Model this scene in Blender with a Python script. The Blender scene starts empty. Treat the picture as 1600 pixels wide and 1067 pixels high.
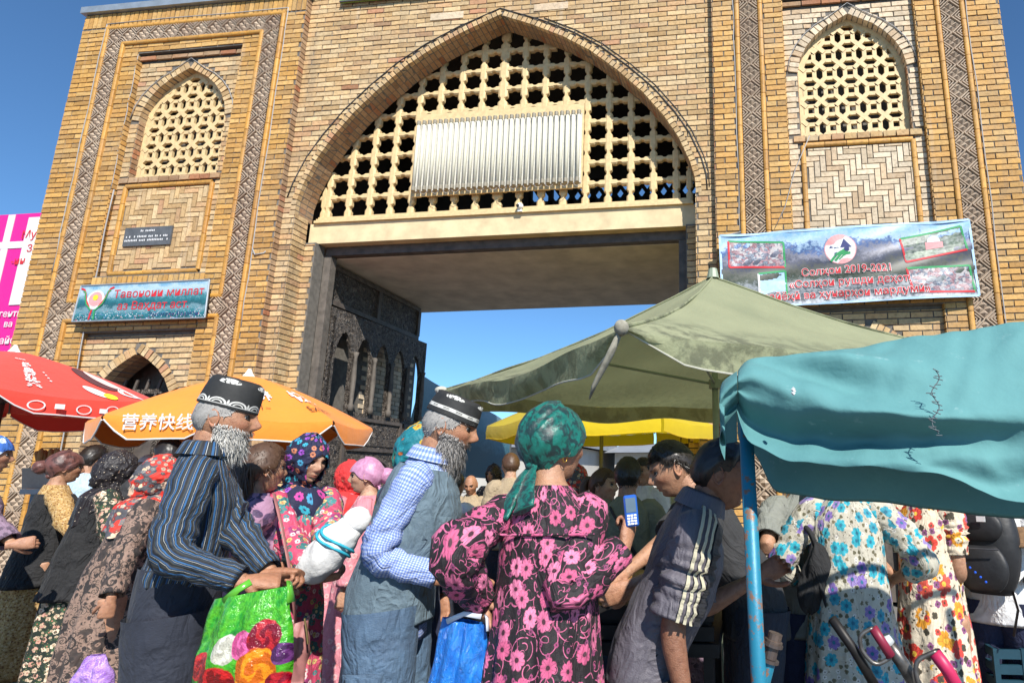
import bpy, bmesh, math, random
import numpy as np
from math import sin, cos, pi, sqrt, atan2, radians, exp
from mathutils import Vector, Matrix, Euler, noise as mnoise
random.seed(7); RNG = np.random.default_rng(7)
SC = bpy.context.scene; COL = SC.collection
# ---------------------------------------------------------------- camera
D = 7.3; F, PX, PY = 963.1, 1058.0, 533.0
YAW, PITCH, ROLL = radians(-6.08), radians(12.32), radians(-.38)
CAM = Vector((.447 * D, 0, 1.45))
def _axes():
    cy, sy, cp, sp, cr, sr = cos(YAW), sin(YAW), cos(PITCH), sin(PITCH), cos(ROLL), sin(ROLL)
    f = Vector((sy * cp, cy * cp, sp)); r = Vector((cy, -sy, 0)); u = r.cross(f)
    return cr * r + sr * u, -sr * r + cr * u, f
AX_R, AX_U, AX_F = _axes()
cd = bpy.data.cameras.new('camera'); cam = bpy.data.objects.new('camera', cd); COL.objects.link(cam)
cam.matrix_world = Matrix(((AX_R.x, AX_U.x, -AX_F.x, CAM.x), (AX_R.y, AX_U.y, -AX_F.y, CAM.y), (AX_R.z, AX_U.z, -AX_F.z, CAM.z), (0, 0, 0, 1)))
cd.sensor_width = 36; cd.lens = 36 * F / 1600; cd.shift_x = -(PX - 800) / 1600; cd.shift_y = 0.0
cd.clip_start = .05; cd.clip_end = 5000; SC.camera = cam
def pix(P):
    d = Vector(P) - CAM; z = d.dot(AX_F); return (PX + F * d.dot(AX_R) / z, PY - F * d.dot(AX_U) / z)
def ray(x, y): return AX_R * ((x - PX) / F) + AX_U * ((PY - y) / F) + AX_F
def at(x, y, Y): d = ray(x, y); return CAM + d * (Y / d.y)
def atz(x, y, Z): d = ray(x, y); return CAM + d * ((Z - CAM.z) / d.z)
# ---------------------------------------------------------------- light
SUN = Vector((.25, -.40, .42)).normalized()
w = bpy.data.worlds.new('World'); SC.world = w; w.use_nodes = True
wn = w.node_tree; bg = wn.nodes['Background']; sky = wn.nodes.new('ShaderNodeTexSky'); sky.sky_type = 'NISHITA'; sky.sun_disc = False
sky.sun_elevation = math.asin(SUN.z); sky.sun_rotation = atan2(SUN.x, SUN.y); sky.air_density = 1.; sky.dust_density = 0.; sky.ozone_density = 4.; sky.altitude = 2500
tint = wn.nodes.new('ShaderNodeMix'); tint.data_type = 'RGBA'; tint.blend_type = 'MULTIPLY'; tint.inputs[0].default_value = 1; tint.inputs[7].default_value = (.70, .95, 1.04, 1)
wn.links.new(sky.outputs[0], tint.inputs[6]); wn.links.new(tint.outputs[2], bg.inputs[0]); bg.inputs[1].default_value = .12
sl = bpy.data.lights.new('sun', 'SUN'); sl.energy = 5.0; sl.angle = radians(.53); sl.color = (1, .955, .88)
so = bpy.data.objects.new('sun', sl); COL.objects.link(so); so.rotation_euler = (-SUN).to_track_quat('-Z', 'Y').to_euler(); so.location = (4, -8, 14)
SC.view_settings.view_transform = 'Standard'; SC.view_settings.look = 'None'; SC.view_settings.exposure = .52; SC.view_settings.gamma = 1
# ---------------------------------------------------------------- node helper
class G:
    def __init__(s, name):
        s.m_ = bpy.data.materials.new(name); s.m_.use_nodes = True; s.nt = s.m_.node_tree
        s.bsdf = s.nt.nodes['Principled BSDF']; s._uv = s._ob = None
    def n(s, t, **kw):
        x = s.nt.nodes.new('ShaderNode' + t)
        for k, v in kw.items(): setattr(x, k, v)
        return x
    def put(s, sock, v):
        if hasattr(v, 'is_output'): s.nt.links.new(v, sock)
        elif v is not None:
            if isinstance(v, (tuple, list)) and len(v) == 3 and sock.type == 'RGBA': v = (*v, 1)
            sock.default_value = v
    def m(s, op, a, b=None, c=None, clamp=False):
        x = s.n('Math', operation=op, use_clamp=clamp)
        for i, v in enumerate((a, b, c)):
            if v is not None: s.put(x.inputs[i], v)
        return x.outputs[0]
    def vm(s, op, a, b=None):
        x = s.n('VectorMath', operation=op); s.put(x.inputs[0], a)
        if b is not None:
            if op == 'SCALE': s.put(x.inputs['Scale'], b)
            else: s.put(x.inputs[1], b)
        return x.outputs['Value'] if op in ('LENGTH', 'DISTANCE', 'DOT_PRODUCT') else x.outputs[0]
    def sep(s, v):
        x = s.n('SeparateXYZ'); s.put(x.inputs[0], v); return x.outputs
    def comb(s, a=0., b=0., c=0.):
        x = s.n('CombineXYZ')
        for i, v in enumerate((a, b, c)): s.put(x.inputs[i], v)
        return x.outputs[0]
    def uv(s):
        if s._uv is None: s._uv = s.n('UVMap').outputs[0]
        return s._uv
    def ob(s):
        if s._ob is None: s._ob = s.n('TexCoord').outputs['Object']
        return s._ob
    def attr(s, name, out='Fac'): x = s.n('Attribute', attribute_name=name); return x.outputs[out]
    def rnd(s): return s.n('ObjectInfo').outputs['Random']
    def noise(s, v, scale, detail=3, rough=.55, dist=0., out='Fac'):
        x = s.n('TexNoise'); s.put(x.inputs['Vector'], v); s.put(x.inputs['Scale'], scale)
        x.inputs['Detail'].default_value = detail; x.inputs['Roughness'].default_value = rough; x.inputs['Distortion'].default_value = dist
        return x.outputs[out]
    def vor(s, v, scale, out='Distance', feature='F1', dims='3D', rand=1.):
        x = s.n('TexVoronoi', feature=feature, voronoi_dimensions=dims); s.put(x.inputs['Vector'], v); s.put(x.inputs['Scale'], scale)
        x.inputs['Randomness'].default_value = rand
        return [x.outputs[o] for o in out] if isinstance(out, (list, tuple)) else x.outputs[out]
    def ramp(s, f, stops, interp='LINEAR'):
        x = s.n('ValToRGB'); r = x.color_ramp; r.interpolation = interp
        while len(r.elements) < len(stops): r.elements.new(.5)
        for e, (p, c) in zip(r.elements, stops): e.position = p; e.color = (*c, 1) if len(c) == 3 else c
        s.put(x.inputs[0], f); return x.outputs[0]
    def mix(s, f, a, b, blend='MIX'):
        x = s.n('Mix', data_type='RGBA', blend_type=blend); s.put(x.inputs[0], f); s.put(x.inputs[6], a); s.put(x.inputs[7], b); return x.outputs[2]
    def step(s, v, lo, hi):
        x = s.n('MapRange', interpolation_type='SMOOTHSTEP'); s.put(x.inputs[0], v); s.put(x.inputs[1], lo); s.put(x.inputs[2], hi); return x.outputs[0]
    def bump(s, h, strength=.4, dist=.01, nrm=None):
        x = s.n('Bump'); s.put(x.inputs['Height'], h); x.inputs['Strength'].default_value = strength; x.inputs['Distance'].default_value = dist
        if nrm is not None: s.put(x.inputs['Normal'], nrm)
        return x.outputs[0]
    def out(s, col, rough=.8, metal=0., nrm=None, **kw):
        b = s.bsdf; s.put(b.inputs['Base Color'], col); s.put(b.inputs['Roughness'], rough); s.put(b.inputs['Metallic'], metal)
        if nrm is not None: s.put(b.inputs['Normal'], nrm)
        for k, v in kw.items(): s.put(b.inputs[k.replace('_', ' ')], v)
        return s.m_
def thin(m, col, fac=.35):
    """thin cloth: let some light through"""
    nt = m.node_tree; t = nt.nodes.new('ShaderNodeBsdfTranslucent'); t.inputs[0].default_value = (*col, 1); x = nt.nodes.new('ShaderNodeMixShader'); x.inputs[0].default_value = fac; out = nt.nodes['Material Output']
    nt.links.new(nt.nodes['Principled BSDF'].outputs[0], x.inputs[1]); nt.links.new(t.outputs[0], x.inputs[2]); nt.links.new(x.outputs[0], out.inputs[0]); return m
def flat(name, col, rough=.7, metal=0., var=.12, scale=30, bump=.0, **kw):
    g = G(name); nz = g.noise(g.ob(), scale, 4)
    c = g.mix(1., col, g.ramp(nz, [(.3, (1 - var,) * 3), (.7, (1 + var * .4,) * 3)]), 'MULTIPLY')
    return g.out(c, rough, metal, g.bump(nz, bump, .01) if bump else None, **kw)
# ---------------------------------------------------------------- mesh helper
class MB:
    def __init__(s): s.v = []; s.f = []; s.uv = {}; s.a = []; s.mi = []
    def add(s, verts, faces, uvs=None, rnd=0., mi=0):
        o = len(s.v); s.v += [tuple(p) for p in verts]; s.a += [rnd] * len(verts)
        for k, f in enumerate(faces):
            if uvs is not None: s.uv[len(s.f)] = uvs[k]
            s.f.append(tuple(i + o for i in f)); s.mi.append(mi)
        return s
    def obox(s, c, ax, ay, az, rnd=0., back=True, jit=0., mi=0):
        c, ax, ay, az = Vector(c), Vector(ax), Vector(ay), Vector(az); vs = []
        for sz in (-1, 1):
            for sy in (-1, 1):
                for sx in (-1, 1):
                    p = c + ax * sx + ay * sy + az * sz
                    if jit: p = p + Vector((random.uniform(-jit, jit), random.uniform(-jit, jit), random.uniform(-jit, jit)))
                    vs.append(p)
        fs = [(0, 4, 5, 1), (2, 3, 7, 6), (0, 2, 6, 4), (1, 5, 7, 3), (0, 1, 3, 2), (4, 6, 7, 5)]
        if not back: fs.pop(1)
        return s.add(vs, fs, None, rnd, mi)
    def box(s, x0, x1, y0, y1, z0, z1, rnd=0., back=True, jit=0., mi=0):
        return s.obox(((x0 + x1) / 2, (y0 + y1) / 2, (z0 + z1) / 2), ((x1 - x0) / 2, 0, 0), (0, (y1 - y0) / 2, 0), (0, 0, (z1 - z0) / 2), rnd, back, jit, mi)
    def loft(s, rings, cap=(True, True), closed=True, mi=0, uvs=True, v0=0., u0=0., rnd=0.):
        rings = [np.asarray(r, float) for r in rings]; n = len(rings[0]); vs = np.concatenate(rings); fs = []; uv = []
        m = n if closed else n - 1
        vv = [v0]
        for a, b in zip(rings[:-1], rings[1:]): vv.append(vv[-1] + float(np.linalg.norm(b - a, axis=1).mean()))
        ref = rings[len(rings) // 2]; per = np.linalg.norm(np.roll(ref, -1, 0) - ref, axis=1); uu = np.concatenate([[0], np.cumsum(per)]) + u0
        for i in range(len(rings) - 1):
            for j in range(m):
                k = (j + 1) % n
                fs.append((i * n + j, i * n + k, (i + 1) * n + k, (i + 1) * n + j))
                uv.append(((uu[j], vv[i]), (uu[j + 1], vv[i]), (uu[j + 1], vv[i + 1]), (uu[j], vv[i + 1])))
        if closed and cap[0]: fs.append(tuple(range(n))[::-1]); uv.append(tuple((uu[j], vv[0]) for j in range(n))[::-1])
        if closed and cap[1]: b = (len(rings) - 1) * n; fs.append(tuple(range(b, b + n))); uv.append(tuple((uu[j], vv[-1]) for j in range(n)))
        return s.add(vs, fs, uv if uvs else None, rnd, mi)
    def tube(s, pts, rad, n=10, cap=(True, True), flat=None, mi=0, up=None, rnd=0.):
        return s.loft(tube_rings(pts, rad, n, flat, up), cap, mi=mi, rnd=rnd)
    def sphere(s, c, r, nu=16, nv=10, mi=0):
        r = (r,) * 3 if not hasattr(r, '__len__') else r; rings = []
        for i in range(nv + 1):
            t = pi * min(max(i / nv, .02), .98); rings.append([(c[0] + r[0] * sin(t) * cos(2 * pi * j / nu), c[1] + r[1] * sin(t) * sin(2 * pi * j / nu), c[2] - r[2] * cos(t)) for j in range(nu)])
        return s.loft(rings, mi=mi)
    def grid(s, P, uv=None, mi=0):
        P = np.asarray(P, float); a, b = P.shape[:2]; fs = []; us = []
        for i in range(a - 1):
            for j in range(b - 1):
                fs.append((i * b + j, i * b + j + 1, (i + 1) * b + j + 1, (i + 1) * b + j))
                if uv is not None: us.append((uv[i][j], uv[i][j + 1], uv[i + 1][j + 1], uv[i + 1][j]))
        return s.add(P.reshape(-1, 3), fs, us if uv is not None else None, 0., mi)
    def mesh(s, name, smooth=False):
        me = bpy.data.meshes.new(name); me.from_pydata(s.v, [], s.f)
        if s.uv:
            l = me.uv_layers.new(name='UVMap'); buf = np.zeros((len(me.loops), 2), np.float32)
            for p in me.polygons:
                u = s.uv.get(p.index)
                if u is not None: buf[p.loop_start:p.loop_start + p.loop_total] = u
            l.data.foreach_set('uv', buf.ravel())
        if any(s.a):
            at_ = me.attributes.new('rnd', 'FLOAT', 'POINT'); at_.data.foreach_set('value', np.array(s.a, np.float32))
        if any(s.mi): me.polygons.foreach_set('material_index', np.array(s.mi, np.int32))
        if smooth: me.polygons.foreach_set('use_smooth', np.ones(len(me.polygons), bool))
        me.update(); return me
    def build(s, name, mat, parent=None, smooth=False):
        return obj(name, s.mesh(name, smooth), mat, parent)
def tube_rings(pts, rad, n=10, flat=None, up=None):
    pts = [Vector(p) for p in pts]; m = len(pts); rings = []
    rad = [rad] * m if not hasattr(rad, '__len__') else list(rad); prev = None
    for i, p in enumerate(pts):
        t = (pts[min(i + 1, m - 1)] - pts[max(i - 1, 0)])
        t = t.normalized() if t.length > 1e-9 else Vector((0, 0, 1))
        if prev is None:
            a = Vector(up) if up is not None else (Vector((0, 0, 1)) if abs(t.z) < .85 else Vector((0, 1, 0)))
            x = (a - t * a.dot(t)).normalized()
        else: x = (prev - t * prev.dot(t)).normalized()
        prev = x; y = t.cross(x); rx, ry = (rad[i] if hasattr(rad[i], '__len__') else (rad[i], rad[i] * (flat or 1)))
        rings.append(np.array([p + x * (rx * cos(2 * pi * k / n)) + y * (ry * sin(2 * pi * k / n)) for k in range(n)]))
    return rings
def obj(name, me, mat=None, parent=None):
    o = bpy.data.objects.new(name, me); COL.objects.link(o)
    if mat is not None and me is not None:
        for x in (mat if isinstance(mat, (list, tuple)) else [mat]): me.materials.append(x)
    if parent is not None: put_under(o, parent)
    return o
def put_under(o, parent):
    o.parent = parent; o.matrix_parent_inverse = Matrix.Translation(-parent.location) if parent.parent is None else Matrix()
def empty(name, loc):
    o = bpy.data.objects.new(name, None); COL.objects.link(o); o.location = loc; o.empty_display_size = .2; return o
def tag(o, label, cat=None, group=None, kind=None):
    if label: o['label'] = label
    if cat: o['category'] = cat
    if group: o['group'] = group
    if kind: o['kind'] = kind
    return o
def centre_origin(o, base=True):
    """move a top-level mesh's origin to its base so the vertices are local"""
    me = o.data; co = np.empty(len(me.vertices) * 3, np.float32); me.vertices.foreach_get('co', co); co = co.reshape(-1, 3)
    c = (co.min(0) + co.max(0)) / 2; c[2] = co[:, 2].min() if base else c[2]
    co -= c; me.vertices.foreach_set('co', co.ravel()); me.update(); o.location = Vector([float(t) for t in c]); return o
TMP = bpy.data.scenes.new('workshop')     # scratch scene for lettering and skinning, removed at the end
def text_mesh(s, size=1., align='LEFT', spacing=1., bold=0.):
    """flat lettering as verts (x,y) and faces, baseline at 0"""
    c = bpy.data.curves.new('t', 'FONT'); c.body = s; c.size = size; c.align_x = align; c.space_character = spacing; c.offset = bold; c.resolution_u = 3; c.fill_mode = 'FRONT'
    o = bpy.data.objects.new('t', c); TMP.collection.objects.link(o); TMP.view_layers[0].update(); dg = TMP.view_layers[0].depsgraph
    me = bpy.data.meshes.new_from_object(o.evaluated_get(dg)); vs = [tuple(v.co) for v in me.vertices]; me.calc_loop_triangles(); fs = [tuple(p.vertices) for p in me.loop_triangles]
    bpy.data.objects.remove(o); bpy.data.curves.remove(c); bpy.data.meshes.remove(me); return vs, fs
def text_on(name, s, size, mat, parent, fn, align='LEFT', spacing=1., bold=0., cut=0):
    """lettering carried by fn(x,y)->world point; cut subdivides so that it can follow a curved cloth"""
    vs, fs = text_mesh(s, size, align, spacing, bold)
    if not vs: return None
    if cut:
        bm = bmesh.new(); bv = [bm.verts.new(v) for v in vs]
        for f in fs:
            try: bm.faces.new([bv[i] for i in f])
            except ValueError: pass
        bmesh.ops.triangulate(bm, faces=bm.faces[:])
        for _ in range(3):
            es = [e for e in bm.edges if e.calc_length() > cut]
            if not es: break
            bmesh.ops.subdivide_edges(bm, edges=es, cuts=1); bmesh.ops.triangulate(bm, faces=bm.faces[:])
        bm.verts.index_update(); vs = [tuple(v.co) for v in bm.verts]; fs = [tuple(v.index for v in f.verts) for f in bm.faces]; bm.free()
    wv = [Vector(fn(v[0], v[1])) for v in vs]; toward = (CAM - wv[0]).normalized(); mb = MB(); k = 0
    for f in fs:                      # strokes of one letter overlap: lift each face a hair so that no two share a plane
        for q in range(1, len(f) - 1): sh_ = toward * (.00013 * (k * 7 % 23)); mb.add([wv[f[0]] + sh_, wv[f[q]] + sh_, wv[f[q + 1]] + sh_], [(0, 1, 2)]); k += 1
    o = mb.build(name, mat, parent)
    o['kind'] = 'stuff'
    return o
# ================================================================ ground
g = G('worn asphalt'); p = g.n('NewGeometry').outputs['Position']; n1 = g.noise(p, .8, 5, .6); n2 = g.noise(p, 90, 4)
gr_m = g.out(g.mix(1., g.ramp(n1, [(.3, (.115, .108, .10)), (.55, (.19, .18, .165)), (.75, (.27, .255, .235))]), g.ramp(n2, [(.3, (.7,) * 3), (.7, (1.2,) * 3)]), 'MULTIPLY'), .92, 0, g.bump(n2, .5, .008))
gm = MB(); R = 900
xs = [-R, -60, -20, -10, -5, 0, 5, 10, 20, 60, R]; ys = [-R, -40, -10, -2, 2, 6, 10, 16, 30, 80, R]
gm.grid([[(x, y, 0) for x in xs] for y in ys]); gro = gm.build('ground', gr_m); gro['kind'] = 'structure'
# ================================================================ gatehouse
def brick_mat(name, stops, bumpk=.5, rough=.9, dirt=.35):
    g = G(name); r = g.m('FRACT', g.m('ADD', g.attr('rnd'), g.m('MULTIPLY', g.rnd(), 7.31))); P = g.n('NewGeometry').outputs['Position']; s_ = g.sep(P)
    c = g.ramp(r, stops); n1 = g.noise(P, 22, 5, .65); n2 = g.noise(P, 1.7, 4, .6); n3 = g.noise(g.comb(g.m('MULTIPLY', s_[0], 5.), s_[1], g.m('MULTIPLY', s_[2], .55)), 1., 4, .6)
    c = g.mix(1., c, g.ramp(g.m('FRACT', g.m('MULTIPLY', r, 13.7)), [(0, (.80, .80, .80)), (.5, (1, 1, 1)), (1, (1.13, 1.12, 1.1))]), 'MULTIPLY')
    c = g.mix(1., c, g.ramp(n1, [(.25, (.60, .58, .56)), (.5, (1, 1, 1)), (.8, (1.16, 1.14, 1.12))]), 'MULTIPLY')
    c = g.mix(g.m('MULTIPLY', g.step(n2, .46, .72), dirt), c, (.34, .27, .19)); c = g.mix(g.m('MULTIPLY', g.step(n3, .56, .74), dirt * .9), c, (.19, .155, .115)); c = g.mix(g.m('MULTIPLY', g.step(n3, .40, .28), dirt * .55), c, (.60, .55, .47))
    return g.out(c, rough, 0, g.bump(n1, bumpk, .016))
M = {}
M['buff'] = brick_mat('buff brick', [(0, (.44, .28, .125)), (.3, (.53, .365, .18)), (.55, (.58, .43, .24)), (.8, (.51, .335, .16)), (.96, (.50, .31, .16)), (1, (.44, .22, .12))])
M['pale'] = brick_mat('pale brick', [(0, (.56, .43, .28)), (.4, (.66, .55, .40)), (.75, (.62, .49, .34)), (1, (.54, .38, .23))])
M['ochre'] = brick_mat('ochre brick', [(0, (.43, .225, .055)), (.35, (.51, .285, .075)), (.6, (.56, .345, .12)), (.85, (.47, .25, .065)), (1, (.38, .225, .08))], .4, .75, .3)
M['dusk'] = brick_mat('dark brick', [(0, (.30, .17, .085)), (.4, (.38, .25, .14)), (.8, (.34, .20, .10)), (1, (.34, .13, .06))])  # darker brick; soffits and shaded reveals have their shade put into this colour
M['mortar'] = flat('mortar', (.155, .14, .12), .95, var=.35, scale=14, bump=.6)
M['ochre_glaze'] = brick_mat('ochre bullnose', [(0, (.48, .235, .04)), (.5, (.55, .29, .06)), (1, (.43, .205, .04))], .25, .6, .2)
g = G('carved terracotta'); n1 = g.noise(g.ob(), 60, 4); r = g.rnd()
M['terra'] = g.out(g.mix(g.m('MULTIPLY', n1, .7), g.ramp(r, [(0, (.32, .25, .18)), (.25, (.46, .37, .27)), (.5, (.38, .295, .215)), (.75, (.50, .405, .30)), (1, (.35, .26, .185))]), (.30, .21, .15)), .9, 0, g.bump(n1, .4, .006))
M['cream'] = flat('cream painted wood', (.66, .49, .25), .62, var=.18, scale=18, bump=.15)
M['cream_plaster'] = flat('cream plaster', (.68, .54, .32), .85, var=.22, scale=5, bump=.2)
M['whitewash'] = flat('ceiling plaster', (.62, .56, .46), .9, var=.25, scale=3, bump=.2)
M['dark'] = flat('unlit interior dark', (.035, .03, .026), .95)  # near-black: the darkness of the unlit interiors is put into the colour
g = G('carved door wood'); v = g.vor(g.ob(), 15); nz = g.noise(g.ob(), 9, 3, .5, 1.2)
hh = g.m('ADD', g.m('MULTIPLY', g.m('SINE', g.m('MULTIPLY', nz, 46.)), .5), g.m('ADD', v, .15))
M['doorcarve'] = g.out(g.ramp(hh, [(0, (.028, .021, .016)), (.5, (.085, .066, .052)), (1, (.17, .14, .112))]), .6, 0, g.bump(hh, 1., .03))
M['doorwood'] = flat('old door timber', (.10, .080, .065), .6, var=.45, scale=9, bump=.3)
M['greywood'] = flat('weathered timber', (.13, .11, .09), .75, var=.4, scale=12, bump=.3)
M['steel'] = flat('galvanised coping', (.42, .46, .48), .45, .6, var=.2, scale=6)
M['conduit'] = flat('grey cable sheath', (.33, .32, .31), .6)
M['black_cable'] = flat('black cable', (.03, .03, .032), .6)
TW, CW, RC = 7.24, 7.34, 7.32           # tower front, central wall, tower recess (Y of the mortar planes)
P_, BL, JT = .0775, .262, .0155          # course, stretcher pitch, joint
gate = empty('brick_gatehouse', (0, 7.3, 0))
tag(gate, 'ochre and buff brick bazaar gatehouse with large pointed arch and two flanking towers', 'gatehouse')
AC = -.04
ARC = [(2.78, 5.0), (2.77, 5.22), (2.71, 5.45), (2.56, 5.82), (2.36, 6.15), (2.08, 6.52), (1.74, 6.87), (1.34, 7.225), (.94, 7.49), (.48, 7.725), (0, 7.93)]
SB = 7.68
def arc_w(z, prof, grow=0.):
    """half width of the arch opening at height z"""
    top = prof[-1][1] + grow * 1.05
    if z >= top: return 0.
    if z <= prof[0][1]: return prof[0][0] + .003
    pr = [(x + grow * .92, zz + grow * (.25 + .8 * k / (len(prof) - 1))) for k, (x, zz) in enumerate(prof)]; pr[-1] = (0, top)
    for (xa, za), (xb, zb) in zip(pr[:-1], pr[1:]):
        if za <= z <= zb: return xa + (xb - xa) * (z - za) / max(zb - za, 1e-6)
    return prof[0][0] + grow
BR = []      # every wall brick: (owner part, material key, x0,x1,z0,z1,yfront)
def lay(owner, mat, x0, x1, z0, z1, Y, allowed=None, pitch=P_, proud=.009, start=0, bl=BL):
    k = 0; z = z0
    while z < z1 - .02:
        zt = min(z + pitch, z1); zm = (z + zt) / 2; ivs = [(x0, x1)] if allowed is None else allowed(zm)
        off = (.5 * bl if (k + start) % 2 else 0.) + random.uniform(-.012, .012)
        for a, b in ivs:
            a, b = max(a, x0), min(b, x1)
            if b - a < .035: continue
            i = math.floor((a - x0 - off) / bl); x = x0 + off + i * bl
            while x < b - .012:
                xa, xb = max(x, a), min(x + bl, b)
                if xb - xa > .03:
                    m = mat if random.random() > .04 else ('dusk' if mat == 'buff' and random.random() < .35 else mat)
                    BR.append((owner, m, xa + (JT / 2 if xa > a + 1e-6 else .002), xb - (JT / 2 if xb < b - 1e-6 else .002), z + JT / 2, zt - JT / 2, Y - proud - random.uniform(0, .007)))
                x += bl
        z += pitch; k += 1
def soldiers(owner, mat, x0, x1, z0, z1, Y, w=.077):
    n = max(1, round((x1 - x0) / w)); w = (x1 - x0) / n
    for i in range(n): BR.append((owner, mat, x0 + i * w + JT / 2, x0 + (i + 1) * w - JT / 2, z0 + JT / 2, z1 - JT / 2, Y - .009 - random.uniform(0, .004)))
# ---- central wall
wall = MB()
prof = [(AC - x, z) for x, z in ARC] + [(AC + x, z) for x, z in ARC[::-1][1:]]; TOP = 8.75
for (xa, za), (xb, zb) in zip(prof[:-1], prof[1:]):
    wall.add([(xa, CW, za), (xb, CW, zb), (xb, CW, TOP), (xa, CW, TOP)], [(0, 1, 2, 3)])
    wall.add([(xa, CW, za), (xa, SB, za), (xb, SB, zb), (xb, CW, zb)], [(0, 1, 2, 3)])
    wall.add([(xa, SB, za), (xb, SB, zb), (xb, SB, TOP), (xa, SB, TOP)], [(3, 2, 1, 0)])
for s in (-1, 1):
    xj = AC + s * 2.78; xo = s * 3.02
    wall.add([(xo, CW, 0), (xj, CW, 0), (xj, CW, TOP), (xo, CW, TOP)], [(0, 1, 2, 3) if s < 0 else (3, 2, 1, 0)])
    wall.add([(xj, CW, 0), (xj, 7.6, 0), (xj, 7.6, 5), (xj, CW, 5)], [(0, 1, 2, 3)])
    xi = AC + s * 2.62
    wall.add([(xj, 7.605, 0), (xi, 7.605, 0), (xi, 7.605, 4.7), (xj, 7.605, 4.7)], [(0, 1, 2, 3)]); wall.add([(xi, 7.605, 0), (xi, 7.8, 0), (xi, 7.8, 4.7), (xi, 7.605, 4.7)], [(0, 1, 2, 3)])
central = wall.build('central_wall', M['mortar'], gate)
def cw_allowed(z):
    h = arc_w(z, ARC, .075)
    return [(-3.0, 3.0)] if h <= 0 else [(-3.0, AC - h), (AC + h, 3.0)]
lay(central, 'buff', -3.0, 3.0, 0, TOP, CW, lambda z: [iv for iv in cw_allowed(z)])
for s in (-1, 1): lay(central, 'buff', min(AC + s * 2.78, AC + s * 2.63), max(AC + s * 2.78, AC + s * 2.63), 0, 4.68, 7.605)
# jamb and soffit bricks: each a small block lying in the reveal
def along(prof, step):
    pts = [Vector((x, 0, z)) for x, z in prof]; out = []; d = 0.; need = step / 2
    for a, b in zip(pts[:-1], pts[1:]):
        L = (b - a).length
        while need <= d + L: t = (need - d) / L; out.append((a.lerp(b, t), (b - a).normalized())); need += step
        d += L
    return out
def arch_ring(prof_pts, part, y_front, rows, h, mat, mat_in, step=.0765, thick=.063):
    """radial bricks round an arch: rows = list of (y0,y1)"""
    out = []
    for i, (p, t) in enumerate(along(prof_pts, step)):
        n = Vector((-t.z, 0, t.x))
        if n.z < -.2: n = -n
        for k, (y0, y1) in enumerate(rows):
            sh = (.06 if i % 2 else 0.) if k else 0.
            mb = MB(); c = p + n * (h / 2); c.y = (y0 + y1) / 2
            out.append((mat if k == 0 else mat_in, c, t * (thick / 2), Vector((0, (y1 - y0) / 2, 0)), n * (h / 2)))
    return out
SPEC = []    # free blocks (owner, name, mat, centre, half axes)
full = [(AC - x, z) for x, z in ARC] + [(AC + x, z) for x, z in ARC[::-1][1:]]
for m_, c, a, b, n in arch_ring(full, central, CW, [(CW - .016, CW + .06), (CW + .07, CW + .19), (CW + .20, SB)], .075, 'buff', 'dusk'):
    SPEC.append((central, 'arch_brick', m_, c - n * .03, a, b, n))
for s in (-1, 1):
    k = 0; z = 0.
    while z < 4.98:
        cuts = [(CW - .0, CW + .13), (CW + .14, CW + .255)] if k % 2 else [(CW - .0, CW + .06), (CW + .07, CW + .2), (CW + .21, CW + .255)]
        for y0, y1 in cuts:
            SPEC.append((central, 'jamb_brick', 'buff', Vector((AC + s * 2.776, (y0 + y1) / 2, z + P_ / 2)), Vector((.006, 0, 0)), Vector((0, (y1 - y0) / 2, 0)), Vector((0, 0, P_ / 2 - JT / 2))))
        z += P_; k += 1
# ---- towers
WIN = [(.70, 6.62), (.66, 6.82), (.575, 7.0), (.45, 7.16), (.30, 7.29), (.14, 7.38), (0, 7.46)]
NICHE = [(.62, 2.35), (.575, 2.55), (.47, 2.74), (.33, 2.9), (.17, 3.02), (0, 3.12)]
def tile_mesh():
    w = .118; mb = MB()
    mb.add([(-w, 0, -w), (w, 0, -w), (w, 0, w), (-w, 0, w)], [(0, 1, 2, 3)])
    rx, rz = .112, .100
    for cx, cz in ((0, rz / 2), (0, -rz / 2), (-rx / 2, 0), (rx / 2, 0)):
        a, b = rx / 2 * .94, rz / 2 * .94
        mb.add([(cx - a, -.004, cz), (cx, -.004, cz - b), (cx + a, -.004, cz), (cx, -.004, cz + b), (cx, -.046, cz)], [(0, 1, 4), (1, 2, 4), (2, 3, 4), (3, 0, 4)])
    for sx in (-1, 1):
        for sz in (-1, 1):
            for q, hh in ((.0, .030), (.42, .034), (.80, .030)):
                p0 = Vector((sx * .117, 0, sz * (.012 + .1 * q))); p1 = Vector((sx * (.010 + .105 * q), 0, sz * .117))
                d = (p1 - p0); L = d.length / 2; d.normalize(); n = Vector((d.z, 0, -d.x))
                mb.obox((p0 + p1) / 2 - Vector((0, hh / 2, 0)), d * L, (0, hh / 2, 0), n * .006)
    return mb.mesh('terracotta_tile')
TILE = tile_mesh(); TILE.materials.append(M['terra'])
def bull_mesh(L, r=.033):
    mb = MB(); mb.loft([[(r * cos(t), -.018 - r * .7 * sin(t) if 0 < k < 6 else 0, z) for k, t in enumerate(np.linspace(pi, 0, 7))] for z in (-L / 2 + .004, L / 2 - .004)], closed=True)
    me = mb.mesh('bullnose_brick'); me.materials.append(M['ochre_glaze']); return me
BULL = bull_mesh(.265)
def inst(name, me, loc, parent, rot=None, scale=None):
    o = bpy.data.objects.new(name, me); COL.objects.link(o); o.location = loc
    if rot: o.rotation_euler = rot
    if scale: o.scale = scale
    put_under(o, parent); return o
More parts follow.
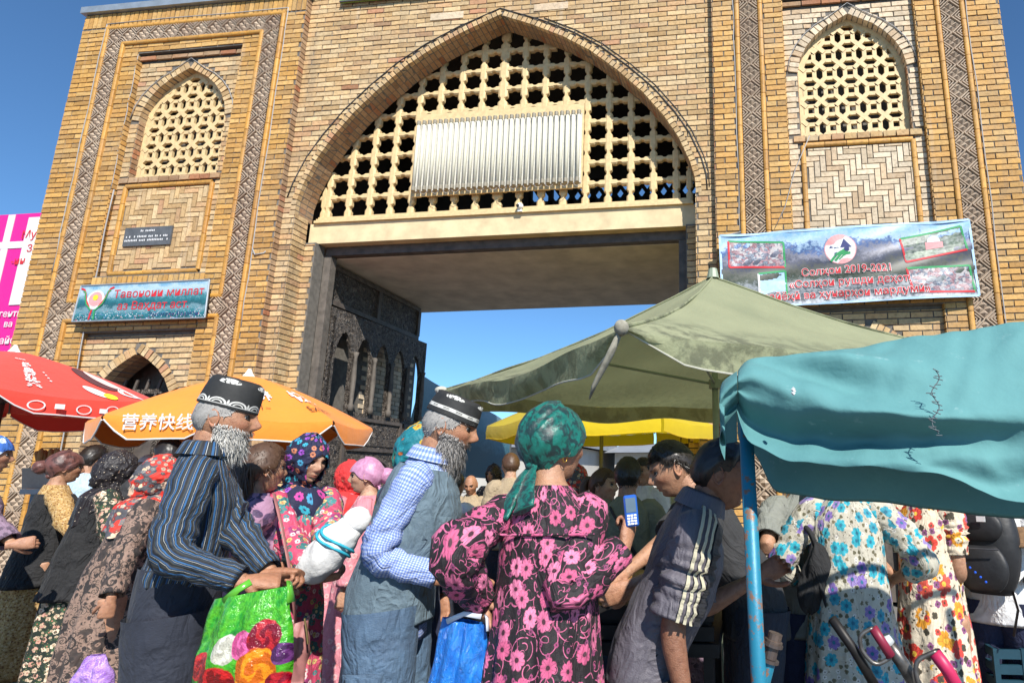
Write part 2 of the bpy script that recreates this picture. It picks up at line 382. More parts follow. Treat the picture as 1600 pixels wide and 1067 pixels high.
def bulls(parent, x0, z0, x1, z1, Y):
    d = Vector((x1 - x0, 0, z1 - z0)); n = max(1, round(d.length / .265)); horiz = abs(d.x) > abs(d.z)
    for i in range(n):
        p = Vector((x0, Y - .002, z0)) + d * ((i + .5) / n); inst('bullnose_brick', BULL, p, parent, (0, radians(90), 0) if horiz else None, (1, 1, d.length / n / .265))
def tiles(parent, x0, z0, x1, z1, Y):
    d = Vector((x1 - x0, 0, z1 - z0)); n = max(1, round(d.length / .236)); horiz = abs(d.x) > abs(d.z)
    for i in range(n):
        p = Vector((x0, Y - .004, z0)) + d * ((i + .5) / n)
        inst('terracotta_tile', TILE, p, parent, (0, radians(90), 0) if horiz else None, (1, 1, d.length / n / .236) )
def tower(s, blind=False):
    X = lambda a: s * a
    def bx(mb, a, b, y0, y1, z0, z1): mb.box(min(X(a), X(b)), max(X(a), X(b)), y0, y1, z0, z1)
    core = MB(); c0 = 4.80
    # shell of mortar planes: front strips round the recesses, recess back with an arched opening, sides, back, top
    bx(core, 3.0, 3.93, TW, RC + .3, 0, 8.47); bx(core, 5.64, 6.68, TW, RC + .3, 0, 8.47); bx(core, 3.93, 5.64, TW, RC + .3, 7.72, 8.47); bx(core, 3.93, 5.64, TW, RC + .3, 3.40, 4.20)
    def panel(prof, zb, zt, cx):
        pr = [(-x, z) for x, z in prof] + [(x, z) for x, z in prof[::-1][1:]]; hw = prof[0][0]
        for (xa, za), (xb, zb2) in zip(pr[:-1], pr[1:]):
            core.add([(X(cx) + xa, RC, za), (X(cx) + xb, RC, zb2), (X(cx) + xb, RC, zt), (X(cx) + xa, RC, zt)], [(0, 1, 2, 3)])
            core.add([(X(cx) + xa, RC, za), (X(cx) + xa, RC + .3, za), (X(cx) + xb, RC + .3, zb2), (X(cx) + xb, RC, zb2)], [(0, 1, 2, 3)])
        for q in (-1, 1):
            e = X(cx) + q * hw; o = X(cx) + q * .86
            core.add([(o, RC, zb), (e, RC, zb), (e, RC, zt), (o, RC, zt)], [(0, 1, 2, 3)]); core.add([(e, RC, zb), (e, RC + .3, zb), (e, RC + .3, prof[0][1]), (e, RC, prof[0][1])], [(0, 1, 2, 3)])
    panel(WIN, 5.70, 7.74, c0); panel(NICHE, 0, 3.42, c0)
    core.box(X(c0) - .86, X(c0) + .86, RC, RC + .3, 4.18, 5.70)
    bx(core, 6.5, 6.68, TW + .05, 10.9, 0, 8.47); bx(core, 3.0, 6.6, 7.9, 7.96, 0, 8.4)
    t = core.build('tower', M['mortar'], gate)
    lay(t, 'ochre', *sorted((X(3.0), X(3.29))), 0, 8.20, TW, bl=.145 if False else BL); lay(t, 'ochre', *sorted((X(6.27), X(6.68))), 0, 8.20, TW)
    soldiers(t, 'ochre', *sorted((X(3.0), X(6.68))), 8.22, 8.47, TW)
    wallbrick = 'buff' if s < 0 else 'pale'
    for a, b in ((3.68, 3.93), (5.64, 5.88)):
        lay(t, 'ochre', *sorted((X(a), X(b))), 3.86, 7.90, TW); lay(t, 'ochre', *sorted((X(a), X(b))), 0, 3.53, TW)
    lay(t, 'ochre', *sorted((X(3.93), X(5.64))), 7.735, 7.90, TW); lay(t, 'ochre', *sorted((X(3.93), X(5.64))), 3.41, 3.53, TW, pitch=.06)
    soldiers(t, 'ochre', *sorted((X(3.93), X(5.64))), 3.92, 4.19, TW)
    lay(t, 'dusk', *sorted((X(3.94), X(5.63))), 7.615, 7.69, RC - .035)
    def al(prof, cx, g_):
        def f(z):
            h = arc_w(z, prof, g_); return [(X(cx) - .86, X(cx) + .86)] if h <= 0 else [(X(cx) - .86, X(cx) - h), (X(cx) + h, X(cx) + .86)]
        return f
    lay(t, wallbrick, *sorted((X(3.94), X(5.63))), 5.73, 7.60, RC, al(WIN, c0, .125)); lay(t, 'buff', *sorted((X(3.94), X(5.63))), 0, 3.36, RC, al(NICHE, c0, .12))
    for a, b in ((3.94, 4.09), (5.51, 5.63)): lay(t, wallbrick, *sorted((X(a), X(b))), 4.21, 5.68, RC)
    fl = lambda prof: [(X(c0) - x, z) for x, z in prof] + [(X(c0) + x, z) for x, z in prof[::-1][1:]]
    for pr, low in ((WIN, 5.72), (NICHE, 0.1)):
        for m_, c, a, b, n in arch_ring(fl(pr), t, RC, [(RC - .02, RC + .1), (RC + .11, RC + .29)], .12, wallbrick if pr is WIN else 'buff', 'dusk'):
            SPEC.append((t, 'arch_brick', m_, c - n * .05, a, b, n))
        z = low; k = 0
        while z < pr[0][1] - .04:
            for q in (-1, 1):
                for y0, y1 in ([(RC, RC + .13), (RC + .14, RC + .29)] if k % 2 else [(RC, RC + .06), (RC + .07, RC + .2), (RC + .21, RC + .29)]):
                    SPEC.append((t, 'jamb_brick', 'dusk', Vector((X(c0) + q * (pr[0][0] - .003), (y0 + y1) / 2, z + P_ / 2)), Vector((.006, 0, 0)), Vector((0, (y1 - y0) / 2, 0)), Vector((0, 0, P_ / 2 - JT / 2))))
            z += P_; k += 1
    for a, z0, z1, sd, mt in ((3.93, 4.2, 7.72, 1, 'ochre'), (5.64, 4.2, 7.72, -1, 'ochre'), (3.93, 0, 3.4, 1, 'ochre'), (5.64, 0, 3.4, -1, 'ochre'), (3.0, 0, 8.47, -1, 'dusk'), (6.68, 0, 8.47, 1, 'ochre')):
        z = z0; dep = .08 if a not in (3.0, 6.68) else (.10 if a == 3.0 else .125)
        while z < z1 - .05:
            SPEC.append((t, 'jamb_brick', mt, Vector((X(a) + s * sd * .005, TW + dep / 2 - .004, z + P_ / 2)), Vector((.006, 0, 0)), Vector((0, dep / 2, 0)), Vector((0, 0, P_ / 2 - JT / 2)))); z += P_
    # terracotta strips with bullnose borders: one tall frame, closed above and at the banner course
    for a in (3.485, 6.065): tiles(t, X(a), .12, X(a), 8.16, TW)
    tiles(t, X(3.6), 8.04, X(5.95), 8.04, TW); tiles(t, X(3.6), 3.71, X(5.95), 3.71, TW)
    for a, z0, z1 in ((3.33, .1, 8.2), (6.225, .1, 8.2), (3.64, 3.86, 7.92), (5.915, 3.86, 7.92), (3.64, .1, 3.56), (5.915, .1, 3.56)): bulls(t, X(a), z0, X(a), z1, TW)
    for z, a, b in ((8.19, 3.3, 6.25), (7.90, 3.62, 5.93), (3.85, 3.62, 5.93), (3.57, 3.62, 5.93)): bulls(t, X(a), z, X(b), z, TW)
    # sill and herringbone panel
    soldiers(t, 'dusk' if s < 0 else 'buff', X(c0) - .80, X(c0) + .80, 5.61, 5.70, RC - .03, .16)
    for a, z0, z1 in ((4.12, 4.26, 5.56), (5.48, 4.26, 5.56)): bulls(t, X(a), z0, X(a), z1, RC)
    bulls(t, X(4.12), 5.565, X(5.48), 5.565, RC); bulls(t, X(4.12), 4.25, X(5.48), 4.25, RC)
    x0, x1, z0, z1 = X(c0) - .655, X(c0) + .655, 4.285, 5.53; u = .0735
    hole = None
    for i in range(-30, 30):
        for j in range(-30, 30):
            for kind in (0, 1):
                bxx = (i + j * 1.0) * u + 3 * u * 0; 
                # classic 3:1 herringbone: horizontal brick at (k, k) steps, vertical beside it
                ax, az = i * u, j * u
                if kind == 0 and (i - j) % 6 == 0: r_ = (ax, ax + 3 * u, az, az + u)
                elif kind == 1 and (i - j) % 6 == 5: r_ = (ax, ax + u, az - 0 * u, az + 3 * u)
                else: continue
                a, b, c, d = X(c0) - .7 + r_[0], X(c0) - .7 + r_[1], 4.9 + r_[2], 4.9 + r_[3]
                a, b, c, d = max(a, x0), min(b, x1), max(c, z0), min(d, z1)
                if b - a < .03 or d - c < .03: continue
                if hole and a < hole[1] and b > hole[0] and c < hole[3] and d > hole[2]:
                    if kind == 0 and not (c > hole[2] - .02 and d < hole[3] + .02 and a > hole[0] - .02 and b < hole[1] + .02): 
                        if a < hole[0]: b = hole[0]
                        elif b > hole[1]: a = hole[1]
                        else: continue
                        if b - a < .03: continue
                    else: continue
                SPEC.append((t, 'herringbone_brick', wallbrick, Vector(((a + b) / 2, RC - .001, (c + d) / 2)), Vector(((b - a) / 2 - .006, 0, 0)), Vector((0, .012, 0)), Vector((0, 0, (d - c) / 2 - .006))))
    # pierced cream window grille: square rings joined by diagonals
    gr = MB(); yg = 7.44; pt = .266; th = .02; hw = .027
    def inside(x, z, m=0.): return z > 5.72 + m * .2 and abs(x) < arc_w(z + m * .6, WIN) - m
    def bar(xa, za, xb, zb, w=hw, lv=0):
        yy = yg - .0016 * lv; k = 7; run = []
        for q in range(k):
            t0, t1 = q / k, (q + 1) / k; mx, mz = xa + (xb - xa) * (t0 + t1) / 2, za + (zb - za) * (t0 + t1) / 2
            run.append(inside(mx, mz, .0))
        q = 0
        while q < k:
            if run[q]:
                e = q
                while e < k and run[e]: e += 1
                A = Vector((X(c0) + xa + (xb - xa) * q / k, yy, za + (zb - za) * q / k)); B = Vector((X(c0) + xa + (xb - xa) * e / k, yy, za + (zb - za) * e / k))
                d = (B - A).normalized(); gr.obox((A + B) / 2, (B - A) / 2 + d * w * .55, (0, th, 0), Vector((-d.z, 0, d.x)) * w); q = e
            else: q += 1
    hs = .066
    for i in range(-4, 5):
        for j in range(-1, 9):
            cx, cz = i * pt, 5.86 + j * pt
            for lv, (a, b, c, d) in enumerate(((-1, -1, 1, -1), (1, -1, 1, 1), (1, 1, -1, 1), (-1, 1, -1, -1))): bar(cx + a * hs, cz + b * hs, cx + c * hs, cz + d * hs, hw, lv % 2 + (2 if lv > 1 else 0) * .5)
            for lv, (a, b) in enumerate(((-1, -1), (1, -1), (1, 1), (-1, 1))): bar(cx + a * hs, cz + b * hs, cx + a * pt / 2, cz + b * pt / 2, .03, 4 + lv)
    edge = [(-.70, 5.72)] + [(-x, z) for x, z in WIN] + [(x, z) for x, z in WIN[::-1][1:]] + [(.70, 5.72)]
    inner = [(x * .90, 5.72 + (z - 5.72) * (.965)) for x, z in edge]
    for (a, b), (c, d) in zip(zip(edge[:-1], edge[1:]), zip(inner[:-1], inner[1:])):
        v = []
        for yy in (yg - th - .004, yg + th): v += [(X(c0) + p[0], yy, p[1]) for p in (a, b, d, c)]
        gr.add(v, [(0, 1, 2, 3), (7, 6, 5, 4), (0, 4, 5, 1), (3, 2, 6, 7)])
    gr.box(X(c0) - .7, X(c0) + .7, yg - th - .003, yg + th, 5.705, 5.745)
    gr.build('window_grille', M['cream'], gate)
    MB().box(*sorted((X(2.95), X(6.72))), 7.17, 7.9, 8.475, 8.58).build('coping', M['steel'], gate)
    dk = MB().box(X(c0) - .8, X(c0) + .8, 8.25, 8.3, 5.6, 7.6); dk.build('window_back', M['dark'], gate)  # dark sheet standing in for the unlit space behind the grille
    # niche: carved timber door with lattice fanlight
    nd = MB(); nd.box(X(c0) - .62, X(c0) + .62, RC + .31, RC + .36, .05, 2.2)
    d_ = nd.build('niche_door', M['doorwood'], gate); fr = MB()
    for q in (-.58, -.2, .2, .58): fr.box(X(c0) + q - .04, X(c0) + q + .04, RC + .24, RC + .305, .05, 2.62)
    fr.box(X(c0) - .6, X(c0) + .6, RC + .25, RC + .3, 2.2, 2.28); fr.box(X(c0) - .5, X(c0) + .5, RC + .25, RC + .3, 2.6, 2.66)
    fr.build('frame', M['doorcarve'], d_)
    fan = MB()
    for k in range(6):
        cx = X(c0) - .45 + k * .18; fan.tube([(cx, RC + .27, 2.28), (cx + .05, RC + .27, 2.42), (cx - .03, RC + .27, 2.55), (cx + .03, RC + .27, 2.8)], .022, 6)
    fan.build('fanlight', M['doorwood'], d_)
    return t
towers = [tower(-1), tower(1)]
# ---- lattice screen, lintel, ceiling, doors
YL = 7.745; LC = -.10; LP = .318; ZB = 5.09
lint = MB(); lint.box(AC - 2.775, AC + 2.775, 7.652, 7.93, 4.70, 5.0); lintel = lint.build('lintel', M['cream_plaster'], gate)
mo = MB(); mo.box(AC - 2.70, AC + 2.72, 7.61, 7.80, 5.0, 5.035); mo.box(AC - 2.68, AC + 2.70, 7.625, 7.80, 5.035, 5.065); mo.box(AC - 2.66, AC + 2.68, 7.64, 7.80, 5.065, 5.095); mo.build('moulding', M['cream'], lintel)
def notched(length, horiz, start, pitch, w=.043):
    """outline of a lattice bar with a V notch half way between crossings; returns list of (along, halfwidth)"""
    out = [(0, w)]; k = math.floor(start / pitch)
    n = int(length / pitch) + 2
    for i in range(n):
        m = (i + .5) * pitch - start
        for o, ww in ((-.045, w), (-.016, w * .50), (.016, w * .50), (.045, w)):
            if 0 < m + o < length: out.append((m + o, ww))
    out.append((length, w)); return sorted(out)
def lattice_bar(x, z, L, horiz, w, start=0., y=YL, dep=.035):
    pr = notched(L, horiz, start, LP, w); mb = MB(); rings = []
    for a, hw in pr:
        c = (x + a, z) if horiz else (x, z + a)
        sec = [(-hw, dep), (-hw, -dep * .5), (-hw * .55, -dep), (hw * .55, -dep), (hw, -dep * .5), (hw, dep)]
        rings.append([(c[0], y + d_, c[1] + q) if horiz else (c[0] + q, y + d_, c[1]) for q, d_ in (sec if not horiz else sec[::-1])])
    mb.loft(rings); return mb.build('lattice_bar', M['cream'], gate)
def z_arch(x):
    x = abs(x - AC)
    for (xa, za), (xb, zb) in zip(ARC[:-1], ARC[1:]):
        if xb <= x <= xa: return za + (zb - za) * (xa - x) / (xa - xb)
    return 5.0
for i in range(-8, 9):
    x = LC + i * LP; lattice_bar(x, ZB, z_arch(x) + .12 - ZB, False, .070 if i == 0 else .051, 0)
for j in range(1, 9):
    z = ZB + .02 + j * LP; h = arc_w(z, ARC)
    if h > .15: lattice_bar(AC - h - .1, z, 2 * h + .2, True, .045, (AC - h - .1 - LC) % LP, YL + .006)
# short tooth rail on the moulding
lattice_bar(AC - 2.62, ZB + .012, 5.26, True, .03, (AC - 2.62 - LC) % LP, YL - .004)
for s in (-1, 1): lattice_bar(AC + s * 2.665, ZB, .5, False, .045, 0)
# attic behind the screen: side walls, roof, rear wall with its own star screen
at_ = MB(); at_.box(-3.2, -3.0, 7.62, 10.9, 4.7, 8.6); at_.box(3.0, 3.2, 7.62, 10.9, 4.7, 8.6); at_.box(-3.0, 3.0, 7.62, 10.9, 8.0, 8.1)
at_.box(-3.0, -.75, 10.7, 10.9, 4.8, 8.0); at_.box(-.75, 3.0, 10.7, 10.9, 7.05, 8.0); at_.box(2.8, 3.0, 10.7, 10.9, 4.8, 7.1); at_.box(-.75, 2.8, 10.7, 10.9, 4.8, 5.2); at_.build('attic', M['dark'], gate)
st = MB()
for i in range(26):
    for s in (-1, 1):
        x0 = -.75 + i * .21 - (1.0 if s > 0 else 0); st.obox((x0 + s * .5 + .5, 10.78 + .01 * s, 6.12), (s * .62, 0, .93), (0, .02, 0), (.028, 0, -s * .019)) if -.75 < x0 + s * .5 + .5 < 2.8 else None
for i in range(9): st.box(-.75 + i * .42 - .045, -.75 + i * .42 + .045, 10.74, 10.82, 5.2, 7.05)
for i in range(5): st.box(-.75, 2.8, 10.74, 10.83, 5.32 + i * .42, 5.40 + i * .42)
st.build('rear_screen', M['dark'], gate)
MB().box(-2.95, 2.95, 7.935, 10.9, 4.56, 4.72).build('ceiling', M['whitewash'], gate)
fb = MB(); fb.box(AC - 2.6, AC + 2.6, 7.80, 7.93, 4.57, 4.695); fb.build('door_head', M['doorwood'], gate)
for s in (-1, 1):
    MB().box(AC + s * 2.56 - .055, AC + s * 2.56 + .055, 7.80, 7.92, 0, 4.565).build('door_post', M['greywood'] if s < 0 else M['doorwood'], gate)
    pw = MB(); x0, x1 = sorted((s * 2.95, s * 3.15)); pw.box(x0, x1, 7.62, 11.02 if s < 0 else 10.9, 0, 4.7); pw.build('passage_wall', M['mortar'], gate)
for i in range(int(4.5 / P_)):
    for y0 in np.arange(9.5 - (.13 if i % 2 else 0), 10.8, .262):
        SPEC.append((central, 'jamb_brick', 'pale', Vector((-2.944, y0 + .125, i * P_ + .04)), Vector((.006, 0, 0)), Vector((0, .12, 0)), Vector((0, 0, .033))))
# carved door leaf, standing open along the passage wall
def dpt(a, z, off=0.): return Vector((-2.55 + .07 * a / 2.6 + off, 7.96 + a * .985, z))
def dbox(mb, a0, a1, z0, z1, o0, o1):
    v = [dpt(a, z, o) for o in (o0, o1) for a, z in ((a0, z0), (a1, z0), (a1, z1), (a0, z1))]; mb.add(v, [(3, 2, 1, 0), (4, 5, 6, 7), (0, 1, 5, 4), (1, 2, 6, 5), (2, 3, 7, 6), (3, 0, 4, 7)])
leafm = MB()
dbox(leafm, 0, 2.6, .08, 2.42, -.05, 0); dbox(leafm, 0, 2.6, 3.72, 3.86, -.05, 0); dbox(leafm, 0, .10, 2.42, 3.72, -.05, 0); dbox(leafm, 2.5, 2.6, 2.42, 3.72, -.05, 0)
# pierced arcade: five openings with cusped heads
ws = 2.4 / 5
for k in range(6): dbox(leafm, .10 + k * ws - .05, .10 + k * ws + .05, 2.42, 3.72, -.05, 0)
for k in range(5):
    a0 = .10 + k * ws + .05; w_ = ws - .10; pr = []
    for q in range(13):
        t = q / 12; x = a0 + w_ * t; zz = 3.2 + .34 * sin(pi * t) ** .8 + .03 * abs(sin(pi * t * 5)); pr.append((x, zz))
    for (xa, za), (xb, zb) in zip(pr[:-1], pr[1:]):
        v = [dpt(a, z, o) for o in (-.05, 0) for a, z in ((xa, za), (xb, zb), (xb, 3.72), (xa, 3.72))]; leafm.add(v, [(3, 2, 1, 0), (4, 5, 6, 7), (0, 1, 5, 4)])
leaf = leafm.build('carved_door', M['doorcarve'], gate); leaf['label'] = 'dark carved timber door leaf with a row of arched openings, standing open'
for k in range(1, 6):
    cb = MB(); a = .10 + k * ws; cb.tube([dpt(a, 2.42, .03), dpt(a, 2.5, .03), dpt(a, 2.54, .03), dpt(a, 2.9, .03), dpt(a, 3.22, .03), dpt(a, 3.3, .03)], [.045, .045, .028, .04, .026, .045], 8); cb.build('column', M['greywood'], leaf, True)
def frame_panel(a0, a1, z0, z1):
    f = MB(); t_ = .05
    for b in ((a0, a1, z0, z0 + t_), (a0, a1, z1 - t_, z1), (a0, a0 + t_, z0 + t_, z1 - t_), (a1 - t_, a1, z0 + t_, z1 - t_)): dbox(f, *b, .0, .028)
    p = f.build('panel_frame', M['doorwood'], leaf)
    q = MB(); dbox(q, a0 + .09, a1 - .09, z0 + .09, z1 - .09, .0, .012); q.build('carved_panel', M['doorcarve'], leaf)
for a0, a1, z0, z1 in ((.08, .55, .2, 2.35), (2.05, 2.5, .2, 2.35), (.62, 1.98, 1.85, 2.35), (.62, 1.98, .2, .5)): frame_panel(a0, a1, z0, z1)
ro = MB()
for k in range(12):
    t = 2 * pi * k / 12; c = dpt(1.3, 1.15, .02); d_ = (dpt(1.3 + .55 * cos(t), 1.15 + .55 * sin(t), .02) - c); n = Vector((1, 0, 0)); ro.obox(c + d_ * .56, d_ * .42, n * .014, d_.normalized().cross(n) * .035)
for r_ in (.6, .17):
    ro.tube([dpt(1.3 + r_ * cos(t), 1.15 + r_ * sin(t), .015) for t in np.linspace(0, 2 * pi, 25)], .035, 6)
ro.build('rosette', M['doorwood'], leaf)
tp = MB(); YT0, YT1 = 7.93, 10.52
for y0, y1, z0, z1, x0, x1 in ((YT0, YT1, 3.93, 4.53, -2.72, -2.68),): tp.box(x0, x1, y0, y1, z0, z1)
tr = tp.build('carved_transom', M['doorcarve'], gate); f = MB()
for z0, z1 in ((3.93, 4.0), (4.46, 4.53)): f.box(-2.679, -2.65, YT0, YT1, z0, z1)
for y in (YT0 + .03, (YT0 + YT1) / 2 - .03, YT1 - .06): f.box(-2.679, -2.648, y, y + .08, 4.0, 4.46)
f.build('frame', M['doorwood'], tr)
# ---- turn the brick lists into geometry: the 300 that show largest singly, the rest joined per wall
UNIT = {}
def unit_brick(mat):
    if mat not in UNIT:
        mb = MB(); b = .04; mb.obox((0, .5, 0), (.5, 0, 0), (0, .5, 0), (0, 0, .5), back=False)
        bm = bmesh.new(); me = mb.mesh('brick'); bm.from_mesh(me); fr_ = [e for e in bm.edges if all(v.co.y < .01 for v in e.verts)]
        bm.to_mesh(me); bm.free(); me.materials.append(M[mat]); UNIT[mat] = me
    return UNIT[mat]
def seen(P):
    x, y = pix(P); return -5 < x < 1605 and -5 < y < 560
def area(b):
    P = ((b[2] + b[3]) / 2, b[6], (b[4] + b[5]) / 2)
    if not seen(P): return 0
    x, y = pix(P)
    if (1125 < x < 1520 and 355 < y < 470) or (120 < x < 332 and 440 < y < 505): return 0
    a, c = pix((b[2], b[6], b[4])), pix((b[3], b[6], b[5])); return abs((a[0] - c[0]) * (a[1] - c[1]))
order = sorted(range(len(BR)), key=lambda i: -area(BR[i])); single = set(order[:300]); joined = {}
for i, (own, m_, x0, x1, z0, z1, yf) in enumerate(BR):
    if i in single:
        inst('brick', unit_brick(m_), ((x0 + x1) / 2, yf, (z0 + z1) / 2), own, None, (x1 - x0, .03, z1 - z0))
    else: joined.setdefault((own.name, m_), (own, MB()))[1].box(x0, x1, yf, yf + .03, z0, z1, random.random() + .001, False, .0032)
def area2(q):
    c = q[3]
    if not seen(c): return 0
    a = pix(c + q[4] + q[6]); b = pix(c - q[4] - q[6]); return abs((a[0] - b[0])) * abs(a[1] - b[1]) + .01
for kind in ('arch_brick', 'jamb_brick', 'herringbone_brick'):
    lst = [q for q in SPEC if q[1] == kind]; lst.sort(key=lambda q: -area2(q))
    for k, (own, nm, m_, c, a, b, n) in enumerate(lst):
        if k < 300 and seen(c) and kind != 'jamb_brick' or (kind == 'jamb_brick' and k < 120 and seen(c)):
            mb = MB(); mb.obox((0, 0, 0), a, b, n, random.random() + .001, True, .0016); o = mb.build(nm, M[m_]); o.location = c; put_under(o, own)
        else: joined.setdefault((own.name, m_ + kind), (own, MB()))[1].obox(c, a, b, n, random.random() + .001, True, .0016)
NM = {'buff': 'buff_brickwork', 'pale': 'pale_brickwork', 'ochre': 'ochre_brickwork', 'dusk': 'dark_brickwork'}
for (on, key), (own, mb) in joined.items():
    base = next(k for k in NM if key.startswith(k)); o = mb.build(NM[base], M[base], own); o['kind'] = 'stuff'
# ================================================================ banners and fittings on the gatehouse
M['red_ink'] = flat('red print', (.58, .02, .03), .6, var=.05); M['white_ink'] = flat('white print', (.66, .66, .65), .6, var=.05); M['navy_ink'] = flat('navy print', (.02, .03, .14), .6, var=.05)
M['green_ink'] = flat('green print', (.03, .30, .10), .6, var=.1); M['yellow_ink'] = flat('yellow print', (.85, .62, .03), .6, var=.05); M['blue_ink'] = flat('blue print', (.03, .10, .42), .6, var=.05)
M['black_ink'] = flat('black print', (.02, .02, .02), .6); M['pink_ink'] = flat('pink print', (.75, .33, .33), .6); M['sky_ink'] = flat('pale sky print', (.42, .62, .82), .6, var=.3, scale=9)
M['iron'] = flat('painted iron', (.10, .10, .10), .5, .4); M['white_paint'] = flat('white enamel', (.80, .79, .74), .4, var=.06)
def landscape(name, cols, sc=3., sx=1.):
    g = G(name); u = g.sep(g.uv()); n = g.noise(g.comb(g.m('MULTIPLY', u[0], sx), u[1], 0.), sc, 6, .65); n2 = g.noise(g.uv(), sc * 9, 4, .7)
    h = g.m('ADD', u[1], g.m('MULTIPLY', g.m('SUBTRACT', n, .5), .55)); h = g.m('ADD', h, g.m('MULTIPLY', g.m('SUBTRACT', n2, .5), .35))
    return g, g.ramp(h, cols), n2
g, c, n2 = landscape('meadow print', [(0, (.01, .08, .09)), (.18, (.03, .17, .20)), (.32, (.16, .28, .32)), (.42, (.01, .08, .10)), (.58, (.03, .17, .20)), (.72, (.30, .44, .50)), (.85, (.40, .54, .62)), (1, (.16, .34, .48))], 3.4)
d_, cc = g.vor(g.uv(), 26., ('Distance', 'Color')); u = g.sep(g.uv()); low = g.step(u[1], .38, .10)
c = g.mix(g.m('MULTIPLY', g.m('LESS_THAN', d_, .28), low), c, g.ramp(g.sep(cc)[0], [(0, (.8, .8, .85)), (.5, (.12, .25, .6)), (.72, (.7, .72, .8)), (.86, (.62, .05, .12)), (1, (.1, .4, .42))], 'CONSTANT'))
M['meadow'] = g.out(c, .45)
g, c, n2 = landscape('mountain print', [(0, (.50, .52, .55)), (.12, (.05, .06, .07)), (.22, (.30, .32, .34)), (.34, (.035, .05, .03)), (.46, (.11, .11, .09)), (.58, (.06, .065, .10)), (.70, (.22, .22, .27)), (.78, (.05, .11, .28)), (.86, (.40, .54, .68)), (1, (.22, .42, .68))], 2.2, .8)
M['mountain'] = g.out(c, .42)
def photo_mat(name, cols, sc):
    g = G(name); d_, cc = g.vor(g.uv(), sc, ('Distance', 'Color')); n = g.noise(g.uv(), sc * 2, 4)
    return g.out(g.mix(.35, g.ramp(g.sep(cc)[0], cols, 'CONSTANT'), g.ramp(n, [(.3, (.02, .02, .03)), (.7, (.8, .78, .75))])), .45)
M['crowd_print'] = photo_mat('crowd print', [(0, (.45, .4, .4)), (.2, (.22, .03, .06)), (.4, (.02, .025, .08)), (.55, (.3, .12, .16)), (.7, (.05, .1, .18)), (.9, (.4, .42, .46))], 11.)
M['garden_print'] = photo_mat('garden print', [(0, (.02, .06, .03)), (.3, (.05, .12, .05)), (.6, (.03, .08, .04)), (.8, (.12, .2, .1)), (.92, (.2, .26, .2))], 5.)
class Sheet:
    """a hung sheet between four corners (tl, tr, br, bl) with slight waves; fn(u,v) in metres from the lower left"""
    def __init__(s, tl, tr, br, bl, wave=.012, seed=0):
        s.c = [Vector(p) for p in (tl, tr, br, bl)]; s.w = ((s.c[1] - s.c[0]).length + (s.c[2] - s.c[3]).length) / 2; s.h = ((s.c[0] - s.c[3]).length + (s.c[1] - s.c[2]).length) / 2; s.wave = wave; s.seed = seed
        s.n = (s.c[1] - s.c[0]).cross(s.c[0] - s.c[3]).normalized()
    def __call__(s, u, v, off=0.):
        a, b = u / s.w, v / s.h; p = s.c[3].lerp(s.c[2], a).lerp(s.c[0].lerp(s.c[1], a), b)
        wv = s.wave * (sin(a * 9 + s.seed + b * 2) * .5 + sin(a * 17 - b * 5 + s.seed) * .3 + sin((a - b) * 23) * .2); return p - s.n * (wv - s.wave) - s.n * (-off) * -1 if False else p + s.n * (wv + off)
    def grid(s, u0, u1, v0, v1, nu, nv, off=0., mb=None):
        mb = mb or MB(); us = np.linspace(u0, u1, nu); vs = np.linspace(v0, v1, nv)
        mb.grid([[s(u, v, off) for u in us] for v in vs], [[((u - u0) / (u1 - u0) * (u1 - u0) / (v1 - v0), (v - v0) / (v1 - v0)) for u in us] for v in vs]); return mb
def side(sh): return 1 if sh.n.y < 0 else -1
def disc(sh, cu, cv, r, off, mat, name, parent, r0=0., n=24, a0=0., a1=2 * pi):
    mb = MB(); pts = []
    for k in range(n + 1):
        t = a0 + (a1 - a0) * k / n; pts.append([sh(cu + q * cos(t), cv + q * sin(t), off) for q in (r0, r)])
    mb.grid(pts); return mb.build(name, mat, parent)
def poly(sh, pts, off, mat, name, parent): return MB().add([sh(u, v, off) for u, v in pts], [tuple(range(len(pts)))]).build(name, mat, parent)
def ribbon(sh, pts, w_, off, mat, name, parent):
    mb = MB(); rows = []
    for i, p in enumerate(pts):
        a, b = Vector(pts[max(i - 1, 0)]), Vector(pts[min(i + 1, len(pts) - 1)]); t = (b - a).normalized(); n = Vector((-t.y, t.x)); rows.append([sh(p[0] + n.x * q, p[1] + n.y * q, off) for q in (-w_, w_)])
    mb.grid(rows); return mb.build(name, mat, parent)
# left banner
sh = Sheet((-5.64, 7.12, 4.03), (-3.74, 7.12, 4.04), (-3.72, 7.12, 3.52), (-5.67, 7.12, 3.53), 0.)
mb = sh.grid(0, sh.w, 0, sh.h, 20, 6); lb = mb.build('banner', M['meadow']); tag(lb, 'turquoise meadow banner with red lettering on the tower beside the billboard', 'banner'); E_ = side(sh) * .0028
fr = MB()
for a, b in (((0, 0), (sh.w, 0)), ((sh.w, 0), (sh.w, sh.h)), ((sh.w, sh.h), (0, sh.h)), ((0, sh.h), (0, 0))): fr.tube([sh(*a), sh(*b)], .012, 6)
fr.build('frame', M['steel'], lb)
text_on('lettering', 'Тавоноии миллат', .155, M['red_ink'], lb, lambda x, y: sh(.53 + x, .315 + y, E_), spacing=1.02, bold=.001)
text_on('lettering', 'аз Ваҳдат аст.', .155, M['red_ink'], lb, lambda x, y: sh(.62 + x, .145 + y, E_), bold=.001)
text_on('lettering', 'Эмомали Раҳмон.', .085, M['navy_ink'], lb, lambda x, y: sh(1.10 + x, .04 + y, E_), bold=.0)
disc(sh, .27, .30, .135, E_, M['white_ink'], 'emblem', lb); disc(sh, .27, .31, .10, E_ * 1.8, M['pink_ink'], 'emblem', lb, .03)
